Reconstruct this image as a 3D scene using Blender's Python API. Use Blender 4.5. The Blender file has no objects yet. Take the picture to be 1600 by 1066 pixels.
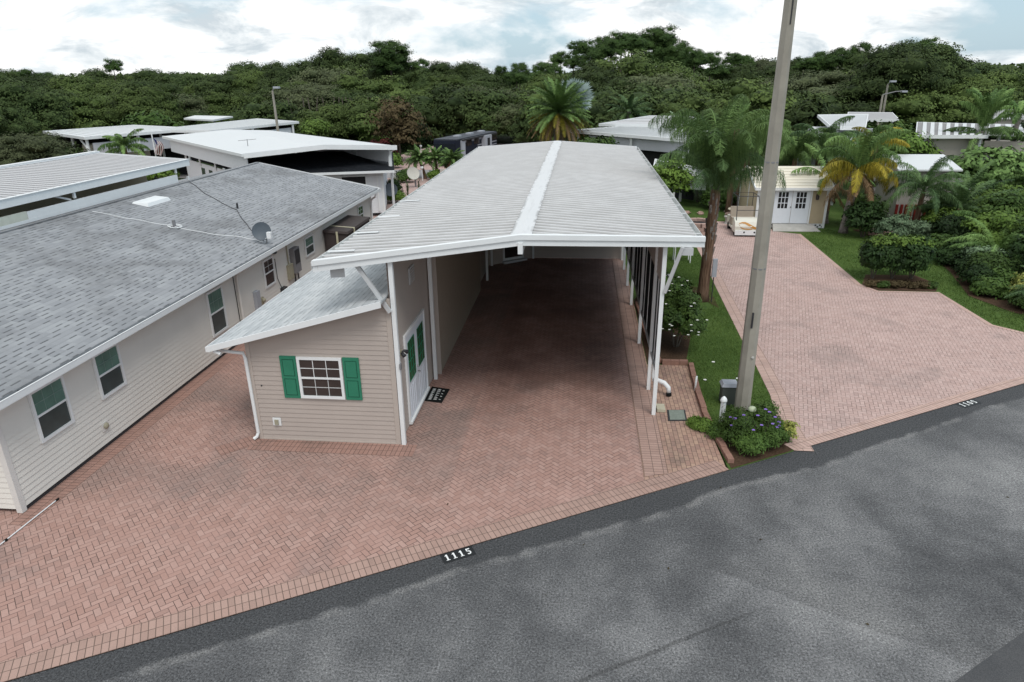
import bpy, math, random
import numpy as np
from mathutils import Vector, Matrix
R_ = math.radians
scene = bpy.context.scene
COL = scene.collection
# ------------------------------------------------------------------ camera
cd = bpy.data.cameras.new('camera'); cam = bpy.data.objects.new('camera', cd); COL.objects.link(cam)
cd.sensor_width = 36.0; cd.lens = 24.0075; cd.clip_start = 0.1; cd.clip_end = 5000
cam.matrix_world = Matrix(((0.9951245, -0.0252977, 0.0953268, 0.0), (0.0979922, 0.3630454, -0.9266043, 0.0),
                           (-0.0111670, 0.9314280, 0.3637544, 7.7), (0, 0, 0, 1)))
scene.camera = cam
# ------------------------------------------------------------------ world, sun, exposure
SUN_EL, SUN_AZ = 58.0, 150.0        # azimuth clockwise from +Y
scene.view_settings.view_transform = 'Standard'; scene.view_settings.look = 'None'
scene.view_settings.exposure = 0.38; scene.view_settings.gamma = 1.0
world = bpy.data.worlds.new('World'); scene.world = world; world.use_nodes = True
def sky_world():
    nt = world.node_tree; nt.nodes.clear()
    out = nt.nodes.new('ShaderNodeOutputWorld'); bg = nt.nodes.new('ShaderNodeBackground')
    bg.inputs[1].default_value = 0.1; nt.links.new(bg.outputs[0], out.inputs[0])
    sk = nt.nodes.new('ShaderNodeTexSky'); sk.sky_type = 'NISHITA'; sk.sun_disc = False
    sk.sun_elevation = R_(SUN_EL); sk.sun_rotation = R_(SUN_AZ); sk.air_density = 1.0; sk.dust_density = 1.5
    tc = nt.nodes.new('ShaderNodeTexCoord'); sep = nt.nodes.new('ShaderNodeSeparateXYZ'); nt.links.new(tc.outputs['Generated'], sep.inputs[0])
    def m(op, a, b=0.0, c=None):
        n = nt.nodes.new('ShaderNodeMath'); n.operation = op
        for i, q in enumerate((a, b) if c is None else (a, b, c)):
            if isinstance(q, (int, float)): n.inputs[i].default_value = q
            else: nt.links.new(q, n.inputs[i])
        return n.outputs[0]
    zc = m('MAXIMUM', sep.outputs[2], 0.0); den = m('ADD', zc, 0.34)
    cmb = nt.nodes.new('ShaderNodeCombineXYZ')
    nt.links.new(m('DIVIDE', sep.outputs[0], den), cmb.inputs[0]); nt.links.new(m('DIVIDE', sep.outputs[1], den), cmb.inputs[1])
    def noise(scale, det, off, rough=0.55, dist=0.0):
        mp = nt.nodes.new('ShaderNodeMapping'); mp.inputs['Location'].default_value = off
        nt.links.new(cmb.outputs[0], mp.inputs[0])
        n = nt.nodes.new('ShaderNodeTexNoise'); n.inputs['Scale'].default_value = scale; n.inputs['Detail'].default_value = det
        n.inputs['Roughness'].default_value = rough; n.inputs['Distortion'].default_value = dist
        nt.links.new(mp.outputs[0], n.inputs[0]); return n.outputs[0]
    def ramp(fac, stops):
        r = nt.nodes.new('ShaderNodeValToRGB'); nt.links.new(fac, r.inputs[0])
        el = r.color_ramp.elements
        while len(el) < len(stops): el.new(0.5)
        for e, (p, c) in zip(el, stops): e.position = p; e.color = (c[0], c[1], c[2], 1)
        return r.outputs[0]
    big = noise(1.5, 10, (3.1, 1.7, 0), 0.55, 0.3)
    # fewer clouds to the far right, as in the photograph
    thin = m('MULTIPLY', m('SUBTRACT', sep.outputs[0], 0.40), 0.55)
    cov = m('SUBTRACT', big, m('MAXIMUM', thin, 0.0))
    mask = ramp(cov, [(0.37, (0, 0, 0)), (0.48, (1, 1, 1))])
    shade = noise(3.0, 11, (7.3, 2.2, 1.0), 0.62, 0.5)
    ccol = ramp(shade, [(0.37, (5.0, 5.6, 6.0)), (0.455, (6.9, 7.3, 7.5)), (0.53, (8.8, 8.8, 8.8))])
    # clear air seen low over the horizon: the physical sky, lifted by thin high cloud
    mixs = nt.nodes.new('ShaderNodeMixRGB'); mixs.inputs[0].default_value = 0.72
    nt.links.new(sk.outputs[0], mixs.inputs[1]); mixs.inputs[2].default_value = (4.2, 5.7, 6.7, 1)
    mx = nt.nodes.new('ShaderNodeMixRGB'); nt.links.new(mask, mx.inputs[0]); nt.links.new(mixs.outputs[0], mx.inputs[1]); nt.links.new(ccol, mx.inputs[2])
    nt.links.new(mx.outputs[0], bg.inputs[0])
sky_world()
sd = bpy.data.lights.new('sun', 'SUN'); sd.energy = 1.35; sd.angle = R_(24); sd.color = (1.0, 0.965, 0.91)
sun = bpy.data.objects.new('sun', sd); COL.objects.link(sun)
sdir = Vector((math.sin(R_(SUN_AZ)) * math.cos(R_(SUN_EL)), math.cos(R_(SUN_AZ)) * math.cos(R_(SUN_EL)), math.sin(R_(SUN_EL))))
sun.rotation_euler = sdir.to_track_quat('Z', 'Y').to_euler(); sun.location = (0, 0, 60)

# ------------------------------------------------------------------ naming and tagging
def tag(o, label=None, cat=None, group=None, kind=None):
    if label: o['label'] = label
    if cat: o['category'] = cat
    if group: o['group'] = group
    if kind: o['kind'] = kind
    return o
def thing(name, loc, label, cat, group=None):
    o = bpy.data.objects.new(name, None); COL.objects.link(o); o.location = loc; o.empty_display_size = 0.2
    return tag(o, label, cat, group)
def wloc(o):
    v = Vector((0, 0, 0))
    while o is not None: v = v + Vector(o.location); o = o.parent
    return v
def copy_tree(o, parent=None):
    c = o.copy(); COL.objects.link(c); c.parent = parent
    for ch in list(o.children): copy_tree(ch, c)
    return c

# ------------------------------------------------------------------ mesh builder
class MB:
    def __init__(s): s.v = []; s.f = []; s.uv = []; s.has = False
    def poly(s, pts, uv=None):
        n = len(s.v); s.v += [tuple(p) for p in pts]; s.f.append(tuple(range(n, n + len(pts))))
        s.uv.append(uv or [(0, 0)] * len(pts)); s.has = s.has or uv is not None; return s
    def hexa(s, b, t):      # bottom 4 points, top 4 points (same order, counter-clockwise seen from above)
        s.poly(b[::-1]); s.poly(t)
        for i in range(4): j = (i + 1) % 4; s.poly([b[i], b[j], t[j], t[i]])
        return s
    def box(s, x0, y0, z0, x1, y1, z1):
        x0, x1 = sorted((x0, x1)); y0, y1 = sorted((y0, y1)); z0, z1 = sorted((z0, z1))
        q = [(x0, y0), (x1, y0), (x1, y1), (x0, y1)]
        return s.hexa([(a, b, z0) for a, b in q], [(a, b, z1) for a, b in q])
    def prism(s, poly, z0, z1):
        a = sum(poly[i][0] * poly[(i + 1) % len(poly)][1] - poly[(i + 1) % len(poly)][0] * poly[i][1] for i in range(len(poly)))
        if a < 0: poly = poly[::-1]
        s.poly([(x, y, z1) for x, y in poly]); s.poly([(x, y, z0) for x, y in poly[::-1]])
        for i in range(len(poly)):
            a_, b_ = poly[i], poly[(i + 1) % len(poly)]
            s.poly([(a_[0], a_[1], z0), (b_[0], b_[1], z0), (b_[0], b_[1], z1), (a_[0], a_[1], z1)])
        return s
    def slab(s, a, b, c, d, t):      # four top corners counter-clockwise from above
        dn = lambda p: (p[0], p[1], p[2] - t)
        return s.hexa([dn(a), dn(b), dn(c), dn(d)], [a, b, c, d])
    def beam(s, p, q, w, h, up=(0, 0, 1)):
        p = Vector(p); q = Vector(q); d = (q - p).normalized(); u = Vector(up)
        if abs(d.dot(u)) > 0.98: u = Vector((0, 1, 0))
        r = d.cross(u).normalized(); u = r.cross(d)
        A = [p - r * w / 2 - u * h / 2, p + r * w / 2 - u * h / 2, p + r * w / 2 + u * h / 2, p - r * w / 2 + u * h / 2]
        B = [a + (q - p) for a in A]
        s.poly(A); s.poly(B[::-1])
        for i in range(4): j = (i + 1) % 4; s.poly([A[j], A[i], B[i], B[j]])
        return s
    def tube(s, pts, r, n=10, cap=True):
        pts = [Vector(p) for p in pts]; rs = r if isinstance(r, (list, tuple)) else [r] * len(pts)
        rings = []; ref = Vector((0, 0, 1))
        for i, p in enumerate(pts):
            d = (pts[min(i + 1, len(pts) - 1)] - pts[max(i - 1, 0)]).normalized()
            rf = ref if abs(d.dot(ref)) < 0.95 else Vector((1, 0, 0))
            a = d.cross(rf).normalized(); b = d.cross(a)
            if rings:   # keep the ring aligned with the one before
                pa = s_prev; a = (pa - d * pa.dot(d)).normalized(); b = d.cross(a)
            s_prev = a
            base = len(s.v)
            for k in range(n):
                t = 2 * math.pi * k / n; s.v.append(tuple(p + (a * math.cos(t) + b * math.sin(t)) * rs[i]))
            rings.append(base)
        for i in range(len(rings) - 1):
            for k in range(n):
                k2 = (k + 1) % n; s.f.append((rings[i] + k, rings[i] + k2, rings[i + 1] + k2, rings[i + 1] + k)); s.uv.append([(0, 0)] * 4)
        if cap:
            s.f.append(tuple(rings[0] + k for k in range(n))[::-1]); s.uv.append([(0, 0)] * n)
            s.f.append(tuple(rings[-1] + k for k in range(n))); s.uv.append([(0, 0)] * n)
        return s
    def lathe(s, prof, c=(0, 0, 0), n=20):
        base = len(s.v)
        for r, z in prof:
            for k in range(n):
                t = 2 * math.pi * k / n; s.v.append((c[0] + r * math.cos(t), c[1] + r * math.sin(t), c[2] + z))
        for i in range(len(prof) - 1):
            for k in range(n):
                k2 = (k + 1) % n; a = base + i * n; b = a + n
                s.f.append((a + k, a + k2, b + k2, b + k)); s.uv.append([(0, 0)] * 4)
        return s
    def ball(s, c, r, n=10, m=7, jit=0.0, rng=None):
        rr = r if isinstance(r, (list, tuple)) else (r, r, r); base = len(s.v)
        for i in range(m + 1):
            ph = math.pi * i / m
            for k in range(n):
                t = 2 * math.pi * k / n; q = 1 + (rng.uniform(-jit, jit) if rng and 0 < i < m else 0)
                s.v.append((c[0] + rr[0] * q * math.sin(ph) * math.cos(t), c[1] + rr[1] * q * math.sin(ph) * math.sin(t), c[2] + rr[2] * q * math.cos(ph)))
        for i in range(m):
            for k in range(n):
                k2 = (k + 1) % n; a = base + i * n; b = a + n
                s.f.append((a + k, b + k, b + k2, a + k2)); s.uv.append([(0, 0)] * 4)
        return s
    # box in a wall's own frame: o origin, sv along wall, dv outward
    def wbox(s, o, sv, dv, s0, s1, z0, z1, d0, d1):
        P = lambda a, z, d: (o[0] + sv[0] * a + dv[0] * d, o[1] + sv[1] * a + dv[1] * d, o[2] + z)
        b = [P(s0, z0, d0), P(s1, z0, d0), P(s1, z0, d1), P(s0, z0, d1)]; t = [P(s0, z1, d0), P(s1, z1, d0), P(s1, z1, d1), P(s0, z1, d1)]
        cr = (b[1][0] - b[0][0]) * (b[2][1] - b[1][1]) - (b[1][1] - b[0][1]) * (b[2][0] - b[1][0])
        if cr < 0: b = b[::-1]; t = t[::-1]
        return s.hexa(b, t)
    def build(s, name, mat, parent=None, smooth=False, origin=None, bevel=0.0):
        me = bpy.data.meshes.new(name); v = np.array(s.v, dtype=float)
        if parent is not None: o0 = wloc(parent)
        elif origin is not None: o0 = Vector(origin)
        else:
            lo = v.min(0); hi = v.max(0); o0 = Vector(((lo[0] + hi[0]) / 2, (lo[1] + hi[1]) / 2, lo[2]))
        v = v - np.array(o0)
        me.from_pydata(v.tolist(), [], s.f)
        if s.has:
            uvl = me.uv_layers.new(name='UVMap'); flat = [c for f in s.uv for c in f]
            uvl.data.foreach_set('uv', np.array(flat, dtype=np.float32).ravel())
        me.materials.append(mat)
        if smooth: me.polygons.foreach_set('use_smooth', [True] * len(me.polygons))
        me.update()
        ob = bpy.data.objects.new(name, me); COL.objects.link(ob)
        if parent is not None: ob.parent = parent
        else: ob.location = o0
        if bevel:
            b = ob.modifiers.new('bevel', 'BEVEL'); b.width = bevel; b.segments = 2; b.limit_method = 'ANGLE'
        return ob
def struct(name, mb, mat, **k):
    return tag(mb.build(name, mat, origin=k.pop('origin', (0, 0, 0)), **k), kind='structure')

# ------------------------------------------------------------------ material language
class X:
    """scalar node expression"""
    def __init__(s, nt, o): s.nt = nt; s.o = o
    def _m(s, op, *a):
        n = s.nt.nodes.new('ShaderNodeMath'); n.operation = op
        for i, q in enumerate(a):
            if isinstance(q, X): s.nt.links.new(q.o, n.inputs[i])
            else: n.inputs[i].default_value = float(q)
        return X(s.nt, n.outputs[0])
    def __add__(s, b): return s._m('ADD', s, b)
    __radd__ = __add__
    def __sub__(s, b): return s._m('SUBTRACT', s, b)
    def __rsub__(s, b): return s._m('SUBTRACT', b, s)
    def __mul__(s, b): return s._m('MULTIPLY', s, b)
    __rmul__ = __mul__
    def __truediv__(s, b): return s._m('DIVIDE', s, b)
    def floor(s): return s._m('FLOOR', s)
    def abs(s): return s._m('ABSOLUTE', s)
    def mod(s, b): return s._m('FLOORED_MODULO', s, b)
    def min(s, b): return s._m('MINIMUM', s, b)
    def max(s, b): return s._m('MAXIMUM', s, b)
    def eq(s, b): return s._m('COMPARE', s, b, 0.5 - 1e-3)
    def lt(s, b): return s._m('LESS_THAN', s, b)
    def gt(s, b): return s._m('GREATER_THAN', s, b)
    def sin(s): return s._m('SINE', s)
    def step(s, a, b):
        n = s.nt.nodes.new('ShaderNodeMapRange'); n.interpolation_type = 'SMOOTHSTEP'
        s.nt.links.new(s.o, n.inputs[0]); n.inputs[1].default_value = a; n.inputs[2].default_value = b
        return X(s.nt, n.outputs[0])
class Mat:
    def __init__(s, name, rough=0.6, spec=0.3, metal=0.0):
        s.m = bpy.data.materials.new(name); s.m.use_nodes = True; s.nt = s.m.node_tree
        s.b = s.nt.nodes['Principled BSDF']; s.b.inputs['Roughness'].default_value = rough
        s.b.inputs['Specular IOR Level'].default_value = spec; s.b.inputs['Metallic'].default_value = metal
    def pos(s):
        g = s.nt.nodes.new('ShaderNodeNewGeometry'); sp = s.nt.nodes.new('ShaderNodeSeparateXYZ'); s.nt.links.new(g.outputs['Position'], sp.inputs[0])
        s.P = g.outputs['Position']; return [X(s.nt, sp.outputs[i]) for i in range(3)]
    def obj(s):
        g = s.nt.nodes.new('ShaderNodeTexCoord'); s.P = g.outputs['Object']
        sp = s.nt.nodes.new('ShaderNodeSeparateXYZ'); s.nt.links.new(s.P, sp.inputs[0]); return [X(s.nt, sp.outputs[i]) for i in range(3)]
    def uv(s):
        g = s.nt.nodes.new('ShaderNodeUVMap'); sp = s.nt.nodes.new('ShaderNodeSeparateXYZ'); s.nt.links.new(g.outputs[0], sp.inputs[0])
        return [X(s.nt, sp.outputs[i]) for i in range(2)]
    def vec(s, a, b, c=0.0):
        n = s.nt.nodes.new('ShaderNodeCombineXYZ')
        for i, q in enumerate((a, b, c)):
            if isinstance(q, X): s.nt.links.new(q.o, n.inputs[i])
            else: n.inputs[i].default_value = q
        return n.outputs[0]
    def vecx(s, e): return e
    def noise(s, scale, det=4, rough=0.55, vec=None, sc3=None, dist=0.0):
        n = s.nt.nodes.new('ShaderNodeTexNoise'); n.inputs['Scale'].default_value = scale; n.inputs['Detail'].default_value = det
        n.inputs['Roughness'].default_value = rough; n.inputs['Distortion'].default_value = dist
        v = vec if vec is not None else s.P
        if sc3:
            mp = s.nt.nodes.new('ShaderNodeMapping'); mp.inputs['Scale'].default_value = sc3; s.nt.links.new(v, mp.inputs[0]); v = mp.outputs[0]
        s.nt.links.new(v, n.inputs[0]); return X(s.nt, n.outputs[0])
    def white(s, vec):
        n = s.nt.nodes.new('ShaderNodeTexWhiteNoise'); n.noise_dimensions = '3D'; s.nt.links.new(vec, n.inputs[0]); return X(s.nt, n.outputs[0])
    def attr(s, name):
        n = s.nt.nodes.new('ShaderNodeAttribute'); n.attribute_name = name; return X(s.nt, n.outputs['Fac'])
    def objrand(s):
        n = s.nt.nodes.new('ShaderNodeObjectInfo'); return X(s.nt, n.outputs['Random'])
    def ramp(s, fac, stops):
        r = s.nt.nodes.new('ShaderNodeValToRGB'); s.nt.links.new(fac.o, r.inputs[0]); el = r.color_ramp.elements
        while len(el) < len(stops): el.new(0.5)
        for e, (p, c) in zip(el, stops): e.position = p; e.color = (c[0], c[1], c[2], 1)
        return r.outputs[0]
    def mix(s, fac, a, b, mode='MIX'):
        n = s.nt.nodes.new('ShaderNodeMixRGB'); n.blend_type = mode
        for i, q in enumerate((fac, a, b)):
            if isinstance(q, X): s.nt.links.new(q.o, n.inputs[i])
            elif isinstance(q, (int, float)): n.inputs[i].default_value = q
            elif isinstance(q, tuple): n.inputs[i].default_value = (q[0], q[1], q[2], 1)
            else: s.nt.links.new(q, n.inputs[i])
        return n.outputs[0]
    def mul(s, col, fac):     # colour times scalar
        return s.mix(1.0, col, s.vec(fac, fac, fac) if isinstance(fac, X) else (fac, fac, fac), 'MULTIPLY')
    def color(s, c):
        if isinstance(c, tuple): s.b.inputs['Base Color'].default_value = (c[0], c[1], c[2], 1)
        else: s.nt.links.new(c, s.b.inputs['Base Color'])
        return s
    def bump(s, h, strength=0.5, dist=0.01):
        n = s.nt.nodes.new('ShaderNodeBump'); n.inputs['Strength'].default_value = strength; n.inputs['Distance'].default_value = dist
        s.nt.links.new(h.o, n.inputs['Height']); s.nt.links.new(n.outputs[0], s.b.inputs['Normal']); return s
    def rough(s, x): s.nt.links.new(x.o, s.b.inputs['Roughness']); return s

def plain(name, c, rough=0.5, spec=0.3, metal=0.0, var=0.12, scale=6.0, bump=0.0):
    """painted / moulded surface with slight dirt and unevenness"""
    m = Mat(name, rough, spec, metal); m.obj(); n = m.noise(scale, 5, 0.6)
    m.color(m.mul(m.mix(0.0, c, c), (n - 0.5) * (var * 2.5) + 1.0))
    if bump: m.bump(m.noise(scale * 6, 3), bump, 0.004)
    return m.m

def herring(name, angle, ca, cb, cc, stain=(0.10, 0.085, 0.08), stain_amt=0.6, seed=0.0, left=False):
    m = Mat(name, 0.85, 0.2); x, y, z = m.pos(); w = 0.1016
    c, s_ = math.cos(angle), math.sin(angle)
    u = (x * c + y * s_) / w; v = (y * c - x * s_) / w
    i = u.floor(); j = v.floor(); k = (i - j).mod(4.0); fu = u - i; fv = v - j
    is0, is1, is2, is3 = k.eq(0), k.eq(1), k.eq(2), k.eq(3)
    d = (fu + is1 * 10).min(1.0 - fu + is0 * 10).min((fv + is2 * 10).min(1.0 - fv + is3 * 10))
    rnd = m.white(m.vec(i - is1, j + is3, is2 + is3)); rnd2 = m.white(m.vec(i - is1 + 31.7, j + is3, is2 + is3 + 9.0))
    base = m.ramp(rnd, [(0.0, ca), (0.45, cb), (0.85, cc), (1.0, tuple(q * 0.82 for q in cb))])
    big = m.noise(0.42, 6, 0.6, dist=0.6); mid = m.noise(2.1, 5, 0.6)
    base = m.mix((big.step(0.50, 0.68) * 0.75 + mid.step(0.52, 0.75) * 0.35) * stain_amt * (rnd2 * 0.5 + 0.65), base, stain)
    if left:      # unwashed bricks in front of the shed, with the ragged brick-wide edge of the washed part
        e1 = ((m.vecx(i * 0.0716 - j * 0.0716)) + 2.5).step(-0.02, 0.02); wash = (1.0 - e1) * big.step(0.36, 0.56) * y.step(9.8, 11.6); bay_dark = (x + 2.9).step(0.0, 0.9) * (1.6 - x).step(0.0, 0.8) * y.step(13.6, 15.8) * (m.noise(0.55, 5, 0.6).step(0.34, 0.60) * 0.42 + 0.12); base = m.mix(bay_dark, base, (0.135, 0.072, 0.058)); base = m.mix(wash * 0.40, base, (0.20, 0.165, 0.15))  # also mottled darker red-brown over the middle of the carport bay
    pale = m.noise(0.9, 4, 0.6, vec=m.vec(x + 13.0 + seed, y, 0.0)).step(0.56, 0.74) * 0.22
    base = m.mix(pale, base, tuple(min(1.0, q * 1.35) for q in cc))
    base = m.mul(base, m.noise(55.0, 3) * 0.35 + 0.83)
    joint = 1.0 - d.step(0.025, 0.068)
    jn = m.noise(1.3, 4)
    base = m.mix(joint * (jn.step(0.38, 0.62) * 0.40 + 0.52), base, (0.035, 0.03, 0.026))
    m.color(base); m.bump(d.step(0.0, 0.09) + m.noise(60.0, 3) * 0.15, 0.5, 0.006)
    return m.m
def courses(name, ca, cb, cc, lw=0.1016, lh=0.2, offset=0.0, stain_amt=0.5):
    """bricks laid in straight rows: u along the row (m), v across (m)"""
    m = Mat(name, 0.85, 0.2); u, v = m.uv(); x, y, z = m.pos(); v = v / lh; j = v.floor(); u = u / lw + (j.mod(2.0)) * offset
    i = u.floor(); fu = u - i; fv = v - j
    du = fu.min(1.0 - fu) * lw; dv = fv.min(1.0 - fv) * lh; d = du.min(dv) / 0.1
    rnd = m.white(m.vec(i, j, 3.3))
    base = m.ramp(rnd, [(0.0, ca), (0.5, cb), (1.0, cc)])
    base = m.mix(m.noise(1.1, 5, 0.6).step(0.5, 0.72) * stain_amt, base, (0.10, 0.085, 0.075))
    base = m.mul(base, m.noise(55.0, 3) * 0.35 + 0.83)
    base = m.mix((1.0 - d.step(0.03, 0.085)) * 0.7, base, (0.035, 0.032, 0.024))
    m.color(base); m.bump(d.step(0.0, 0.09), 0.5, 0.006); return m.m
def asphalt():
    m = Mat('asphalt', 0.9, 0.25); x, y, z = m.pos()
    dist = (y - 10.75 - x * 0.577) / 1.1545; along = (x + y * 0.577) / 1.1545
    n1 = m.noise(0.36, 6, 0.62, dist=0.2); n2 = m.noise(1.5, 6, 0.65); fine = m.noise(30.0, 3, 0.85); fine2 = m.noise(120.0, 2, 0.7)
    base = m.ramp(n1 * 0.76 + n2 * 0.24 + ((along * 0.87 + dist * 0.5) - 4.4).step(-5.0, 6.0) * 0.06 - 0.03, [(0.36, (0.074, 0.075, 0.078)), (0.46, (0.112, 0.113, 0.116)), (0.55, (0.172, 0.172, 0.174)), (0.64, (0.228, 0.227, 0.226))])
    joint = (along + dist * 0.62 - 5.35 + (m.noise(0.9, 3) - 0.5) * 0.25); base = m.mul(base, 1.0 - joint.step(-0.03, 0.03) * (1.0 - joint.step(0.5, 2.2)) * (0.0 - dist).step(1.8, 2.6) * 0.22)
    edge = m.noise(2.6, 4, 0.6) * 0.30 + m.noise(0.25, 2) * 0.7
    seal = (dist + 0.05 + edge).step(-0.06, 0.06)
    base = m.mix(seal * 0.88, base, (0.046, 0.048, 0.051))
    halo = (dist + 1.6 + edge).step(-1.0, 1.2) * 0.38
    base = m.mix(halo, base, (0.072, 0.073, 0.076))
    fr_ = (dist + 0.12 + edge).abs(); base = m.mix((1.0 - fr_.step(0.02, 0.12)) * n2.step(0.42, 0.6) * 0.45 * (0.0 - dist).step(0.1, 0.2), base, (0.22, 0.215, 0.21))
    # one dark tar line wandering along the lane, and the joint that crosses it
    tar = (dist + 3.31 + (m.noise(1.2, 3) - 0.5) * 0.12).abs(); lim = along.step(3.5, 3.7) * (1.0 - along.step(6.2, 6.9))
    base = m.mix((1.0 - tar.step(0.012, 0.05)) * lim * 0.55, base, (0.05, 0.05, 0.05))
    base = m.mul(base, ((fine - 0.5) * 4.2 + (fine2 - 0.5) * 1.8 + 1.0 + fine.step(0.60, 0.70) * 0.6).max(0.12))
    m.color(base); m.bump(fine + fine2 * 0.5, 0.8, 0.008); return m.m
def grassmat(name, ca, cb, cc):
    m = Mat(name, 0.9, 0.1); x, y, z = m.pos()
    base = m.ramp(m.noise(0.8, 6, 0.65) * 0.6 + m.noise(14.0, 3) * 0.4, [(0.35, ca), (0.5, cb), (0.66, cc)])
    base = m.mul(base, m.noise(90.0, 3, 0.7) * 1.1 + 0.45)
    m.color(base); m.bump(m.noise(70.0, 4, 0.7), 0.8, 0.03); return m.m
def shingle(name, ca, cb, cc, stain=0.0, dash=0.58):
    m = Mat(name, 0.95, 0.1); u, v = m.uv(); m.pos(); rh = 0.145
    r = (v / rh).floor(); fr = v / rh - r
    off = m.white(m.vec(r, 3.1, 0.7)); t = u / 0.36 + off * 3.0; c = t.floor(); ft = t - c
    rnd = m.white(m.vec(c, r, 1.3)); r2 = m.white(m.vec(c + 51.0, r, 4.1)); rnd = rnd * 0.8 + 0.1
    base = m.ramp(rnd, [(0.0, ca), (0.5, cb), (1.0, cc)])
    tab = ft.gt(0.06) * ft.lt(0.38 + 0.38 * r2)
    sh = (1.0 - fr.step(0.12, 0.36)) * (tab * r2.gt(0.30) * dash + 0.13)  # shadow under the tabs painted as dark dashes in the colour
    base = m.mix(sh, base, (0.045, 0.048, 0.052))
    big = m.noise(0.35, 5, 0.6)
    if stain: base = m.mix(big.step(0.46, 0.66) * stain, base, (0.10, 0.10, 0.10))
    base = m.mul(base, m.noise(110.0, 2, 0.7) * 0.5 + 0.75)
    m.color(base); m.bump(fr * -0.6 + tab * 0.25, 0.5, 0.012); return m.m
def leafmat(name, ca, cb, rough=0.7, spec=0.12, trans=0.0):
    m = Mat(name, rough, spec); t = m.attr('tint'); r = m.objrand()
    base = m.ramp(t, [(0.0, ca), (1.0, cb)])
    base = m.mul(base, r * 0.50 + 0.75); m.color(base)
    return m.m
def barkmat(name, ca, cb, sc=(8, 8, 1.5)):
    m = Mat(name, 0.9, 0.1); m.obj(); n = m.noise(1.6, 6, 0.65, sc3=sc)
    m.color(m.ramp(n, [(0.3, ca), (0.7, cb)])); m.bump(n, 0.8, 0.03); return m.m
def metalroof(name, c, dirt, amt, sc3=(0.35, 6.0, 1.0), seam=False, cap=False):
    """white coil metal with mildew streaks running down the fall (along X)"""
    m = Mat(name, 0.55, 0.35); m.pos(); st = m.noise(1.5, 6, 0.7, sc3=sc3); big = m.noise(0.45, 4, 0.6); sp = m.noise(9.0, 4, 0.75)
    f = (st.step(0.50, 0.80) * (0.10 if seam else 0.45) + sp.step(0.62, 0.82) * 0.4 + big * (0.10 if seam else 0.25)) * amt
    if seam:
        f = f + m.pos()[1].step(17.0, 33.0) * 0.26
        y_ = m.pos()[1]; q = ((y_ - 12.7 + 0.15).mod(0.3) - 0.15); g = (1.0 - (q + 0.058).abs().step(0.018, 0.052)) * (m.noise(1.3, 5, 0.65).step(0.30, 0.62) * 0.22 + 0.50); f = f.max(g)  # dark line beside each rib: rib shadow painted in along with grime
    if cap:
        xx = (m.pos()[0] + 1.22).abs(); f = f.max(xx.step(0.13, 0.22) * m.noise(2.3, 5, 0.7).step(0.38, 0.6) * 0.75)
    m.color(m.mix(f, c, dirt)); return m.m
def glassmat(name, c, rough=0.08, spec=0.6):
    m = Mat(name, rough, spec); m.obj(); m.color(m.mul(m.mix(0.0, c, c), m.noise(2.5, 3) * 0.9 + 0.55)); return m.m

MT = {}
MT['white'] = plain('white_aluminium', (0.74, 0.76, 0.77), 0.45, 0.35, var=0.06, scale=3)
MT['white_dirty'] = plain('weathered_white_metal', (0.60, 0.61, 0.60), 0.55, 0.3, var=0.18, scale=4)
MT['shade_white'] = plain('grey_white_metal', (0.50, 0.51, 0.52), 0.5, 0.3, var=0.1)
MT['pan'] = metalroof('weathered_metal_roofing', (0.66, 0.665, 0.67), (0.20, 0.19, 0.185), 0.45, seam=True)
MT['cap'] = metalroof('stained_ridge_metal', (0.66, 0.67, 0.68), (0.20, 0.20, 0.195), 0.75, (4.0, 0.45, 1.0), cap=True)
MT['pan_white'] = metalroof('clean_white_roofing', (0.62, 0.64, 0.65), (0.40, 0.40, 0.40), 0.25)
MT['pan_grey'] = metalroof('grey_roofing', (0.50, 0.50, 0.51), (0.25, 0.24, 0.24), 0.4)
MT['groove'] = plain('dirty_roof_groove', (0.24, 0.235, 0.235), 0.7, 0.2, var=0.3)
MT['pan_cream'] = metalroof('cream_roofing', (0.72, 0.67, 0.56), (0.5, 0.46, 0.38), 0.3)
MT['siding_tan'] = plain('tan_vinyl_siding', (0.425, 0.372, 0.337), 0.6, 0.2, var=0.07, scale=1.5)
MT['siding_tan_trim'] = plain('tan_trim', (0.45, 0.395, 0.355), 0.6, 0.2, var=0.05)
MT['siding_cream'] = plain('cream_vinyl_siding', (0.71, 0.69, 0.645), 0.6, 0.2, var=0.07, scale=1.2)
MT['cream_trim'] = plain('cream_trim', (0.66, 0.645, 0.62), 0.6, 0.2, var=0.05)
MT['siding_khaki'] = plain('khaki_siding', (0.46, 0.38, 0.26), 0.6, 0.2, var=0.06)
MT['siding_white'] = plain('white_siding', (0.70, 0.72, 0.75), 0.6, 0.2, var=0.05)
MT['siding_grey'] = plain('light_grey_cladding', (0.48, 0.50, 0.54), 0.6, 0.2, var=0.06)
MT['siding_greige'] = plain('greige_cladding', (0.42, 0.39, 0.355), 0.6, 0.2, var=0.06)
MT['beige_panel'] = plain('beige_panel', (0.34, 0.29, 0.235), 0.7, 0.2, var=0.08)
MT['black'] = plain('black_screen', (0.012, 0.016, 0.018), 0.8, 0.15, var=0.3)
MT['dark'] = plain('dark_metal', (0.035, 0.036, 0.04), 0.5, 0.3, var=0.2)
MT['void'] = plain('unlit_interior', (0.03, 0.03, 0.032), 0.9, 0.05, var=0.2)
MT['green'] = plain('green_shutter_paint', (0.028, 0.19, 0.115), 0.5, 0.3, var=0.10, scale=5)
MT['green_dark'] = plain('green_groove_shade', (0.012, 0.085, 0.05), 0.6, 0.2)  # darker copy of the shutter green, painting the shade of the grooves
MT['door_white'] = plain('white_door_paint', (0.70, 0.74, 0.80), 0.4, 0.35, var=0.04)
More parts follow.
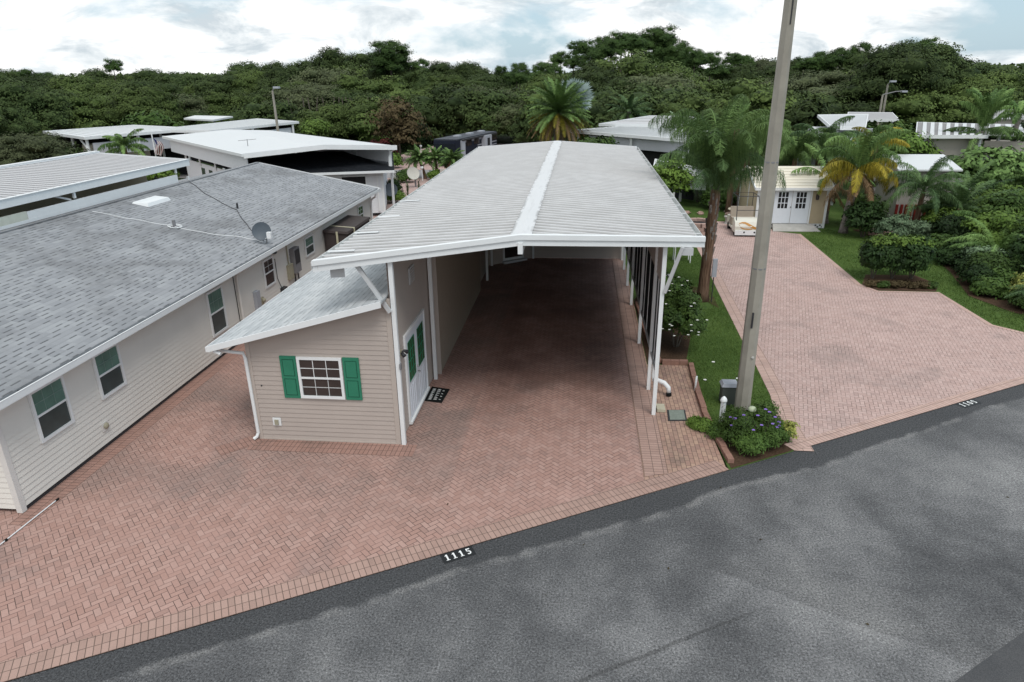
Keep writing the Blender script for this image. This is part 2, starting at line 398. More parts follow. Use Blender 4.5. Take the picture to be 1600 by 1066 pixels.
MT['glass_dark'] = glassmat('dark_window_glass', (0.045, 0.036, 0.034), 0.12, 0.4)
MT['glass_teal'] = glassmat('teal_window_glass', (0.11, 0.20, 0.165), 0.15, 0.45)  # teal-grey base colour for the upper sashes
MT['glass_slate'] = glassmat('screened_window_glass', (0.050, 0.066, 0.066), 0.25, 0.35)
MT['glass_green'] = glassmat('green_reflecting_glass', (0.03, 0.10, 0.04), 0.15, 0.4)
MT['muntin'] = plain('window_grille', (0.55, 0.57, 0.58), 0.5, 0.3)
MT['muntin_dim'] = plain('window_grille_behind_glass', (0.16, 0.24, 0.215), 0.5, 0.3)
MT['grey_box'] = plain('grey_enclosure', (0.20, 0.20, 0.21), 0.55, 0.3, var=0.15)
MT['ltgrey_box'] = plain('light_grey_enclosure', (0.36, 0.38, 0.42), 0.55, 0.3, var=0.1)
MT['beige_box'] = plain('beige_enclosure', (0.33, 0.31, 0.23), 0.6, 0.25, var=0.15)
MT['brown_box'] = plain('dark_brown_resin', (0.062, 0.052, 0.050), 0.7, 0.2, var=0.2)
MT['concrete'] = plain('concrete', (0.42, 0.41, 0.385), 0.9, 0.15, var=0.25, scale=3, bump=0.4)
MT['pole'] = plain('cast_concrete_pole', (0.31, 0.29, 0.25), 0.85, 0.2, var=0.30, scale=1.6, bump=0.3)
MT['dish_grey'] = plain('grey_dish', (0.085, 0.105, 0.125), 0.5, 0.3)
MT['dish_cream'] = plain('cream_dish', (0.50, 0.49, 0.44), 0.6, 0.3)
MT['chrome'] = plain('brushed_metal', (0.45, 0.45, 0.46), 0.3, 0.5, 0.8)
MT['paint_white'] = plain('white_road_paint', (0.80, 0.81, 0.80), 0.7, 0.2, var=0.15, scale=20)
MT['paint_black'] = plain('black_road_paint', (0.018, 0.02, 0.022), 0.6, 0.3, var=0.3, scale=8)
MT['rubber'] = plain('black_rubber', (0.012, 0.013, 0.013), 0.9, 0.1, var=0.3)
MT['red'] = plain('dark_red_paint', (0.20, 0.025, 0.02), 0.6, 0.2)
MT['blue'] = plain('flag_blue', (0.02, 0.03, 0.12), 0.8, 0.1)
MT['orange'] = plain('orange_graphic', (0.50, 0.24, 0.05), 0.4, 0.35)
MT['gold_bone'] = plain('cream_bodywork', (0.66, 0.64, 0.56), 0.35, 0.4, var=0.05)
MT['brick_edge'] = plain('brick_edging', (0.27, 0.155, 0.12), 0.9, 0.15, var=0.3, scale=8, bump=0.3)
MT['rock'] = plain('pink_rock', (0.40, 0.28, 0.24), 0.9, 0.15, var=0.4, scale=9, bump=0.5)
MT['mulch'] = plain('mulch_soil', (0.075, 0.048, 0.032), 1.0, 0.05, var=0.8, scale=25, bump=0.8)
MT['asphalt'] = asphalt()
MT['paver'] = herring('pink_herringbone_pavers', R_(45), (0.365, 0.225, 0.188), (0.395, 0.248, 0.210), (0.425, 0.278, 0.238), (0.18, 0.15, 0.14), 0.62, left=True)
MT['paver_r'] = herring('pale_herringbone_pavers', R_(75), (0.45, 0.318, 0.285), (0.48, 0.344, 0.312), (0.51, 0.374, 0.34), (0.25, 0.20, 0.185), 0.6, 5.0)
MT['soldier'] = courses('soldier_course', (0.37, 0.245, 0.205), (0.41, 0.278, 0.235), (0.34, 0.228, 0.192), stain_amt=0.3)
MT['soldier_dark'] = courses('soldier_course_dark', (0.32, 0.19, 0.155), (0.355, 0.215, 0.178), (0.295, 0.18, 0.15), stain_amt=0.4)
MT['soldier_r'] = courses('pale_soldier_course', (0.48, 0.33, 0.28), (0.52, 0.37, 0.32), (0.45, 0.31, 0.27), stain_amt=0.2)
MT['runner'] = courses('running_bond', (0.36, 0.225, 0.18), (0.43, 0.29, 0.22), (0.31, 0.20, 0.165), 0.2, 0.1016, 0.5, 0.45)
MT['lawn'] = grassmat('lawn_grass', (0.050, 0.086, 0.022), (0.075, 0.130, 0.032), (0.115, 0.165, 0.052))
MT['ground'] = grassmat('rough_ground', (0.018, 0.030, 0.010), (0.030, 0.052, 0.015), (0.055, 0.075, 0.028))
MT['shingle'] = shingle('grey_shingles', (0.235, 0.245, 0.26), (0.285, 0.295, 0.31), (0.33, 0.342, 0.355), 0.42)
MT['shingle_pale'] = shingle('pale_shingles', (0.38, 0.405, 0.42), (0.46, 0.485, 0.50), (0.53, 0.55, 0.56), 0.0, 0.24)
MT['shingle_black'] = shingle('black_shingles', (0.008, 0.009, 0.012), (0.011, 0.013, 0.017), (0.016, 0.018, 0.022), 0.0)
MT['bark'] = barkmat('grey_bark', (0.06, 0.05, 0.04), (0.17, 0.15, 0.125))
MT['palm_bark'] = barkmat('palm_trunk', (0.055, 0.028, 0.018), (0.24, 0.16, 0.11), (14, 14, 1.2))
MT['palm_bark_grey'] = barkmat('grey_palm_trunk', (0.10, 0.085, 0.075), (0.30, 0.27, 0.245), (5, 5, 6))
MT['oak'] = leafmat('oak_leaves', (0.026, 0.044, 0.014), (0.072, 0.104, 0.032))
MT['oak_light'] = leafmat('light_oak_leaves', (0.044, 0.070, 0.018), (0.108, 0.152, 0.042))
MT['oak_olive'] = leafmat('grey_green_leaves', (0.052, 0.066, 0.030), (0.110, 0.130, 0.062))
MT['pine'] = leafmat('pine_needles', (0.022, 0.048, 0.014), (0.075, 0.130, 0.032))
MT['dark_leaf'] = leafmat('dark_glossy_leaves', (0.008, 0.020, 0.006), (0.030, 0.062, 0.014), 0.6, 0.15)
MT['shrub_leaf'] = leafmat('shrub_leaves', (0.026, 0.056, 0.012), (0.085, 0.145, 0.030), 0.6, 0.15)
MT['bright_leaf'] = leafmat('bright_leaves', (0.055, 0.105, 0.016), (0.150, 0.235, 0.045), 0.6, 0.15)
MT['silver_leaf'] = leafmat('silver_green_leaves', (0.070, 0.115, 0.060), (0.180, 0.250, 0.150))
MT['brown_leaf'] = leafmat('bronze_leaves', (0.045, 0.034, 0.016), (0.105, 0.080, 0.040))
MT['red_leaf'] = leafmat('dark_red_leaves', (0.045, 0.010, 0.012), (0.110, 0.025, 0.025))
MT['yellow_leaf'] = leafmat('variegated_leaves', (0.120, 0.150, 0.030), (0.420, 0.430, 0.120))
MT['frond'] = leafmat('palm_fronds', (0.050, 0.098, 0.026), (0.165, 0.265, 0.080), 0.6, 0.15)
MT['frond_dark'] = leafmat('dark_palm_fronds', (0.034, 0.070, 0.026), (0.110, 0.180, 0.066), 0.6, 0.15)
MT['frond_yellow'] = leafmat('yellowing_fronds', (0.130, 0.120, 0.014), (0.400, 0.320, 0.035), 0.6, 0.2)
MT['frond_brown'] = leafmat('dead_fronds', (0.120, 0.075, 0.040), (0.270, 0.180, 0.100), 0.8, 0.1)
MT['frond_silver'] = leafmat('silver_fronds', (0.180, 0.250, 0.240), (0.420, 0.500, 0.480), 0.6, 0.2)
MT['blade'] = leafmat('grass_blades', (0.058, 0.102, 0.022), (0.140, 0.215, 0.055))
MT['flower_white'] = plain('white_petals', (0.80, 0.80, 0.76), 0.7, 0.1)
MT['flower_purple'] = plain('purple_petals', (0.27, 0.17, 0.55), 0.7, 0.1)
# ================================================================== ground, road, paving
def sheet(name, poly, z, mat, uvf=None):
    mb = MB(); pts = [(x, y, z) for x, y in poly]
    a = sum(poly[i][0] * poly[(i + 1) % len(poly)][1] - poly[(i + 1) % len(poly)][0] * poly[i][1] for i in range(len(poly)))
    if a < 0: pts = pts[::-1]
    mb.poly(pts, [uvf(p[0], p[1]) for p in pts] if uvf else None)
    return struct(name, mb, mat)
def strip(name, path, w, z, mat, side=1):
    """course of bricks following a path; side=+1 grows to the left of the path"""
    mb = MB(); P = [Vector((x, y)) for x, y in path]; nrm = []
    for i in range(len(P)):
        d = Vector((0, 0))
        if i > 0: d += (P[i] - P[i - 1]).normalized()
        if i < len(P) - 1: d += (P[i + 1] - P[i]).normalized()
        d.normalize(); nrm.append(Vector((-d.y, d.x)) * side)
    u = 0.0
    for i in range(len(P) - 1):
        L = (P[i + 1] - P[i]).length; a, b = P[i], P[i + 1]; c = b + nrm[i + 1] * w; d = a + nrm[i] * w
        q = [(a.x, a.y, z), (b.x, b.y, z), (c.x, c.y, z), (d.x, d.y, z)]; uv = [(u, 0), (u + L, 0), (u + L, w), (u, w)]
        if side < 0: q = q[::-1]; uv = uv[::-1]
        mb.poly(q, uv); u += L
    return struct(name, mb, mat)
sheet('ground', [(-1500, -300), (1500, -300), (1500, 2500), (-1500, 2500)], -0.03, MT['ground'])
yr = lambda x: 10.75 + 0.577 * x
sheet('road', [(-60, yr(-60)), (-52, yr(-60) - 14), (68, yr(60) - 14), (60, yr(60))], 0.0, MT['asphalt'])
m_ = Mat('older_asphalt', 0.9, 0.2); m_.pos(); m_.color(m_.mul(m_.ramp(m_.noise(0.8, 4), [(0.3, (0.06, 0.062, 0.066)), (0.7, (0.09, 0.09, 0.092))]), (m_.noise(75.0, 3, 0.7) - 0.5) * 1.9 + 1.0)); m_.bump(m_.noise(75.0, 3), 0.6, 0.006)
sheet('road_patch', [(4.9, 7.25), (5.6, 7.75), (6.6, 8.45), (8.5, 9.3), (9.5, 8.0), (6.0, 5.0)], 0.004, m_.m)
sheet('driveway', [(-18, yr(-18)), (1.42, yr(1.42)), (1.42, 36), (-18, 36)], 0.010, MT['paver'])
sheet('side_paving', [(1.42, yr(1.42)), (3.16, yr(3.16)), (3.06, 15.0), (3.12, 18.05), (1.98, 18.05), (1.98, 36), (1.42, 36)], 0.006, MT['runner'], lambda x, y: (y, x))
struct('driveway_border', MB().poly([(1.44, 12.2, 0.014), (1.92, 12.35, 0.014), (1.92, 35.5, 0.014), (1.44, 35.5, 0.014)], [(12.2, 0), (12.35, 0.48), (35.5, 0.48), (35.5, 0)]), MT['soldier'])
strip('driveway_edge_course', [(-17, yr(-17)), (3.2, yr(3.2))], 0.42, 0.016, MT['soldier'])
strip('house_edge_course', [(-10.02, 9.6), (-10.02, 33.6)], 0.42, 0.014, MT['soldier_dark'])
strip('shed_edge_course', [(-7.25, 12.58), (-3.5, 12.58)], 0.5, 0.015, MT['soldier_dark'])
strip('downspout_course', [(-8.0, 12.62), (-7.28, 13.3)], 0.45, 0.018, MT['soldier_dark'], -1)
sheet('neighbour_driveway', [(4.75, yr(4.75)), (18, yr(18)), (17.0, 20.56), (13.88, 21.44), (13.3, 22.1), (13.28, 25.64), (11.14, 25.67), (10.82, 26.5), (11.1, 35.4), (9.95, 36.0), (10.0, 38.3),
      (5.7, 38.6), (5.5, 33.2), (5.4, 29.6), (5.22, 25.6), (5.03, 20.2), (5.0, 18.3), (4.92, 16.3), (4.75, 14.8)], 0.010, MT['paver_r'])
strip('neighbour_drive_edge', [(4.75, yr(4.75)), (4.75, 14.8), (4.92, 16.3), (5.0, 18.3), (5.03, 20.2), (5.22, 25.6), (5.4, 29.6), (5.5, 33.2)], 0.42, 0.015, MT['soldier_r'], -1)
strip('neighbour_drive_front_course', [(4.75, yr(4.75)), (17.5, yr(17.5))], 0.30, 0.017, MT['soldier_r'])
strip('neighbour_drive_side_course', [(17.0, 20.56), (13.88, 21.44), (13.3, 22.1), (13.28, 25.64), (11.14, 25.67), (10.82, 26.5), (11.1, 35.4)], 0.2, 0.016, MT['soldier_r'])
sheet('lawn', [(1.98, 18.05), (3.12, 18.05), (3.06, 15.0), (3.2, yr(3.2)), (4.75, yr(4.75)), (4.75, 14.8), (4.92, 16.3), (5.0, 18.3), (5.03, 20.2), (5.22, 25.6), (5.4, 29.6), (5.5, 33.2),
      (5.7, 38.6), (10.0, 38.3), (9.9, 46), (1.98, 46)], 0.003, MT['lawn'])
sheet('right_lawn', [(18, yr(18)), (17.0, 20.56), (13.88, 21.44), (13.3, 22.1), (13.28, 25.64), (11.14, 25.67), (10.82, 26.5), (11.1, 35.4), (9.95, 36.0), (10.0, 38.3), (9.9, 46), (40, 46), (40, yr(40))], 0.004, MT['lawn'])
sheet('planting_bed', [(2.0, 18.1), (3.05, 18.1), (3.75, 21.5), (4.0, 25.5), (4.9, 23.2), (4.95, 25.4), (3.9, 26.2), (2.6, 25.5), (2.0, 24.0)], 0.012, MT['mulch'])
sheet('hedge_bed', [(10.84, 26.45), (11.16, 25.72), (13.2, 25.7), (13.7, 26.6), (13.4, 27.9), (11.5, 27.9)], 0.02, MT['mulch'])
sheet('border_bed', [(15.9, 33.5), (15.5, 31.2), (15.0, 28.5), (14.1, 25.2), (14.6, 23.4), (16.0, 22.0), (22, 20), (26, 30), (22, 37), (14.0, 36.6), (14.5, 34.0)], 0.02, MT['mulch'])
sheet('flower_bed', [(3.25, yr(3.25) + .03), (4.7, yr(4.7) + .03), (4.7, 14.4), (3.15, 14.6)], 0.012, MT['mulch'])
# streets and paved drives beyond the houses
sheet('back_street', [(-80, 53.5), (-10, 55.2), (60, 52.5), (60, 57.0), (-10, 60.2), (-80, 58.5)], 0.0, plain('far_asphalt', (0.26, 0.25, 0.25), 0.9, 0.2, var=0.2, scale=0.6))
sheet('back_drive', [(-17, 37.5), (-8.0, 37.5), (-7.5, 55.1), (-20, 54.8)], 0.006, MT['paver_r'])
sheet('far_drive', [(-20.5, 60.0), (-5.5, 60.2), (-5, 84), (-17, 84)], 0.006, MT['paver_r'])
sheet('far_side_drive', [(-21, 52.5), (-46, 50), (-44, 40), (-20.5, 36)], 0.004, plain('pale_paving', (0.38, 0.29, 0.26), 0.9, 0.1, var=0.3, scale=0.8))
sheet('right_back_street', [(19, 46.5), (60, 40), (60, 46), (20, 51)], 0.008, plain('grey_street', (0.30, 0.29, 0.285), 0.9, 0.2, var=0.2, scale=0.6))

# painted house numbers on the road edge
ev = Vector((0.8662, 0.4997)); nv = Vector((-0.4997, 0.8662))
def painted_number(digits, s0, d0, hgt, step, label):
    mws, mk = [MB() for _ in digits], MB()
    o = Vector((0, 10.75)) + ev * s0 + nv * d0
    P = lambda a, b, z: (o.x + ev.x * a + nv.x * b, o.y + ev.y * a + nv.y * b, z)
    w = step * len(digits)
    mk.poly([P(-0.05, -0.05, 0.005), P(w + 0.02, -0.05, 0.005), P(w + 0.02, hgt + 0.045, 0.005), P(-0.05, hgt + 0.045, 0.005)])
    h = hgt
    def R(i, x0, y0, x1, y1): mws[i].poly([P(i * step + x0, y0, 0.009), P(i * step + x1, y0, 0.009), P(i * step + x1, y1, 0.009), P(i * step + x0, y1, 0.009)])
    def arc(i, cx, cy, rx, ry, a0, a1, t, n=12):
        for k in range(n):
            q = [R_(a0 + (a1 - a0) * (k + e) / n) for e in (0, 1)]
            pt = lambda a, f: P(i * step + cx + (rx + f) * math.cos(a), cy + (ry + f) * math.sin(a), 0.009)
            mws[i].poly([pt(q[0], -t), pt(q[0], 0), pt(q[1], 0), pt(q[1], -t)])
    for i, c in enumerate(digits):
        if c == '1':
            R(i, 0.032, 0.014, 0.060, h); R(i, 0.012, 0, 0.080, 0.0139)
            mws[i].poly([P(i * step + 0.008, h - 0.045, 0.009), P(i * step + 0.0315, h - 0.036, 0.009), P(i * step + 0.0315, h, 0.009)])
        elif c == '5':
            R(i, 0.014, h - 0.026, 0.084, h); R(i, 0.014, h * 0.5, 0.034, h - 0.0265); arc(i, 0.044, h * 0.32, 0.044, h * 0.32, -140, 130, 0.024)
        elif c == '0': arc(i, 0.046, h / 2, 0.044, h / 2, 0, 360, 0.026, 20)
        elif c == '9': arc(i, 0.046, h * 0.66, 0.043, h * 0.34, 0, 360, 0.024, 16); R(i, 0.062, h * 0.2, 0.088, h * 0.62); arc(i, 0.046, h * 0.22, 0.042, h * 0.22, -150, 0, 0.024, 8)
    t = thing('house_number', (o.x, o.y, 0.004), label, 'house number', 'house numbers painted on the road edge')
    mk.build('black_background', MT['paint_black'], t); [w_.build('white_digit', MT['paint_white'], t) for w_ in mws]
o_s = lambda x, y: (x * ev.x + (y - 10.75) * ev.y)
painted_number('1115', o_s(-2.13, 9.30), -0.205, 0.155, 0.128, 'white number 1115 painted on black at the edge of the road')
painted_number('1109', o_s(9.38, 16.10), -0.20, 0.16, 0.142, 'white number 1109 painted on black beside the pale driveway')

# ================================================================== building kit
def inter(poly, z):
    xs = []
    for i in range(len(poly)):
        (a, za), (b, zb) = poly[i], poly[(i + 1) % len(poly)]
        if abs(za - zb) < 1e-9:
            if abs(za - z) < 1e-6: xs += [a, b]
        elif min(za, zb) - 1e-9 <= z <= max(za, zb) + 1e-9: xs.append(a + (b - a) * (z - za) / (zb - za))
    return (min(xs), max(xs)) if xs else None
def lap_wall(mb, o, sv, dv, poly, e=0.11, step=0.016):
    """courses of lap siding over a convex outline (s,z); really overlapping boards"""
    z0 = min(p[1] for p in poly); z1 = max(p[1] for p in poly); z = z0 + 1e-4
    P = lambda a, zz, d: (o[0] + sv[0] * a + dv[0] * d, o[1] + sv[1] * a + dv[1] * d, o[2] + zz)
    flip = (sv[0] * dv[1] - sv[1] * dv[0]) > 0
    while z < z1 - 0.004:
        zt = min(z + e, z1 - 1e-4); A = inter(poly, z); B = inter(poly, zt)
        if A and B:
            q = [P(A[0], z, step), P(A[1], z, step), P(B[1], zt, 0.003), P(B[0], zt, 0.003)]
            l = [P(A[0], z, 0.0), P(A[1], z, 0.0), P(A[1], z, step), P(A[0], z, step)]
            if flip: q = q[::-1]; l = l[::-1]
            mb.poly(q); mb.poly(l)
            zm = z + e * 0.5      # the crease in the middle of each double course
        z += e
    return mb
def window(parent, o, sv, dv, w, h, cols=2, rows=2, up='glass_teal', lo='glass_slate', gr_up='muntin_dim', gr_lo=None, fr=0.06, mat='white'):
    W = lambda mb, *a: mb.wbox(o, sv, dv, *a)
    f = MB(); t = fr
    W(f, 0, w, 0, t, 0, .045); W(f, 0, w, h - t, h, 0, .045); W(f, 0, t, t, h - t, 0, .045); W(f, w - t, w, t, h - t, 0, .045); W(f, t, w - t, h / 2 - .022, h / 2 + .022, 0.004, .038)
    fo = f.build('window', MT[mat], parent)
    hh = h / 2 - .022 - t
    for nm, z0, gm, gg in (('lower_pane', t, lo, gr_lo), ('upper_pane', h / 2 + .022, up, gr_up)):
        g = MB(); d = .022 if nm == 'upper_pane' else .012; W(g, t, w - t, z0, z0 + hh, 0.002, d); g.build(nm, MT[gm], fo)
        if gg:
            q = MB(); b = .007
            for k in range(1, cols): x = t + (w - 2 * t) * k / cols; W(q, x - b, x + b, z0, z0 + hh, d, d + .006)
            for k in range(1, rows): zz = z0 + hh * k / rows; W(q, t, w - t, zz - b, zz + b, d, d + .0075)
            q.build('grille', MT[gg], fo)
    return fo
def roof_uv(mb, a, b, c, d):
    """a-b eave, d-c top; uv in metres"""
    A, B, C, D = map(Vector, (a, b, c, d)); U = (B - A).normalized()
    def uv(p): q = p - A; u = q.dot(U); return (u, (q - U * u).length)
    mb.poly([a, b, c, d], [uv(A), uv(B), uv(C), uv(D)])
def shingle_roof(parent, a, b, c, d, mat, th=0.10, name='roof'):
    mb = MB(); roof_uv(mb, a, b, c, d)
    dn = lambda p: (p[0], p[1], p[2] - th)
    q = [a, b, c, d]; mb.poly([dn(p) for p in q[::-1]], [(0, 0)] * 4)
    for i in range(4): j = (i + 1) % 4; mb.poly([dn(q[i]), dn(q[j]), q[j], q[i]], [(0, 0), (0.01, 0), (0.01, 0.01), (0, 0.01)])
    return mb.build(name, MT[mat], parent)
def downspout(parent, top, x, y, out, zbot=0.05, mat='white', kick=0.18):
    """top: point at the gutter; falls down the wall at (x,y); out: direction of the kick at the foot"""
    p = MB(); p.tube([top, (x, y, top[2] - 0.28), (x, y, zbot + 0.14), (x + out[0] * kick * .5, y + out[1] * kick * .5, zbot + 0.05), (x + out[0] * kick, y + out[1] * kick, zbot)], 0.04, 8)
    return p.build('downspout', MT[mat], parent)

# ================================================================== the big carport
CP = thing('carport', (-1.2, 15.0, 0), 'large open carport with ribbed white metal roof over the pink driveway', 'carport')
yF = lambda x: 13.80 + 0.313 * (x + 1.15)
xF = lambda y: (y - 13.80) / 0.313 - 1.15
XL, XM, XR, ZE, ZR, YB = -5.20, -1.22, 2.66, 4.30, 4.58, 35.0
def zroof(x): return ZE + (ZR - ZE) * (1 - abs(x - XM) / ((XR - XM) if x > XM else (XM - XL)))
def pans(xa, xb, nm):
    mb = MB(); q = [(xa, yF(xa) + .03, zroof(xa)), (xb, yF(xb) + .03, zroof(xb)), (xb, YB, zroof(xb)), (xa, YB, zroof(xa))]
    mb.slab(*q, 0.05); y = 12.7
    rg = random.Random(5)
    while y < YB - .05:
        x0, x1 = xa, xb; lim = xF(y - .02)
        if lim < x1: x1 = lim
        if x1 - x0 > 0.12:
            hgt = 0.045
            prof = [(-.036, 0), (-.020, hgt), (.020, hgt), (.036, 0)]
            a = [(x0, y + dy, zroof(x0) + dz + .001) for dy, dz in prof]; b = [(x1, y + dy, zroof(x1) + dz + .001) for dy, dz in prof]
            for k in range(3): mb.poly([a[k], b[k], b[k + 1], a[k + 1]][::-1])
            mb.poly(a[::-1]); mb.poly(b)
            # shallow stiffening rib between the locks
            y2 = y + .15; lim2 = xF(y2 - .02); x3 = min(xb, lim2)
            if x3 - x0 > .12 and y2 < YB - .03:
                prof = [(-.022, 0), (0, .012), (.022, 0)]
                a = [(x0, y2 + dy, zroof(x0) + dz + .001) for dy, dz in prof]; b = [(x3, y2 + dy, zroof(x3) + dz + .001) for dy, dz in prof]
                for k in range(2): mb.poly([a[k], b[k], b[k + 1], a[k + 1]][::-1])
        y += 0.3
    return mb.build(nm, MT['pan'], CP)
pans(XL + .10, XM, 'roof_panel'); pans(XM, XR - .10, 'roof_panel')
mb = MB()      # ridge cap
for s0, s1 in ((-.22, 0), (0, .22)):
    x0, x1 = XM + s0, XM + s1
    mb.slab((x0, yF(x0) + .03, zroof(x0) + .052), (x1, yF(x1) + .03, zroof(x1) + .052), (x1, YB + .01, zroof(x1) + .052), (x0, YB + .01, zroof(x0) + .052), .014)
mb.build('ridge_cap', MT['cap'], CP)
mb = MB()      # front fascia: deep C channel with a lip on top
for xa, xb in ((XL, XM), (XM, XR + .06)):
    for (za, zb, da, db) in ((-.175, -.045, 0, .03), (-.045, .045, -.035, .03), (.045, .058, -.035, .10)):
        q = lambda x, d, z: (x, yF(x) + d, zroof(min(max(x, XL), XR)) + z)
        mb.hexa([q(xa, da, za), q(xb, da, za), q(xb, db, za), q(xa, db, za)], [q(xa, da, zb), q(xb, da, zb), q(xb, db, zb), q(xa, db, zb)])
mb.build('fascia', MT['white'], CP)
mb = MB(); mb.box(XM - .05, yF(XM) - .06, ZR - .34, XM + .05, 20, ZR - .11); mb.build('ridge_beam', MT['white'], CP)
for nm, xa, xb in (('gutter', XR - .08, XR + .06), ('gutter', XL - .04, XL + .10)):
    mb = MB(); y0 = yF(xa) + .04
    mb.box(xa, y0, ZE - .13, xb, YB, ZE - .115)
    mb.box(xa, y0, ZE - .115, xa + .012, YB, ZE + (.012 if xa < 0 else -.055)); mb.box(xb - .012, y0, ZE - .115, xb, YB, ZE + (.012 if xa > 0 else -.055))
    g = mb.build(nm, MT['white_dirty'], CP)
    y = y0 + .6
    while y < YB: MB().box(xa + .012, y, ZE - .012, xb - .012, y + .025, ZE + .004).build('gutter_strap', MT['white'], g); y += 1.2
for y in (13.25, 15.0, 16.9, 19.2): MB().slab((XL + .06, y, zroof(XL) + .065), (XL + .62, y, zroof(XL + .56) + .060), (XL + .62, y + .07, zroof(XL + .56) + .060), (XL + .06, y + .07, zroof(XL) + .065), .02).build('drip_tab', MT['white'], CP)
mb = MB()
for xa, xb in ((XL, XM), (XM, XR)):
    mb.hexa([(xa, YB, zroof(xa) - .2), (xb, YB, zroof(xb) - .2), (xb, YB + .03, zroof(xb) - .2), (xa, YB + .03, zroof(xa) - .2)], [(xa, YB, zroof(xa) + .05), (xb, YB, zroof(xb) + .05), (xb, YB + .03, zroof(xb) + .05), (xa, YB + .03, zroof(xa) + .05)])
mb.build('rear_fascia', MT['white'], CP)
XP = 1.87
for y in (14.98, 16.40, 19.68, 23.40, 25.79, 28.15, 29.70):
    MB().box(XP - .045, y - .045, 0, XP + .045, y + .045, ZE - .22 + .06).build('post', MT['white'], CP)
for x, y in ((-3.80, 13.10), (-3.80, 16.63), (-3.66, 26.18), (-3.76, 28.45), (-2.07, 29.80)):
    MB().box(x - .045, y - .045, 0, x + .045, y + .045, zroof(x) - .14).build('post', MT['white'], CP)
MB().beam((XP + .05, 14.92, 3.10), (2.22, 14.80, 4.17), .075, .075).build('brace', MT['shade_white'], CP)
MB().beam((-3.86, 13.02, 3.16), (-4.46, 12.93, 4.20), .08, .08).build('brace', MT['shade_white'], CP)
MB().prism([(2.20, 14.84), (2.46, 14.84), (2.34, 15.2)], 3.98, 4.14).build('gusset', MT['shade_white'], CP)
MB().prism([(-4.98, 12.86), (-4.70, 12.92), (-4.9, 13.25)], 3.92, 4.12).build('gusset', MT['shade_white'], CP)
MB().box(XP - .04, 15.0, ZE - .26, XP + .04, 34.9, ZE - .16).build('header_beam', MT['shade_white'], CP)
mb = MB(); lap_wall(mb, (XP + .02, 15.03, 3.19), (0, 1), (-1, 0), [(0, 0), (14.8, 0), (14.8, .86), (0, .86)], .11); mb.box(XP + .02, 15.03, 3.19, XP + .06, 29.83, ZE - .26)
mb.build('side_panel', MT['siding_tan'], CP)
MB().box(XP + .03, 15.03, 1.09, XP + .05, 29.83, 3.188).build('privacy_screen', MT['black'], CP)
y = 15.85; k = 0
while y < 29.6:
    MB().box(XP + .014, y, 1.09, XP + .028, y + .09, 3.18).build('screen_batten', MT['white'], CP); y += 1.06
MB().box(XP - .015, 15.03, 1.03, XP + .028, 29.83, 1.088).build('screen_rail', MT['shade_white'], CP)
mb = MB(); mb.tube([(XP + .12, 16.32, 4.1), (XP + .10, 16.32, 0.42), (XP + .12, 16.30, 0.30)], .045, 8); mb.build('downspout', MT['white'], CP)
mb = MB(); mb.tube([(XP + .12, 16.28, 0.34), (XP + .20, 16.2, 0.36), (XP + .36, 16.10, 0.34), (XP + .46, 16.05, 0.24), (XP + .48, 16.04, 0.10)], .06, 10); el = mb.build('drain_elbow', MT['white'], CP, smooth=True)
MB().tube([(XP + .48, 16.04, 0.11), (XP + .485, 16.035, 0.02)], .068, 10).build('black_outlet', MT['rubber'], el)
tag(MB().box(1.97, 15.10, 0.014, 2.17, 15.42, 0.085).build('paver_block', plain('pale_block', (0.46, 0.43, 0.33), 0.9, 0.1), bevel=.006), 'pale loose concrete block lying beside the front right carport post', 'block')

# ================================================================== the house under the carport, with the shed front
HS = thing('house', (-5.5, 13.1, 0), 'tan vinyl-sided house front with green shutters under the carport', 'house')
FX0, FX1, FY = -7.14, -3.90, 13.10
rz = lambda x: 2.42 + 0.28 * (x + 7.72)
mb = MB(); lap_wall(mb, (FX0, FY, 0), (1, 0), (0, -1), [(0, .03), (FX1 - FX0, .03), (FX1 - FX0, rz(FX1) - .08), (0, rz(FX0) - .08)], .112)
mb.build('front_wall', MT['siding_tan'], HS)
mb = MB(); mb.box(FX0 - .02, FY - .022, 0, FX0 + .07, FY + .06, rz(FX0) - .09); mb.build('corner_trim', MT['siding_tan_trim'], HS)
mb = MB(); mb.box(FX1 - .07, FY - .022, 0, FX1 + .035, FY + .06, rz(FX1) - .07); mb.build('corner_trim', MT['siding_tan_trim'], HS)
mb = MB(); mb.box(FX0, FY - .026, 0.0, FX1, FY + .01, .045); mb.build('base_trim', MT['siding_tan_trim'], HS)
mb = MB(); lap_wall(mb, (-3.90, FY, 0), (0, 1), (1, 0), [(0, .03), (3.85, .03), (3.85, 4.22), (0, 4.18)], .112); mb.build('side_wall', MT['siding_tan'], HS)
mb = MB(); lap_wall(mb, (FX0, FY, 0), (0, 1), (-1, 0), [(0, .03), (20, .03), (20, 2.5), (0, 2.5)], .112); mb.build('left_wall', MT['siding_tan'], HS)
mb = MB(); mb.box(-7.1, 34.6, 0, -3.9, 34.7, 3.3); mb.build('rear_wall', MT['siding_tan'], HS)
mb = MB(); mb.box(-4.3, 16.95, 0.02, -3.73, 24.83, 4.22); mb.build('slide_out_wall', MT['beige_panel'], HS)
mb = MB(); mb.box(-3.90, 16.925, 0.02, -3.70, 16.948, 4.22); mb.build('wall_edge_trim', MT['siding_tan'], HS)
mb = MB(); lap_wall(mb, (-3.90, 24.84, 0), (0, 1), (1, 0), [(0, .03), (3.6, .03), (3.6, 4.2), (0, 4.2)], .112); mb.build('side_wall', MT['siding_tan'], HS)
a = Vector((-3.90, 28.42)); b = Vector((-2.08, 29.88)); sv = (b - a).normalized(); dv = (sv.y, -sv.x); L = (b - a).length
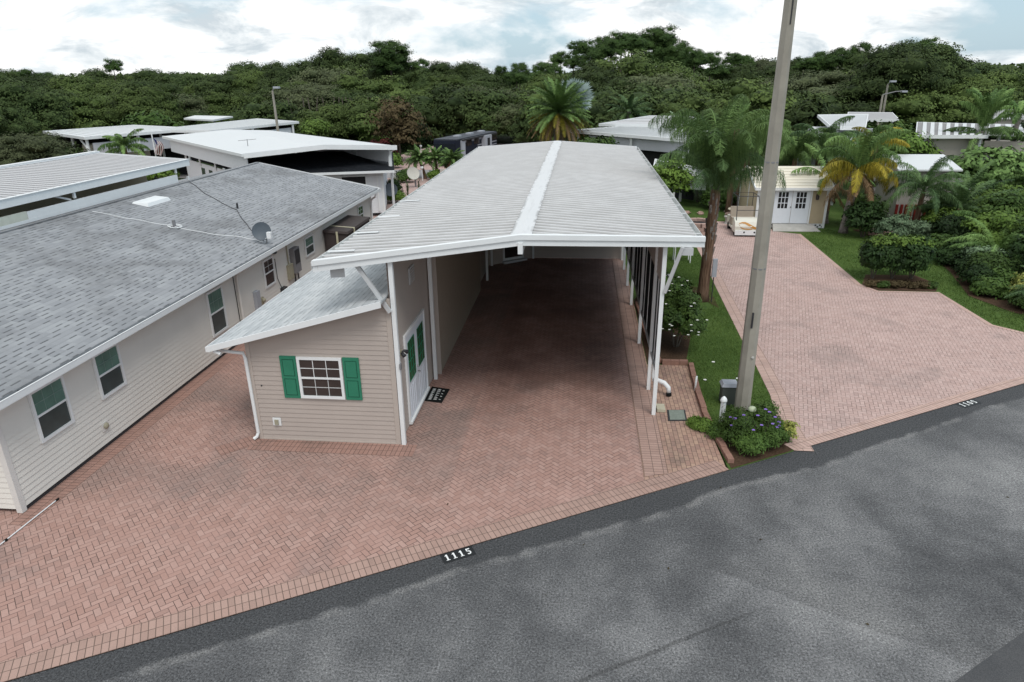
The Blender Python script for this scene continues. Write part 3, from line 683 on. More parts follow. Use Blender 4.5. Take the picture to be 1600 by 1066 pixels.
mb = MB(); lap_wall(mb, (a.x, a.y, 0), sv, dv, [(0, .03), (L, .03), (L, 4.3), (0, 4.3)], .112); mb.build('angled_wall', MT['siding_tan'], HS)
mb = MB(); O = (a.x, a.y, 0)
for q in ((.72, .80, .12, 2.28), (1.72, 1.80, .12, 2.28), (.80, 1.72, 2.20, 2.28), (.80, 1.72, .12, .22)): mb.wbox(O, sv, dv, q[0], q[1], q[2], q[3], 0, .06)
dr = mb.build('entry_door', MT['white'], HS)
MB().wbox(O, sv, dv, .80, 1.72, .22, 2.20, .004, .03).build('door_glass', MT['glass_dark'], dr)
MB().wbox(O, sv, dv, .66, 1.86, .02, .11, 0, .24).build('door_step', MT['shade_white'], dr)
mb = MB(); lap_wall(mb, (-2.08, 29.90, 0), (1, 0), (0, -1), [(0, .03), (3.92, .03), (3.92, 4.3), (0, 4.3)], .112); mb.build('back_wall', MT['siding_tan'], HS)
# shingled lean-to roof
shingle_roof(HS, (-7.74, 12.74, rz(-7.74)), (-7.74, 34.8, rz(-7.74)), (-3.93, 34.8, rz(-3.93)), (-3.93, 12.74, rz(-3.93)), 'shingle_pale', .045)
mb = MB(); mb.hexa([(-7.80, 12.70, rz(-7.8) - .12), (-3.95, 12.70, rz(-3.95) - .12), (-3.95, 12.735, rz(-3.95) - .12), (-7.80, 12.735, rz(-7.8) - .12)],
                   [(-7.80, 12.70, rz(-7.8) + .01), (-3.95, 12.70, rz(-3.95) + .01), (-3.95, 12.735, rz(-3.95) + .01), (-7.80, 12.735, rz(-7.8) + .01)])
mb.build('rake_board', MT['white'], HS)
mb = MB(); mb.hexa([(-7.72, 12.74, rz(-7.72) - .075), (-3.95, 12.74, rz(-3.95) - .075), (-3.95, FY, rz(-3.95) - .075), (-7.72, FY, rz(-7.72) - .075)],
                   [(-7.72, 12.74, rz(-7.72) - .05), (-3.95, 12.74, rz(-3.95) - .05), (-3.95, FY, rz(-3.95) - .05), (-7.72, FY, rz(-7.72) - .05)]); mb.build('soffit', MT['siding_tan_trim'], HS)
mb = MB(); gx0 = -7.84; mb.box(gx0, 12.72, rz(-7.74) - .13, gx0 + .10, 34.8, rz(-7.74) - .115); mb.box(gx0, 12.72, rz(-7.74) - .115, gx0 + .012, 34.8, rz(-7.74) - .02); mb.box(gx0 + .088, 12.72, rz(-7.74) - .115, gx0 + .10, 34.8, rz(-7.74) - .04)
mb.box(gx0, 12.705, rz(-7.74) - .13, gx0 + .1, 12.718, rz(-7.74) - .02)
mb.build('gutter', MT['white'], HS)
mb = MB(); mb.tube([(-7.78, 12.98, 2.28), (-7.60, 12.98, 2.20), (-7.20, 13.04, 2.14), (-7.175, 13.05, 2.0), (-7.165, 13.06, .18), (-7.19, 13.02, .10), (-7.25, 12.98, .06)], .038, 8); mb.build('downspout', MT['white'], HS)
mb = MB(); mb.tube([(-7.72, 12.80, 2.28), (-7.55, 12.78, 2.22)], .045, 8); mb.build('gutter_end', MT['white'], HS)
# front window with six-over-six grilles and panelled green shutters
WO = (-6.03, FY - .016, 1.10); window(HS, WO, (1, 0), (0, -1), 1.00, .98, 3, 2, 'glass_dark', 'glass_dark', 'white', 'muntin')
for x0 in (-6.41, -5.01):
    o = (x0, FY - .016, 1.09); mb = MB(); mb.wbox(o, (1, 0), (0, -1), 0, .36, 0, 1.0, 0, .028)
    sh = mb.build('shutter', MT['green'], HS)
    for z0 in (.07, .53):
        g = MB(); g.wbox(o, (1, 0), (0, -1), .05, .31, z0, z0 + .40, .028, .0305); gp = g.build('panel_groove_shade', MT['green_dark'], sh)
        g = MB(); g.wbox(o, (1, 0), (0, -1), .066, .294, z0 + .016, z0 + .384, .0305, .034); g.build('raised_panel', MT['green'], sh)
mb = MB(); mb.wbox((-6.78, FY - .016, .38), (1, 0), (0, -1), 0, .19, 0, .19, 0, .02); oc = mb.build('outlet_plate', MT['white'], HS)
MB().wbox((-6.78, FY - .036, .38), (1, 0), (0, -1), .055, .135, .03, .15, 0, .035).build('outlet_cover', MT['beige_box'], oc)
MB().ball((-6.92, FY - .02, 1.36), .018, 8, 6).build('wall_screw', MT['dark'], HS)
# double doors on the side wall
DO = (-3.884, 13.93, .12); W = lambda mb, *q: mb.wbox(DO, (0, 1), (1, 0), *q)
mb = MB(); W(mb, 0, .07, 0, 2.15, 0, .045); W(mb, 1.91, 1.98, 0, 2.15, 0, .045); W(mb, .07, 1.91, 2.08, 2.15, 0, .045); W(mb, 0, 1.98, -.06, 0, 0, .08)
df = mb.build('door_frame', MT['white'], HS)
for k in (0, 1):
    s0 = .07 + k * .92; mb = MB(); W(mb, s0 + .006, s0 + .914, .01, 2.07, 0, .028)
    d = mb.build('door', MT['door_white'], HS)
    for j in range(4): q = MB(); W(q, s0 + .14 + j * .165, s0 + .25 + j * .165, .12, .80, .028, .034); q.build('panel', MT['door_white'], d)
    q = MB(); W(q, s0 + .16, s0 + .76, .93, 1.90, .028, .033); q.build('door_glass', MT['glass_green'], d)
    q = MB()
    for j in range(4): W(q, s0 + .155 + j * .2, s0 + .165 + j * .2, .93, 1.90, .033, .04)
    for j in range(5): W(q, s0 + .155, s0 + .765, .926 + j * .243, .934 + j * .243, .033, .042)
    q.build('grille', MT['green'], d)
mb = MB(); mb.tube([(-3.85, 14.93, 1.0), (-3.79, 14.93, 1.0), (-3.79, 14.84, 1.0)], .014, 8); mb.ball((-3.835, 14.93, 1.14), .03, 8, 6); mb.build('door_handle', MT['chrome'], HS, smooth=True)
mb = MB()
mb.wbox((-3.885, 14.78, 3.22), (0, 1), (1, 0), 0, .46, 0, .38, 0, .03); lv = mb.build('gable_vent', MT['shade_white'], HS)
mb = MB()
for j in range(6): mb.wbox((-3.885, 14.78, 3.22), (0, 1), (1, 0), .03, .43, .03 + j * .058, .045 + j * .058, .03, .042)
mb.build('louvre', MT['siding_tan_trim'], lv)
# outdoor spot lamp beside the door
lp = thing('wall_lamp', (-3.87, 13.55, 1.98), 'small twin-head floodlight on the wall beside the green-glazed doors', 'lamp')
mb = MB(); mb.box(-3.884, 13.49, 1.96, -3.84, 13.62, 2.09); mb.build('mount', MT['beige_box'], lp)
for dy in (-.07, .10):
    mb = MB(); mb.tube([(-3.84, 13.55 + dy * .4, 2.03), (-3.80, 13.55 + dy, 2.05), (-3.74, 13.55 + dy * 1.5, 2.0)], [.018, .03, .052], 8); mb.build('lamp_head', MT['dark'], lp, smooth=True)
mb = MB(); mb.box(-3.755, 13.02, 1.86, -3.72, 13.09, 1.99); mb.build('meter_switch', MT['grey_box'], CP)
# the rubber doormat
dm = thing('doormat', (-3.55, 15.65, .012), 'black rubber doormat with white lettering in front of the double doors', 'doormat')
mb = MB(); mb.prism([(-3.84, 15.28), (-3.36, 15.18), (-3.30, 15.98), (-3.80, 16.10)], .014, .03); mb.build('mat', MT['rubber'], dm)
mb = MB(); rg = random.Random(3)
for cx, hh, n in ((-3.70, .085, 7), (-3.56, .085, 6), (-3.44, .05, 4)):      # worn rows of lettering, illegible from here
    for k in range(n):
        yy = 15.34 + k * (.66 / n) + rg.uniform(-.01, .01); w_ = .045 if hh > .06 else .03
        mb.box(cx - hh / 2, yy, .0302, cx + hh / 2, yy + .014, .0325); mb.box(cx - hh / 2, yy + w_, .0302, cx + hh / 2 - rg.choice((0, .04)), yy + w_ + .014, .0325)
        if rg.random() < .7: mb.box(cx - .008, yy + .0141, .0302, cx + .008, yy + w_ - .0001, .0325)
mb.build('lettering', MT['paint_white'], dm)

# ================================================================== the long cream house on the left
LH = thing('house', (-16.2, 20, 0), 'long cream-sided house with grey shingle roof at the left edge', 'house')
WX, WY0, WY1 = -10.45, 9.97, 33.45
mb = MB(); lap_wall(mb, (WX, WY0, 0), (0, 1), (1, 0), [(0, .10), (WY1 - WY0, .10), (WY1 - WY0, 2.32), (0, 2.32)], .118, .018); mb.build('side_wall', MT['siding_cream'], LH)
mb = MB(); mb.box(WX - .02, WY0, 0, WX + .004, WY1, .10); mb.build('foundation_skirt', MT['dark'], LH)
mb = MB(); lap_wall(mb, (-22, WY0, 0), (1, 0), (0, -1), [(0, .10), (11.55, .10), (11.55, 2.3), (5.8, 3.45), (0, 2.3)], .118, .018); mb.build('front_wall', MT['siding_cream'], LH)
mb = MB(); lap_wall(mb, (-22, WY1, 0), (1, 0), (0, 1), [(0, .10), (11.55, .10), (11.55, 2.3), (5.8, 3.5), (0, 2.3)], .118, .018); mb.build('rear_wall', MT['siding_cream'], LH)
for y0, y1 in ((WY0 - .025, WY0 + .09), (WY1 - .09, WY1 + .025)):
    MB().box(WX - .09, y0, .02, WX + .026, y1, 2.34).build('corner_trim', MT['cream_trim'], LH)
GX = -10.06
shingle_roof(LH, (GX - .06, 9.55, 2.47), (GX - .06, 33.75, 2.47), (-16.2, 33.75, 3.72), (-16.2, 9.55, 3.72), 'shingle', .05)
shingle_roof(LH, (-22.4, 33.75, 2.47), (-22.4, 9.55, 2.47), (-16.2, 9.55, 3.72), (-16.2, 33.75, 3.72), 'shingle', .05)
mb = MB(); mb.box(-16.28, 9.55, 3.715, -16.12, 33.75, 3.745); mb.build('ridge_cap', MT['shingle'], LH)
mb = MB(); mb.box(WX, 9.6, 2.30, GX - .08, 33.7, 2.33); mb.build('soffit', MT['cream_trim'], LH)
mb = MB(); y0, y1 = 9.5, 33.8
mb.box(GX - .07, y0, 2.33, GX + .06, y1, 2.345); mb.box(GX + .048, y0, 2.345, GX + .062, y1, 2.462); mb.box(GX - .07, y0, 2.345, GX - .058, y1, 2.415); mb.box(GX + .040, y0, 2.462, GX + .066, y1, 2.474)
g = mb.build('gutter', MT['white'], LH)
mb = MB(); y = 10.3
while y < 33: mb.box(GX - .058, y, 2.43, GX + .040, y + .03, 2.442); y += 1.4
mb.build('gutter_bracket', MT['dark'], g)
for s_, yy in ((1, 33.77), (1, 9.53)):
    mb = MB(); mb.hexa([(GX, yy, 2.36), (-16.2, yy, 3.60), (-16.2, yy + .03, 3.60), (GX, yy + .03, 2.36)][::-1], [(GX, yy, 2.50), (-16.2, yy, 3.74), (-16.2, yy + .03, 3.74), (GX, yy + .03, 2.50)][::-1]); mb.build('rake_board', MT['white'], LH)
for y0, z0, w, h, kind in ((10.79, 1.05, .92, 1.09, 0), (12.62, 1.10, .86, 1.05, 0), (17.38, .74, .88, 1.33, 0), (21.0, 1.10, .80, .95, 1), (24.62, 1.25, .90, .74, 0), (31.2, 1.15, .8, .85, 2)):
    o = (WX + .016, y0, z0)
    if kind == 0: window(LH, o, (0, 1), (1, 0), w, h, 3, 2, 'glass_teal', 'glass_slate', 'muntin_dim', None)
    elif kind == 1: window(LH, o, (0, 1), (1, 0), w, h, 2, 2, 'glass_dark', 'glass_dark', 'muntin', None)
    else: window(LH, o, (0, 1), (1, 0), w, h, 2, 2, 'glass_green', 'glass_green', 'white', 'white')
mb = MB(); mb.wbox((WX + .016, 12.42, .40), (0, 1), (1, 0), 0, .20, 0, .20, 0, .02); v = mb.build('vent_plate', MT['cream_trim'], LH)
MB().ball((WX + .05, 12.53, .51), (.05, .075, .075), 10, 6).build('vent_hood', MT['beige_box'], v, smooth=True)
for y in (19.15,):
    mb = MB(); mb.tube([(GX, y + .5, 2.34), (GX - .05, y + .35, 2.27), (WX + .09, y + .02, 2.16), (WX + .075, y, 2.0), (WX + .075, y, .12), (WX + .16, y, .04)], .042, 8); mb.build('downspout', MT['cream_trim'], LH)
mb = MB(); mb.tube([(GX, 33.1, 2.34), (GX - .02, 33.1, 2.16), (WX + .12, 33.2, 2.0), (WX + .07, 33.25, 1.8), (WX + .07, 33.25, .06)], .045, 8); mb.build('downspout', MT['white'], LH)
MB().tube([(WX + .03, 19.02, 2.28), (WX + .03, 19.02, .1)], .012, 6).build('cable_conduit', MT['dark'], LH)
MB().box(WX + .01, 20.10, .60, WX + .13, 20.36, 1.26).build('utility_cabinet', MT['ltgrey_box'], LH, bevel=.01)
mb = MB(); mb.box(WX + .01, 20.42, .72, WX + .10, 20.62, .95); mb.ball((WX + .13, 20.55, .86), .075, 8, 6); mb.build('hose_reel', MT['beige_box'], LH)
mb = MB(); mb.box(WX + .01, 22.82, .88, WX + .12, 23.18, 1.42); jb = mb.build('junction_box', MT['beige_box'], LH, bevel=.008)
MB().tube([(WX + .04, 22.98, 1.42), (WX + .04, 22.98, 2.3)], .022, 6).build('conduit', MT['beige_box'], jb)
mb = MB(); mb.box(WX + .01, 23.20, 1.02, WX + .20, 23.70, 1.92); mbx = mb.build('meter_panel', MT['grey_box'], LH, bevel=.01)
MB().box(WX + .201, 23.25, 1.35, WX + .212, 23.65, 1.86).build('panel_door', MT['dark'], mbx)
MB().tube([(WX + .08, 23.3, 1.02), (WX + .08, 23.35, .35)], .03, 6).build('conduit', MT['dark'], mbx)
MB().tube([(WX + .08, 23.6, 1.02), (WX + .08, 23.62, .5)], .02, 6).build('conduit', MT['dark'], mbx)
mb = MB(); mb.tube([(WX + .05, 21.92, 1.9), (WX + .04, 21.95, 1.2), (WX + .05, 22.15, .80), (WX + .07, 22.3, .72)], .012, 6); mb.box(WX + .01, 22.1, .55, WX + .14, 22.42, .78); mb.build('cable_box', MT['dark'], LH)
mb = MB(); mb.box(WX + .01, 21.88, 2.08, WX + .12, 22.02, 2.28); mb.build('floodlight', MT['dark'], LH)
# roof fittings
zl = lambda x: 2.47 + (GX - .06 - x) / (16.2 + GX - .06) * 1.25 if False else 2.47 + ((GX - .06) - x) * 1.25 / 6.08
mb = MB(); x0, x1, y0, y1 = -15.72, -15.12, 22.7, 24.1
mb.hexa([(x0, y0, zl(x0)), (x1, y0, zl(x1)), (x1, y1, zl(x1)), (x0, y1, zl(x0))], [(x0 + .05, y0 + .05, zl(x0) + .05), (x1 - .05, y0 + .05, zl(x1) + .12), (x1 - .05, y1 - .05, zl(x1) + .12), (x0 + .05, y1 - .05, zl(x0) + .05)])
sk = mb.build('skylight', MT['white'], LH)
def dish(root, c, r, face, mat, n=20):
    """offset dish: shallow bowl facing a direction"""
    f = Vector(face).normalized(); q = f.to_track_quat('Z', 'Y'); mb = MB()
    prof = [(r, 0.0), (r * 1.01, -.006), (r * .8, -r * .09), (r * .5, -r * .17), (r * .2, -r * .205), (0.001, -r * .21)]
    mb.lathe(prof, (0, 0, 0), n); mb.lathe([(r * .985, .001), (r * .78, -r * .075), (r * .48, -r * .155), (.001, -r * .19)][::-1], (0, 0, 0), n)
    mb.v = [tuple(Vector(c) + q @ Vector(v)) for v in mb.v]
    o = mb.build('reflector', mat, root, smooth=True); return q
sdx = thing('satellite_dish', (-10.35, 21.3, 2.53), 'grey satellite dish on the shingle roof edge of the cream house', 'satellite dish')
q = dish(sdx, (-10.45, 21.35, 2.98), .30, (.35, -1, .35), MT['dish_grey'])
mb = MB(); mb.tube([(-10.42, 21.55, 2.53), (-10.42, 21.6, 2.8), (-10.45, 21.45, 2.93)], .022, 8); mb.build('mast', MT['grey_box'], sdx)
mb = MB(); mb.tube([(-10.42, 21.4, 2.70), (-10.08, 21.08, 2.86)], .014, 6); mb.box(-10.12, 20.98, 2.82, -9.98, 21.10, 3.02); mb.build('feed_arm', MT['white'], sdx)
vt = thing('roof_vent', (-13.35, 21.2, 3.1), 'small grey vent pipe with coiled white cable on the shingle roof', 'vent')
mb = MB(); mb.tube([(-13.35, 21.2, zl(-13.35) - .02), (-13.35, 21.2, zl(-13.35) + .22)], .055, 10); mb.build('pipe', MT['grey_box'], vt)
mb = MB()
for k in range(3):
    rr = .14 + .03 * k; mb.tube([(-13.3 + rr * math.cos(a), 21.15 + rr * 1.2 * math.sin(a), zl(-13.3 + rr * math.cos(a)) + .02 + .012 * k) for a in [t * math.pi / 8 for t in range(17)]], .011, 5, cap=False)
mb.build('cable_coil', MT['white'], vt)
def cable(pts, r, mat, label):
    p = []
    for i in range(len(pts) - 1):
        for k in range(6):
            t = k / 6; a, b = pts[i], pts[i + 1]; x = a[0] + (b[0] - a[0]) * t; y = a[1] + (b[1] - a[1]) * t + .04 * math.sin(6 * t + i)
            p.append((x, y, zl(x) + .015))
    x, y = pts[-1]; p.append((x, y, zl(x) + .015))
    tag(MB().tube(p, r, 5).build('cable', mat), label, 'cable')
cable([(-15.9, 20.9), (-14.6, 21.0), (-13.5, 21.15), (-12.2, 21.2), (-11.2, 21.6), (-10.5, 21.5)], .012, MT['white'], 'white cable running across the grey shingle roof to the dish')
cable([(-16.1, 27.2), (-14.5, 25.7), (-12.9, 24.6), (-11.6, 22.8), (-10.6, 21.7)], .012, MT['dark'], 'black cable slanting down the grey shingle roof from the ridge')
vs = thing('vent_stack', (-13.0, 25.2, 3.0), 'small dark plumbing vent low on the far shingle roof', 'vent')
MB().tube([(-13.0, 24.9, zl(-13.0) - .02), (-13.0, 24.9, zl(-13.0) + .2)], .04, 8).build('pipe', MT['dark'], vs)
# dark storage box beside the house, strapped
sb = thing('storage_box', (-9.85, 28.0, 0), 'dark brown outdoor storage box with pale strap against the cream house', 'storage box')
mb = MB(); mb.box(-10.36, 26.6, 0, -9.42, 29.7, 1.78); mb.build('body', MT['brown_box'], sb, bevel=.03)
mb = MB(); mb.hexa([(-10.40, 26.55, 1.80), (-9.36, 26.55, 1.74), (-9.36, 29.75, 1.74), (-10.40, 29.75, 1.80)], [(-10.40, 26.58, 1.90), (-9.39, 26.58, 1.83), (-9.39, 29.72, 1.83), (-10.40, 29.72, 1.90)]); mb.build('lid', MT['brown_box'], sb)
mb = MB(); mb.hexa([(-10.41, 27.35, 1.901), (-9.38, 27.35, 1.832), (-9.38, 27.43, 1.832), (-10.41, 27.43, 1.901)], [(-10.41, 27.35, 1.912), (-9.38, 27.35, 1.843), (-9.38, 27.43, 1.843), (-10.41, 27.43, 1.912)]); mb.box(-9.39, 27.35, 0, -9.345, 27.43, 1.843)
mb.box(-9.86, 26.53, 0, -9.78, 26.545, 1.84); mb.build('strap', plain('pale_strap', (0.52, 0.50, 0.36), 0.8, 0.1), sb)
# pole lying on the bricks
tg = thing('awning_pole', (-10.08, 9.6, .02), 'long thin white pole lying on the bricks at the cream house corner', 'pole')
MB().tube([(-10.10, 8.7, .035), (-10.07, 10.36, .035)], .011, 8).build('shaft', MT['white'], tg)
MB().tube([(-10.07, 10.36, .035), (-10.068, 10.44, .035)], .021, 8).build('tip', MT['rubber'], tg)
MB().tube([(-10.093, 9.12, .035), (-10.092, 9.17, .035)], .024, 8).build('clip', MT['rubber'], tg)
# ================================================================== carports, houses and roofs beyond
def pan_roof(root, a, b, c, d, mat, rib=0.3, th=.08, name='roof', hgt=.05, rw=.06, groove=False):
    """a->b front edge, d->c rear edge; ribs run a->b"""
    A, B, C, D = map(Vector, (a, b, c, d)); mb = MB(); mb.slab(A, B, C, D, th); nf = len(mb.f); n = int((D - A).length / rib)
    for k in range(1, n):
        t = k / n; p = A.lerp(D, t); q = B.lerp(C, t); p.z += hgt / 2; q.z += hgt / 2
        mb.beam(p, q, rw, hgt)
    o = mb.build(name, MT[mat], root)
    if groove:
        o.data.materials.append(MT['groove']); o.data.polygons[1].material_index = 1
    return o
# --- neighbour's carport rising behind the cream house
NC = thing('carport', (-19, 20, 0), 'low ribbed metal carport roof behind the shingle ridge at the left edge', 'carport')
NX = -16.55
pan_roof(NC, (-21.6, 6, 4.62), (NX, 6, 4.48), (NX, 28.05, 4.48), (-21.3, 29.3, 4.62), 'pan_grey', .34, rw=.15, groove=True)
mb = MB(); mb.box(NX, 6, 4.27, NX + .07, 28.1, 4.52); mb.box(NX - .02, 6, 4.521, NX + .10, 28.1, 4.54); mb.build('fascia', MT['white'], NC)
mb = MB(); mb.beam((-21.45, 29.3, 4.62), (NX, 28.1, 4.47), .06, .12); mb.build('rear_trim', MT['white'], NC)
mb = MB(); mb.beam((-21.75, 6, 4.70), (-21.40, 29.3, 4.70), .22, .10); mb.build('far_gutter', MT['white'], NC)
mb = MB(); mb.box(NX - .05, 18.95, 3.74, NX + .03, 27.1, 4.02); mb.box(NX + .031, 6, 3.70, NX + .035, 27.1, 3.80); mb.build('beam', MT['white'], NC)
mb = MB(); mb.box(NX - .05, 6, 3.74, NX + .025, 18.93, 4.04); mb.build('beam', plain('pale_green_white_trim', (0.55, 0.57, 0.50), 0.6, 0.2), NC)
for y in (21.05, 27.05): MB().box(NX - .04, y, 4.07, NX + .02, y + .09, 4.27).build('post', MT['white'], NC)
MB().beam((NX - .1, 20.2, 4.30), (NX - .02, 20.9, 4.05), .06, .06).build('brace', MT['shade_white'], NC)
mb = MB(); mb.box(-18.3, 6, 2.2, -18.2, 27.6, 4.42); mb.build('inner_wall', MT['siding_khaki'], NC)
for y in (12, 20, 27.9): MB().box(-16.62, y, 0, -16.54, y + .08, 3.83).build('post', MT['white'], NC)
MB().box(-19.8, 28.4, 0, -19.72, 28.48, 4.5).build('post', MT['white'], NC)

# --- white-roofed house at an angle
WH = thing('house', (-16, 41, 0), 'white house with broad plain white canopy roof above a black shingle roof', 'house')
A = Vector((-17.97, 35.92, 3.9)); B = Vector((-10.75, 40.29, 3.9)); Cc = Vector((-14.25, 37.9, 4.17)); AX = Vector((-11.54, 11.66, 0))
AXR = Vector((-13.2, 12.4, 0)); AXM = Vector((-11.6, 12.0, 0))
def wslab(p, q, r, s, nm): MB().slab(p, q, r, s, .07).build(nm, MT['pan_white'], WH)
wslab(A, Cc, Cc + AXM, A + AX, 'roof_panel'); wslab(Cc, B, B + AXR, Cc + AXM, 'roof_panel')
mb = MB(); mb.beam(A - Vector((0, 0, .1)), Cc - Vector((0, 0, .1)), .05, .26); mb.beam(Cc - Vector((0, 0, .1)), B - Vector((0, 0, .1)), .05, .26); mb.build('fascia', MT['white'], WH)
mb = MB(); mb.beam(A - Vector((.03, .03, .06)), A + AX - Vector((.03, .03, .06)), .10, .16); mb.build('gutter', MT['white'], WH)
n2 = Vector((.72, .69, 0))
p0 = A + n2 * .3 + AX * .02; p1 = A + n2 * .3 + AX * .97
def vwall(a, b, z0, z1, nm, mat, t=.06, root=WH):
    a = Vector((a[0], a[1], 0)); b = Vector((b[0], b[1], 0)); d = (b - a).normalized(); s = Vector((-d.y, d.x, 0)) * t; q = lambda p, z: (p.x, p.y, z)
    return MB().hexa([q(a, z0), q(b, z0), q(b + s, z0), q(a + s, z0)][::-1], [q(a, z1), q(b, z1), q(b + s, z1), q(a + s, z1)][::-1]).build(nm, MT[mat], root)
vwall(p0, p1, 2.88, 3.82, 'header_panel', 'siding_white')
p0b = A + n2 * 1.2 + AX * .05; p1b = A + n2 * 1.2 + AX * .9
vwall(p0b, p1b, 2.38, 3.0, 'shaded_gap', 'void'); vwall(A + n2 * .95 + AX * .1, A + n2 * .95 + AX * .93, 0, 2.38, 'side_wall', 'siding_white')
for t in (.10, .30, .50, .70, .9):
    c = A + n2 * .84 + AX * t; MB().box(c.x - .05, c.y - .05, 2.2, c.x + .05, c.y + .05, 3.0).build('post', MT['white'], WH)
for t in (.66, .56):
    c = A + n2 * .92 + AX * t; c2 = c + AX * .045; vwall(c, c2, .9, 2.1, 'window', 'glass_slate', .05)
# right header of the canopy
q0 = B - n2 * .0 + Vector((-.45, .1, 0)); q1 = q0 + AXR * .9
vwall(q1, q0, 2.95, 3.86, 'header_panel', 'siding_white'); 
for t in (0.0, .22, .44, .66, .88):
    c = q0 + AXR * t; MB().box(c.x - .06, c.y - .06, 0, c.x + .06, c.y + .06, 3.86).build('post', MT['white'], WH)
MB().tube([(B.x - .05, B.y, 3.75), (B.x - .35, B.y + .05, 3.62), (B.x - .52, B.y + .05, 3.3), (B.x - .52, B.y + .05, 2.4)], .06, 8).build('downspout', MT['white'], WH)
# the black-shingled house in front, its white wall and dark window
BH = thing('house', (-14.5, 40, 0), 'white-sided house with black hip roof and one dark window facing us', 'house')
ev0 = Vector((-18.6, 36.6, 2.7)); ev1 = Vector((-10.6, 38.85, 2.7)); apx = Vector((-16.6, 42.0, 3.42)); bk = Vector((-13.4, 49.0, 2.75)); lf = Vector((-23.5, 43.0, 2.7))
mb = MB()
for tri in ((ev0, ev1, apx), (ev1, bk, apx), (lf, ev0, apx), (bk, lf, apx)): mb.poly([tuple(p) for p in tri], [(p.x, p.y) for p in tri])
mb.build('roof', MT['shingle_black'], BH)
mb = MB(); mb.beam(ev0 - Vector((0, 0, .07)), ev1 - Vector((0, 0, .07)), .10, .13); mb.build('fascia', MT['white'], BH)
w0 = Vector((-18.6, 37.5, 0)); w1 = Vector((-11.45, 39.3, 0)); d = (w1 - w0).normalized(); dvv = (d.y, -d.x); L = (w1 - w0).length
mb = MB(); lap_wall(mb, tuple(w0), (d.x, d.y), dvv, [(0, .2), (L, .2), (L, 2.6), (0, 2.6)], .15, .012); mb.build('front_wall', MT['siding_white'], BH)
mb = MB(); lap_wall(mb, tuple(w1), (-dvv[0], -dvv[1]), (d.x, d.y), [(0, .2), (9, .2), (9, 2.6), (0, 2.6)], .15, .012); mb.build('side_wall', MT['siding_white'], BH)
mb = MB(); mb.wbox(tuple(w0), (d.x, d.y), dvv, L - .09, L + .03, .1, 2.62, -.02, .03); mb.build('corner_trim', MT['white'], BH)
mb = MB(); mb.wbox(tuple(w0), (d.x, d.y), dvv, 5.0, 6.45, 1.82, 2.38, 0.02, .05); wn = mb.build('window', MT['white'], BH)
MB().wbox(tuple(w0), (d.x, d.y), dvv, 5.06, 6.39, 1.88, 2.32, .05, .062).build('pane', MT['void'], wn)
mb = MB(); mb.wbox(tuple(w0), (d.x, d.y), dvv, L - .35, L - .27, .3, 2.55, .02, .09); mb.build('downspout', MT['white'], BH)
# antenna on the white canopy
an = thing('antenna', (-20.0, 40.6, 4.0), 'thin rooftop aerial on the plain white canopy roof', 'antenna')
MB().tube([(-19.3, 39.3, 3.95), (-19.3, 39.3, 4.38)], .02, 5).build('mast', MT['grey_box'], an)
mb = MB(); mb.tube([(-19.7, 39.0, 4.32), (-18.9, 39.6, 4.36)], .013, 5); mb.tube([(-19.5, 39.5, 4.34), (-19.3, 39.0, 4.34)], .01, 5); mb.build('elements', MT['grey_box'], an)

def simple_carport(label, quad, ridge, posts, hpan=None, mat='pan_white', wallmat='siding_grey', loc=None, cat='carport', group=None, depth=.9, skirt=None, rib=.5, groove=False, turn=False):
    z = sum(p[2] for p in quad) / 4; cx = sum(p[0] for p in quad) / 4; cy = sum(p[1] for p in quad) / 4
    t = thing('carport', (cx, cy, 0), label, cat, group)
    pan_roof(t, *(list(quad[1:]) + [quad[0]] if turn else quad), mat, rib, rw=rib * .55 if groove else .06, groove=groove)
    f = MB()
    for i in range(4):
        a, b = Vector(quad[i]), Vector(quad[(i + 1) % 4]); f.beam(a - Vector((0, 0, .06)), b - Vector((0, 0, .06)), .06, .2)
    f.build('fascia', MT['white'], t)
    for x, y in posts: MB().box(x - .07, y - .07, 0, x + .07, y + .07, z - .05).build('post', MT['white'], t)
    for (a, b, z0, z1, m_) in (hpan or []): vwall(Vector(a), Vector(b), z0, z1, 'wall_panel', m_, .06, t)
    return t
# far carports on the left
simple_carport('long grey-white carport furthest left with open bays under it', [(-41.9, 51.7, 3.95), (-35.8, 48.0, 3.8), (-31.8, 56.5, 3.8), (-38.8, 58.5, 3.95)], None,
    [(-41.4, 52.2), (-35.9, 48.3), (-34.2, 51.8), (-32.4, 55.4), (-38.6, 50.4)],
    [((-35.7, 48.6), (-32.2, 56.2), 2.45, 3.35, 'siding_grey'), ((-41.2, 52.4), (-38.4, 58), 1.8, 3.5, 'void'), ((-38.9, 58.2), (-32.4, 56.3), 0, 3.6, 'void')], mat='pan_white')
simple_carport('long white carport in front of the forest behind the white-roofed house', [(-34.8, 54.6, 3.82), (-29.2, 53.4, 3.82), (-26.3, 64.3, 3.82), (-31.5, 66.8, 3.95)], None,
    [(-29.0, 54.3), (-28.0, 58.3), (-26.6, 63.5), (-34.4, 55.1)], [((-28.9, 54.4), (-26.8, 63.6), 2.7, 3.35, 'siding_white'), ((-31, 66), (-26.9, 64), 0, 3.5, 'void')])
for c in [o for o in COL.objects if o.name.startswith('carport') and o.get('label', '').startswith('long grey-white')]:
    MB().beam((-35.9, 48.2, 3.0), (-36.9, 48.9, 3.72), .1, .1).build('brace', MT['white'], c)
tag(MB().slab((-38.5, 66, 4.1), (-35, 65, 4.0), (-34.5, 68, 4.15), (-39, 69, 4.2), .15).build('white_roof', MT['pan_white']), 'scrap of white roof showing above the furthest left carport', 'roof')
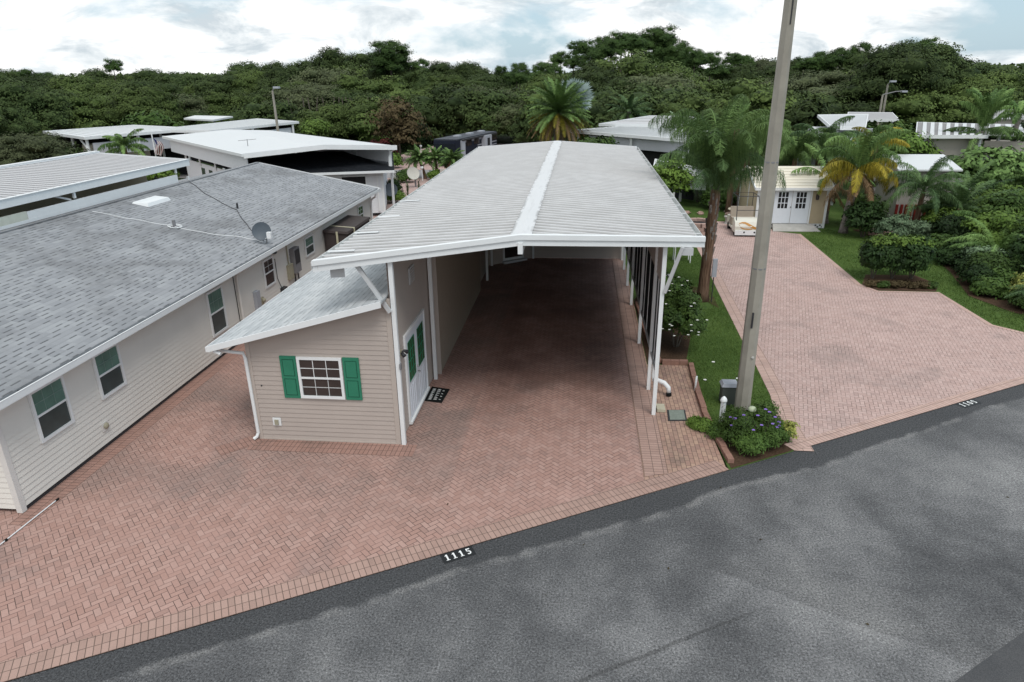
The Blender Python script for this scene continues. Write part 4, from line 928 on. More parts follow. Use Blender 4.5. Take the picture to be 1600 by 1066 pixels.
# a pale travel trailer parked in the left carport
tr = thing('travel_trailer', (-37.6, 53, 0), 'cream travel trailer parked in shade under the furthest left carport', 'trailer')
mb = MB(); mb.hexa([(-38.6, 51.2, .5), (-36.6, 50.4, .5), (-35.2, 54.5, .5), (-37.4, 55.3, .5)], [(-38.6, 51.3, 3.0), (-36.6, 50.5, 3.0), (-35.2, 54.5, 3.0), (-37.4, 55.3, 3.0)]); mb.build('body', MT['gold_bone'], tr, bevel=.15)
MB().hexa([(-38.45, 51.14, 1.6), (-36.75, 50.46, 1.6), (-36.7, 50.6, 1.6), (-38.4, 51.28, 1.6)], [(-38.45, 51.20, 2.5), (-36.75, 50.5, 2.5), (-36.7, 50.6, 2.5), (-38.4, 51.28, 2.5)]).build('window', MT['glass_slate'], tr)
for x, y in ((-36.35, 51.4), (-35.7, 53.3)):
    w = MB(); w.lathe([(.0, 0), (.36, 0), (.36, .22), (.0, .22)], (0, 0, 0), 14); w.v = [(x + v[2], y + v[1] , .36 + v[0]) for v in w.v]; w.build('wheel', MT['rubber'], tr)
# flag on its pole
fl = thing('flag', (-30.6, 48, 0), 'red and white striped flag hanging from a white pole behind the far palm', 'flag')
MB().tube([(-30.62, 48, 0), (-30.62, 48, 4.15)], .04, 6).build('pole', MT['white'], fl)
def flagpt(u, v): return (-30.58 + .50 * u + .10 * math.sin(5 * v), 48 + .12 * math.sin(7 * u + 3 * v), 3.75 - 1.05 * v - .28 * u)
for name, mat, sel in (('red_stripes', 'red', 0), ('white_stripes', 'white', 1)):
    mb = MB()
    for k in range(13):
        if k % 2 != sel: continue
        for j in range(8):
            u0, u1 = k / 13, (k + 1) / 13; v0, v1 = j / 8, (j + 1) / 8
            if k < 7 and j < 3: continue
            mb.poly([flagpt(u0, v0), flagpt(u1, v0), flagpt(u1, v1), flagpt(u0, v1)])
    mb.build(name, MT[mat], fl)
mb = MB(); mb.poly([flagpt(0, 0), flagpt(7 / 13, 0), flagpt(7 / 13, 3 / 8), flagpt(0, 3 / 8)]); mb.build('blue_canton', MT['blue'], fl)

# carports beyond the big roof, to the right of the round palm
simple_carport('wide white carport with grey header wall beyond the main roof, right of the round palm', [(-.9, 51.3, 3.9), (6.6, 43.9, 3.85), (9.5, 49.0, 3.9), (3.6, 54.4, 3.98)], None,
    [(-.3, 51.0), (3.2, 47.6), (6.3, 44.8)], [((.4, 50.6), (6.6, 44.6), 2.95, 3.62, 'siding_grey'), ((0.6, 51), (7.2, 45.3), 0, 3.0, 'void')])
simple_carport('brown-stained roof crossed by pale ribs behind the wide white carport', [(1.2, 54.0, 4.15), (7.2, 52.5, 4.15), (9.2, 60.0, 4.3), (5.6, 61.5, 4.3)], None, [(2, 55), (8.6, 59)], None, mat='pan_grey', rib=2.6)
simple_carport('small grey-white roofed shelter between the big carport and the queen palm', [(4.35, 43.2, 2.35), (7.4, 41.6, 1.95), (8.2, 44.0, 2.0), (4.6, 45.0, 2.6)], None, [(4.7, 43.3), (5.6, 42.8), (7.9, 43.4)],
    [((4.7, 43.6), (7.4, 42.3), 1.1, 1.9, 'siding_grey')])
# roofs between the palms on the right
simple_carport('bright white ribbed roof seen left of the yellowing palm', [(12.8, 43.6, 3.8), (15.6, 43.4, 3.8), (19.6, 52.5, 4.0), (15.9, 52.0, 4.0)], None, [(13.2, 44), (15.3, 43.8)], [((13.0, 44), (16.5, 44), 1.6, 3.7, 'siding_grey')], rib=.8, groove=False)
simple_carport('small upper white roof panel behind the bright ribbed roof', [(15.7, 47.0, 4.35), (17.6, 46.6, 4.35), (20.6, 54.5, 4.7), (16.9, 53.9, 4.7)], None, [(16.2, 47.5), (19.8, 54)], [((16.2, 48), (18.6, 48), 3.6, 4.2, 'siding_grey')])
simple_carport('ribbed white carport roof behind the tall coconut palm', [(20.3, 45.7, 3.92), (24.4, 45.6, 3.92), (28.3, 53.0, 4.05), (24.6, 55.6, 4.05)], None, [(21.0, 46), (24.2, 46)],
    [((20.8, 46.2), (24.4, 46.1), 2.5, 3.75, 'siding_greige'), ((24.5, 46.2), (28, 53), 2.5, 3.75, 'siding_greige')], rib=.42, groove=True, turn=True)
simple_carport('white carport at the right edge over a dark grey garage wall', [(25.4, 47.8, 3.9), (36, 44.2, 3.85), (38.5, 49.5, 4.0), (28.3, 53.3, 4.05)], None, [(26.3, 47.9), (31, 46.4)],
    [((25.3, 47.5), (36, 44.0), 2.65, 3.45, 'siding_greige'), ((25.2, 47.4), (36.0, 43.9), 1.0, 2.65, 'grey_box'), ((26, 48.3), (36, 45), 3.45, 3.8, 'void')], rib=.6, groove=True, turn=True)
simple_carport('distant grey-roofed carport highest at the right edge', [(33.5, 62.4, 4.0), (46, 58.8, 4.0), (48, 66, 4.2), (36.3, 69.8, 4.2)], None, [(34.2, 62.8), (40, 61)], [((33.8, 62.6), (46, 59.2), 2.0, 3.85, 'siding_greige')], mat='pan_grey')
simple_carport('thin grey roof glimpsed under the twin street lamps', [(19.5, 55.5, 4.3), (23.0, 55.0, 4.3), (24.5, 60.0, 4.5), (21.5, 61.0, 4.5)], None, [(20, 56), (22.8, 55.6)], None, mat='pan_grey')
# white-roofed garden shed among the palms
s2 = thing('garden_shed', (18.5, 43, 0), 'white-roofed garden shed half hidden behind the dark palm on the right', 'shed')
mb = MB(); mb.slab((16.1, 37.4, 2.95), (19.2, 37.4, 2.95), (20.2, 41.7, 3.25), (16.9, 41.7, 3.25), .08); mb.build('roof', MT['pan_white'], s2)
mb = MB(); mb.box(16.5, 37.9, 0, 19.2, 40.8, 2.88); mb.build('walls', MT['siding_greige'], s2)
mb = MB()
for k in range(12): mb.box(16.5 + k * .24, 37.82, .1, 16.62 + k * .24, 37.90, 1.1)
mb.build('red_skirt', MT['red'], s2)
dh = thing('house', (52, 92, 0), 'pale distant house wall and roof peeping from trees at the far right', 'house')
MB().box(50, 90, 0, 56, 96, 3.2).build('walls', MT['siding_white'], dh); MB().slab((49.5, 89.5, 3.4), (56.5, 89.5, 3.4), (56.5, 96.5, 4.4), (49.5, 96.5, 4.4), .15).build('roof', MT['pan_white'], dh)

# --- the cream garden shed with double doors
GS = thing('garden_shed', (10.9, 38.6, 0), 'small khaki garden shed with white double doors and cream roof', 'shed')
SX0, SX1, SY = 9.18, 12.62, 36.86
mb = MB(); lap_wall(mb, (SX0, SY, 0), (1, 0), (0, -1), [(0, .26), (SX1 - SX0, .26), (SX1 - SX0, 2.05), (0, 2.05)], .105); mb.build('front_wall', MT['siding_khaki'], GS)
mb = MB(); lap_wall(mb, (SX0, SY, 0), (0, 1), (-1, 0), [(0, .26), (4.3, .26), (4.3, 2.05), (2.15, 2.85), (0, 2.05)], .105); mb.build('side_wall', MT['siding_khaki'], GS)
mb = MB(); lap_wall(mb, (SX1, SY, 0), (0, 1), (1, 0), [(0, .26), (4.3, .26), (4.3, 2.05), (2.15, 2.85), (0, 2.05)], .105); mb.build('side_wall', MT['siding_khaki'], GS)
for x in (SX0, SX1): MB().box(x - .06, SY - .03, .02, x + .06, SY + .05, 2.08).build('corner_trim', MT['white'], GS)
for y in (39.0, 41.15): MB().box(SX0 - .04, y - .05, .02, SX0 + .02, y + .05, 2.1).build('corner_trim', MT['white'], GS)
pan_roof(GS, (SX0 - .25, 36.62, 2.10), (SX1 + .22, 36.62, 2.10), (SX1 + .22, 39.05, 2.92), (SX0 - .25, 39.05, 2.92), 'pan_cream', .3, .05, 'roof_panel', .012)
pan_roof(GS, (SX1 + .22, 41.45, 2.10), (SX0 - .25, 41.45, 2.10), (SX0 - .25, 39.05, 2.92), (SX1 + .22, 39.05, 2.92), 'pan_cream', .35, .05, 'roof_panel')
mb = MB(); mb.box(SX0 - .27, 36.56, 2.00, SX1 + .24, 36.62, 2.13); mb.beam((SX1 + .235, 36.6, 2.08), (SX1 + .235, 39.05, 2.90), .05, .13); mb.beam((SX0 - .265, 36.6, 2.08), (SX0 - .265, 39.05, 2.90), .05, .13); mb.build('fascia', MT['white'], GS)
gs = plain('white_lattice', (0.66, 0.68, 0.70)); mb = MB(); mb.box(SX0, SY - .012, .02, SX1, SY + .01, .25); mb.box(SX0 - .012, SY, .02, SX0 + .01, SY + 4.3, .25); lt = mb.build('skirt', gs, GS)
mb = MB()
for k in range(int((SX1 - SX0) / .11)):
    if k % 2: continue
    for j in (0, 1): x = SX0 + .04 + k * .11 + j * .11; mb.box(x, SY - .02, .05 + j * .09, x + .085, SY - .0125, .12 + j * .09)
for k in range(0, 18, 2):
    for j in (0, 1): y = SY + .04 + k * .11 + j * .11; mb.box(SX0 - .02, y, .05 + j * .09, SX0 - .0125, y + .085, .12 + j * .09)
mb.build('lattice_openings', MT['void'], lt)
for k in (0, 1):
    x0 = 9.98 + k * .90; o = (x0, SY - .016, .27); mb = MB(); mb.wbox(o, (1, 0), (0, -1), 0.01, .89, 0, 1.76, 0, .03); d = mb.build('door', MT['door_white'], GS)
    g = MB()
    for i in range(3):
        for j in range(3): g.wbox(o, (1, 0), (0, -1), .20 + i * .175, .335 + i * .175, .78 + j * .29, 1.03 + j * .29, .03, .034)
    g.build('glass', MT['void'], d)
mb = MB(); mb.wbox((9.9, SY - .016, .25), (1, 0), (0, -1), 0, .075, 0, 1.85, 0, .045); mb.wbox((9.9, SY - .016, .25), (1, 0), (0, -1), 1.885, 1.96, 0, 1.85, 0, .045); mb.wbox((9.9, SY - .016, .25), (1, 0), (0, -1), .075, 1.885, 1.785, 1.85, 0, .045); mb.build('door_frame', MT['white'], GS)
MB().ball((10.84, SY - .07, 1.12), .03, 8, 6).build('door_knob', MT['dark'], GS)
mb = MB(); mb.hexa([(9.88, 35.95, .012), (12.25, 35.98, .012), (12.05, SY - .03, .012), (10.05, SY - .03, .012)], [(9.88, 35.95, .03), (12.25, 35.98, .03), (12.05, SY - .03, .24), (10.05, SY - .03, .24)])
mb.build('ramp', MT['concrete'], GS)
wl = thing('wall_lamp', (12.1, SY - .1, 1.6), 'brown wall lantern beside the white double doors of the khaki shed', 'lamp')
mb = MB(); mb.box(12.05, SY - .03, 1.58, 12.15, SY - .016, 1.78); mb.build('bracket', MT['brown_box'], wl)
mb = MB(); mb.lathe([(.02, .26), (.09, .18), (.075, .02), (.03, 0)], (12.1, SY - .12, 1.50), 8); mb.build('lantern', MT['brown_box'], wl)

# --- golf cart: low cowl with a swoosh, windscreen frame
GC = thing('golf_cart', (8.35, 35.6, 0), 'cream golf cart with orange swoosh and open windscreen frame', 'golf cart')
mb = MB()
prof = [(34.66, .22), (34.64, .52), (34.74, .72), (35.02, .86), (35.25, .88), (35.3, .42), (35.3, .22)]
def extr(mb, prof, x0, x1):
    n = len(prof)
    for i in range(n):
        a, b = prof[i], prof[(i + 1) % n]; mb.poly([(x0, a[0], a[1]), (x0, b[0], b[1]), (x1, b[0], b[1]), (x1, a[0], a[1])])
    mb.poly([(x0, y, z) for y, z in prof][::-1]); mb.poly([(x1, y, z) for y, z in prof])
extr(mb, prof, 7.66, 8.98); mb.build('cowl', MT['gold_bone'], GC, bevel=.03)
MB().box(7.68, 34.60, .10, 8.96, 34.70, .33).build('bumper', MT['white'], GC, bevel=.02)
mb = MB()      # swoosh lying on the front of the cowl
pts = [(7.86, .66, .015), (8.0, .70, .03), (8.15, .69, .045), (8.3, .62, .06), (8.45, .53, .07), (8.6, .46, .06), (8.78, .41, .045), (8.96, .38, .03)]
fy = lambda z: 34.645 if z < .52 else 34.64 + (z - .52) * .5
for (x0, z0, h0), (x1, z1, h1) in zip(pts, pts[1:]): mb.poly([(x0, fy(z0 - h0) - .012, z0 - h0), (x1, fy(z1 - h1) - .012, z1 - h1), (x1, fy(z1 + h1) - .012, z1 + h1), (x0, fy(z0 + h0) - .012, z0 + h0)])
pts2 = [(7.84, .62, .012), (7.95, .47, .02), (8.1, .41, .025), (8.3, .39, .03), (8.5, .40, .02)]
for (x0, z0, h0), (x1, z1, h1) in zip(pts2, pts2[1:]): mb.poly([(x0, fy(z0) - .014, z0 - h0), (x1, fy(z1) - .014, z1 - h1), (x1, fy(z1) - .014, z1 + h1), (x0, fy(z0) - .014, z0 + h0)])
mb.build('swoosh', MT['orange'], GC)
for x in (8.12, 8.62): MB().ball((x, 34.60, .24), (.045, .02, .045), 8, 6).build('headlight', MT['rubber'], GC)
mb = MB()
for x in (7.74, 8.88): mb.tube([(x, 34.80, .62), (x + (.03 if x < 8 else -.03), 35.05, 1.15), (x + (.05 if x < 8 else -.05), 35.35, 1.92)], .02, 6)
mb.tube([(7.79, 35.33, 1.90), (8.83, 35.33, 1.90)], .02, 6); mb.tube([(7.77, 35.08, 1.25), (8.85, 35.08, 1.25)], .016, 6)
mb.tube([(7.79, 35.35, 1.9), (7.79, 36.5, 1.9), (8.83, 36.5, 1.9), (8.83, 35.35, 1.9)], .018, 6); mb.tube([(7.79, 36.5, 1.9), (7.79, 36.6, .8)], .018, 6); mb.tube([(8.83, 36.5, 1.9), (8.83, 36.6, .8)], .018, 6); mb.build('windscreen_frame', MT['dark'], GC)
mb = MB(); mb.box(7.75, 35.9, .35, 8.9, 36.4, .72); mb.hexa([(7.75, 36.35, .72), (8.9, 36.35, .72), (8.9, 36.45, .72), (7.75, 36.45, .72)], [(7.75, 36.45, 1.2), (8.9, 36.45, 1.2), (8.9, 36.55, 1.2), (7.75, 36.55, 1.2)]); mb.build('seat', MT['beige_panel'], GC, bevel=.03)
mb = MB(); mb.box(7.72, 34.7, .22, 8.94, 36.9, .32); mb.box(7.72, 36.45, .32, 8.94, 37.0, .7); mb.build('body', MT['gold_bone'], GC)
for x in (7.72, 8.82):
    for y in (35.0, 36.6):
        w = MB(); w.lathe([(0, 0), (.2, 0), (.2, .12), (0, .12)], (0, 0, 0), 14); w.v = [(x + v[2], y + v[1], .2 + v[0]) for v in w.v]; w.build('wheel', MT['rubber'], GC)
# stone table on the grass edge
bt = thing('garden_table', (8.75, 38.4, 0), 'round cream concrete table with pedestal behind the golf cart', 'table')
MB().lathe([(.001, .80), (.52, .79), (.55, .74), (.40, .68), (.15, .64)], (8.5, 38.1, 0), 20).build('top', plain('cream_stone', (0.58, 0.53, 0.42), 0.9, 0.1), bt, smooth=True)
MB().lathe([(.16, .66), (.12, .45), (.20, .12), (.30, 0)], (8.5, 38.1, 0), 12).build('pedestal', plain('tan_stone', (0.40, 0.31, 0.20), 0.9, 0.1), bt, smooth=True)
for x, y in ((7.95, 37.9), (9.0, 37.85)):
    s = thing('garden_stool', (x, y, 0), 'low curved concrete seat to the %s of the round cream table' % ('left' if x < 8.4 else 'right'), 'stool')
    MB().lathe([(.001, .42), (.20, .42), (.21, .36), (.13, .32), (.12, .08), (.18, 0)], (x, y, 0), 12).build('body', MT['concrete'], s, smooth=True)
# stone fire ring
fr = thing('fire_pit', (5.75, 33.9, 0), 'round pink stone fire pit beyond the corner of the big carport roof', 'fire pit')
rg = random.Random(8)
for r_ in range(5):
    mb = MB()
    for k in range(14):
        a = 2 * math.pi * (k + .5 * (r_ % 2)) / 14; c = (5.75 + .66 * math.cos(a), 33.9 + .66 * math.sin(a)); h0 = r_ * .19
        t = .30; q = [(c[0] + .13 * i * math.cos(a) - t / 2 * j * math.sin(a), c[1] + .13 * i * math.sin(a) + t / 2 * j * math.cos(a)) for i, j in ((-1, -1), (1, -1), (1, .92), (-1, .92))]
        mb.prism(q, h0, h0 + .178 + rg.uniform(-.004, .004))
    mb.build('stone_ring', MT['rock'], fr)
MB().prism([(5.75 + .5 * math.cos(t * .6283), 33.9 + .5 * math.sin(t * .6283)) for t in range(10)], 0.02, .82).build('ash_bed', MT['void'], fr)
# white utility stand by the side of the carport
us = thing('pool_pump_cover', (4.5, 29.5, 0), 'small white cabinet on legs on the grass beyond the carport posts', 'cabinet')
MB().box(4.05, 29.3, .78, 4.80, 29.9, 1.12).build('body', MT['white'], us, bevel=.02)
for x in (4.08, 4.74):
    for y in (29.33, 29.84): MB().box(x, y, 0, x + .04, y + .04, .78).build('leg', MT['white'], us)
tag(MB().prism([(3.55 + .22 * math.cos(t * .7), 27.3 + .16 * math.sin(t * .7)) for t in range(9)], .01, .05).build('stepping_stone', MT['concrete']), 'pale round stepping stone in the grass strip', 'stepping stone')

# ================================================================== street side: pole, boxes, markers
LP = thing('lamp_pole', (4.0, 15.25, 0), 'tall tapering square concrete street lamp pole between the two driveways', 'street lamp')
mb = MB(); b0, t0 = .185, .105; H_ = 11.5; cx, cy = 4.0, 15.25; ch = .72
ring = lambda r, z, ox=0: [(cx + ox + r * math.cos(a), cy + r * math.sin(a), z) for a in [R_(22.5 + 45 * k) for k in range(8)]]
zs = [0, 2, 4, 6, 8, 10, H_]
for z0, z1 in zip(zs, zs[1:]):
    a, b = ring(b0 + (t0 - b0) * z0 / H_, z0, -.012 * z0 / 3), ring(b0 + (t0 - b0) * z1 / H_, z1, -.012 * z1 / 3)
    for k in range(8): j = (k + 1) % 8; mb.poly([a[k], a[j], b[j], b[k]])
mb.build('shaft', MT['pole'], LP)
MB().box(3.92, 15.035, 2.25, 3.955, 15.075, 2.62).build('cable_slot', MT['dark'], LP)
MB().box(3.965, 15.125, 8.55, 3.99, 15.16, 9.0).build('upper_slot', MT['dark'], LP)
for zb in (3.6, 5.9): MB().lathe([(.178 - zb * .007, 0), (.182 - zb * .007, .005), (.182 - zb * .007, .03), (.178 - zb * .007, .035)], (4.0 - .004 * zb, 15.25, zb), 16).build('steel_band', MT['grey_box'], LP)
MB().ball((4.05, 15.07, 1.52), (.035, .02, .035), 8, 5).build('plug', MT['concrete'], LP)
mb = MB(); mb.tube([(3.955, 15.25, 11.3), (3.6, 14.7, 11.8), (3.0, 13.7, 11.95)], .035, 8); mb.build('arm', MT['grey_box'], LP)
mb = MB(); mb.box(2.8, 13.1, 11.88, 3.1, 13.75, 12.02); mb.build('lamp_head', MT['grey_box'], LP, bevel=.03)
ub = thing('utility_pedestal', (3.76, 15.75, 0), 'low grey utility pedestal with pale lid at the foot of the concrete pole', 'utility box')
MB().box(3.58, 15.62, 0, 3.94, 15.92, .50).build('body', plain('green_grey_box', (0.085, 0.095, 0.085), 0.7, 0.2), ub, bevel=.015)
MB().hexa([(3.55, 15.59, .50), (3.97, 15.59, .50), (3.97, 15.95, .50), (3.55, 15.95, .50)], [(3.60, 15.64, .58), (3.94, 15.64, .58), (3.94, 15.91, .58), (3.60, 15.91, .58)]).build('lid', MT['ltgrey_box'], ub)
pk = thing('marker_post', (3.40, 14.6, 0), 'short white carved post with pointed cap beside the purple-flowering bush', 'post')
MB().lathe([(.062, 0), (.062, .56), (.05, .575), (.05, .59)], (3.40, 14.6, 0), 4).build('shaft', MT['white'], pk)
MB().lathe([(.05, .585), (.075, .60), (.08, .63), (.065, .68), (.03, .72), (.001, .74)], (3.40, 14.6, 0), 12).build('cap', MT['white'], pk, smooth=True)
mb = MB(); rg = random.Random(4)
for k in range(16):
    z = .12 + k * .026; x = 3.40 + .03 * math.sin(k * 1.3); mb.tube([(x - .02, 14.553, z), (x + .02, 14.553, z + .03)], .004, 4)
mb.build('carving', MT['grey_box'], pk)
gm = thing('marker_post', (3.88, 13.95, 0), 'short round olive-green cable marker rising from the purple-flowering bush', 'post')
MB().lathe([(.075, 0), (.075, .74)], (3.88, 13.95, 0), 14).build('tube', plain('olive_plastic', (0.15, 0.17, 0.10), 0.6, 0.2), gm, smooth=True)
MB().lathe([(.088, .73), (.088, .77), (.06, .805), (.001, .815)], (3.88, 13.95, 0), 14).build('cap', plain('pale_olive_plastic', (0.42, 0.47, 0.33), 0.6, 0.2), gm, smooth=True)
mh = thing('meter_cover', (2.42, 14.95, .01), 'square grey-green utility cover set in the bricks beside the front carport post', 'cover')
MB().prism([(2.19, 14.66), (2.63, 14.70), (2.66, 15.26), (2.22, 15.22)], .009, .022).build('frame', MT['dark'], mh)
MB().prism([(2.235, 14.70), (2.595, 14.735), (2.62, 15.225), (2.26, 15.19)], .022, .034).build('lid', plain('grey_green_lid', (0.20, 0.23, 0.20), 0.8, 0.2, var=.25, scale=14, bump=.3), mh)
sp = MB(); sp.tube([(3.06, 16.4, 0), (3.075, 16.4, .42)], .025, 8); tag(sp.build('pipe_stub', MT['white'], smooth=True), 'thin white upright pipe stub by the brick edging', 'pipe')
# brick edging
def edging(path, w, h, label, n=.22):
    t = thing('brick_edging', (path[0][0], path[0][1], 0), label, 'edging'); mb = MB(); rg = random.Random(len(label))
    for a, b in zip(path, path[1:]):
        A, B = Vector(a), Vector(b); L = (B - A).length; d = (B - A) / L; s = Vector((-d.y, d.x)); k = int(L / n)
        for i in range(k):
            j1, j2 = rg.uniform(-.008, .008), rg.uniform(-.012, .006); p = A + d * (i * L / k + .004) + s * j1; q = A + d * ((i + 1) * L / k - .006) + s * j1
            mb.prism([tuple(p), tuple(q), tuple(q + s * w), tuple(p + s * w)], 0.0, h + j2)
    mb.build('bricks', MT['brick_edge'], t); return t
edging([(3.22, 12.85), (3.12, 13.9), (3.03, 15.0), (3.06, 16.6), (3.12, 18.05)], -.13, .11, 'long brick edging between the side bricks and the grass strip')
edging([(2.40, 18.06), (3.12, 18.06)], .13, .13, 'short brick edging closing the white-flowered shrub bed')
edging([(2.40, 18.2), (2.18, 20.5), (2.12, 23.5)], .10, .12, 'dark brick edging running back beside the black privacy screen')

# street lamps far off
def street_lamp(x, y, h, arm, label):
    t = thing('street_lamp', (x, y, 0), label, 'street lamp')
    MB().tube([(x, y, 0), (x - .05, y, h)], [.16, .09], 8).build('pole', MT['pole'], t)
    MB().tube([(x - .05, y, h), (x + arm[0] * .6, y + arm[1] * .6, h + .28), (x + arm[0], y + arm[1], h + .3)], .05, 6).build('arm', MT['grey_box'], t)
    MB().box(x + arm[0] - .22, y + arm[1] - .18, h + .2, x + arm[0] + .28, y + arm[1] + .18, h + .36).build('lamp_head', MT['ltgrey_box'], t, bevel=.04)
street_lamp(-26.5, 60, 6.6, (.45, -.3), 'grey street lamp standing between the white roof and the forest on the left')
street_lamp(28.3, 72, 5.5, (1.8, 0), 'grey street lamp with arm to the right before the forest, nearer of a pair')
street_lamp(29.0, 73, 6.4, (.1, -.6), 'thin plain lamp pole just right of the armed street lamp')

# motorhome
RV = thing('motorhome', (-12.0, 66, 0), 'large dark motorhome with striped side parked before the forest', 'motorhome')
rvx = Vector((.26, .966)); rvn = Vector((.966, -.26)); ro = Vector((-13.3, 62.4)); RL, RWd, RH = 9.9, 2.15, 2.28
Q = lambda a, s, z: (ro.x + rvx.x * a + rvn.x * s, ro.y + rvx.y * a + rvn.y * s, z)
def rbox(a0, a1, s0, s1, z0, z1, nm, mat, par=RV, bev=0, inset=0):
    return MB().hexa([Q(a0, s0, z0), Q(a0, s1, z0), Q(a1, s1, z0), Q(a1, s0, z0)], [Q(a0 + inset, s0, z1), Q(a0 + inset, s1, z1), Q(a1, s1, z1), Q(a1, s0, z1)]).build(nm, MT[mat] if isinstance(mat, str) else mat, par, bevel=bev)
navy = plain('navy_coachwork', (0.012, 0.016, 0.028), 0.5, 0.15); silv = plain('silver_coachwork', (0.30, 0.31, 0.34), 0.3, 0.5)
body = rbox(0, RL, 0, RWd, .45, RH, 'body', navy, bev=.12, inset=.12)
rbox(-.03, .10, .04, RWd - .04, 1.0, 2.0, 'windscreen', plain('tinted_windscreen', (0.010, 0.014, 0.020), 0.3, 0.2))
rbox(-.05, .12, .1, RWd - .1, .50, 1.0, 'grille', silv, bev=.04)
rbox(.2, RL - .1, -.02, RWd + .02, RH - .01, RH + .10, 'roof_cap', plain('grey_roof_cap', (0.05, 0.056, 0.07), 0.6, 0.2), bev=.04)
for a0 in (2.6, 5.4, 8.2): rbox(a0, a0 + .7, .75, 1.3, RH + .10, RH + .24, 'air_conditioner', 'ltgrey_box', bev=.05)
for k, (z0, z1, m_) in enumerate(((1.95, 2.12, silv), (1.42, 1.52, silv), (1.15, 1.24, silv), (.88, .98, silv))):
    rbox(5.0 if k else 1.6, RL - .12, RWd + .001, RWd + .018, z0, z1, 'stripe', m_)
rbox(1.15, 1.85, RWd, RWd + .16, .7, 2.2, 'entry_door', 'ltgrey_box'); so = rbox(6.0, 7.6, RWd, RWd + .40, .9, 2.25, 'slide_out', 'ltgrey_box'); rbox(6.5, 7.1, RWd + .401, RWd + .42, 1.3, 2.0, 'window', 'void', so)
for a0 in (2.4, 4.2, 8.6): rbox(a0, a0 + 1.2, RWd + .001, RWd + .02, 1.6, 2.25, 'side_window', 'glass_dark')
rbox(1.2, 9.5, RWd, RWd + .22, 2.16, 2.30, 'awning', 'dark')
for a0 in (1.9, 8.5):
    for s in (-.05, RWd - .15):
        w = MB(); w.lathe([(0, 0), (.45, 0), (.45, .22), (0, .22)], (0, 0, 0), 16); w.v = [Q(a0 + v[1], s + v[2], .45 + v[0]) for v in w.v]; w.build('wheel', MT['rubber'], RV)
# dishes behind the big carport
d2 = thing('satellite_dish', (-12.3, 50, 0), 'large cream satellite dish on a post left of the trio of small palms', 'satellite dish')
dish(d2, (-12.25, 50, 1.05), .48, (.55, -.8, .45), MT['dish_cream'], 24); MB().tube([(-12.2, 50.3, 0), (-12.2, 50.3, .95)], .06, 8).build('post', MT['grey_box'], d2)
d3 = thing('satellite_dish', (-12.2, 43.2, 0), 'grey satellite dish on a post beside the white house corner', 'satellite dish')
dish(d3, (-12.05, 43.0, .95), .42, (.2, -1, .3), MT['dish_grey']); MB().tube([(-12.05, 43.2, 0), (-12.05, 43.2, .85)], .035, 8).build('post', MT['grey_box'], d3)
for x, y, nm in ((-15.4, 66.5, 'globe lamp left of the pair before the motorhome'), (-11.9, 63.5, 'globe lamp right of the pair before the motorhome'), (-19.4, 64.0, 'globe lamp by the bronze-leaved tree'), (-12.4, 53.5, 'globe lamp beside the trio of small palms')):
    t = thing('garden_lamp', (x, y, 0), 'small white ' + nm, 'garden lamp'); h = 1.3 if y > 60 else .9
    MB().tube([(x, y, 0), (x, y, h)], .035, 6).build('post', MT['white'], t); MB().ball((x, y, h + .10), .13, 10, 7).build('globe', MT['white'], t, smooth=True)
# ================================================================== vegetation
def np_mesh(name, V, F, mat, tint=None, smooth=False):
    """V (n,3), F (m,k) index array"""
    me = bpy.data.meshes.new(name); n, k = F.shape
    me.vertices.add(len(V)); me.vertices.foreach_set('co', V.astype(np.float32).ravel())
    me.loops.add(n * k); me.loops.foreach_set('vertex_index', F.astype(np.int32).ravel())
    me.polygons.add(n); me.polygons.foreach_set('loop_start', np.arange(0, n * k, k, dtype=np.int32)); me.polygons.foreach_set('loop_total', np.full(n, k, dtype=np.int32))
    me.update(calc_edges=True)
    if tint is not None:
        a = me.attributes.new('tint', 'FLOAT', 'FACE'); a.data.foreach_set('value', tint.astype(np.float32))
    me.materials.append(mat)
    return me
def np_obj(name, me, parent=None, loc=(0, 0, 0)):
    o = bpy.data.objects.new(name, me); COL.objects.link(o)
    if parent is not None: o.parent = parent
    o.location = loc; return o
def unit(a): return a / np.maximum(np.linalg.norm(a, axis=1, keepdims=True), 1e-9)
def leaves(rs, C, N, size, aspect=0.55, jit=0.3):
    """diamond leaves at centres C with rough normals N"""
    n = len(C); N = unit(N + rs.normal(0, jit, (n, 3))); T = unit(np.cross(N, rs.normal(0, 1, (n, 3)))); B = np.cross(N, T)
    s = (size * rs.uniform(.65, 1.35, n))[:, None]
    V = np.stack([C - T * s, C + B * s * aspect, C + T * s, C - B * s * aspect], 1).reshape(-1, 3)
    F = np.arange(4 * n).reshape(-1, 4); return V, F
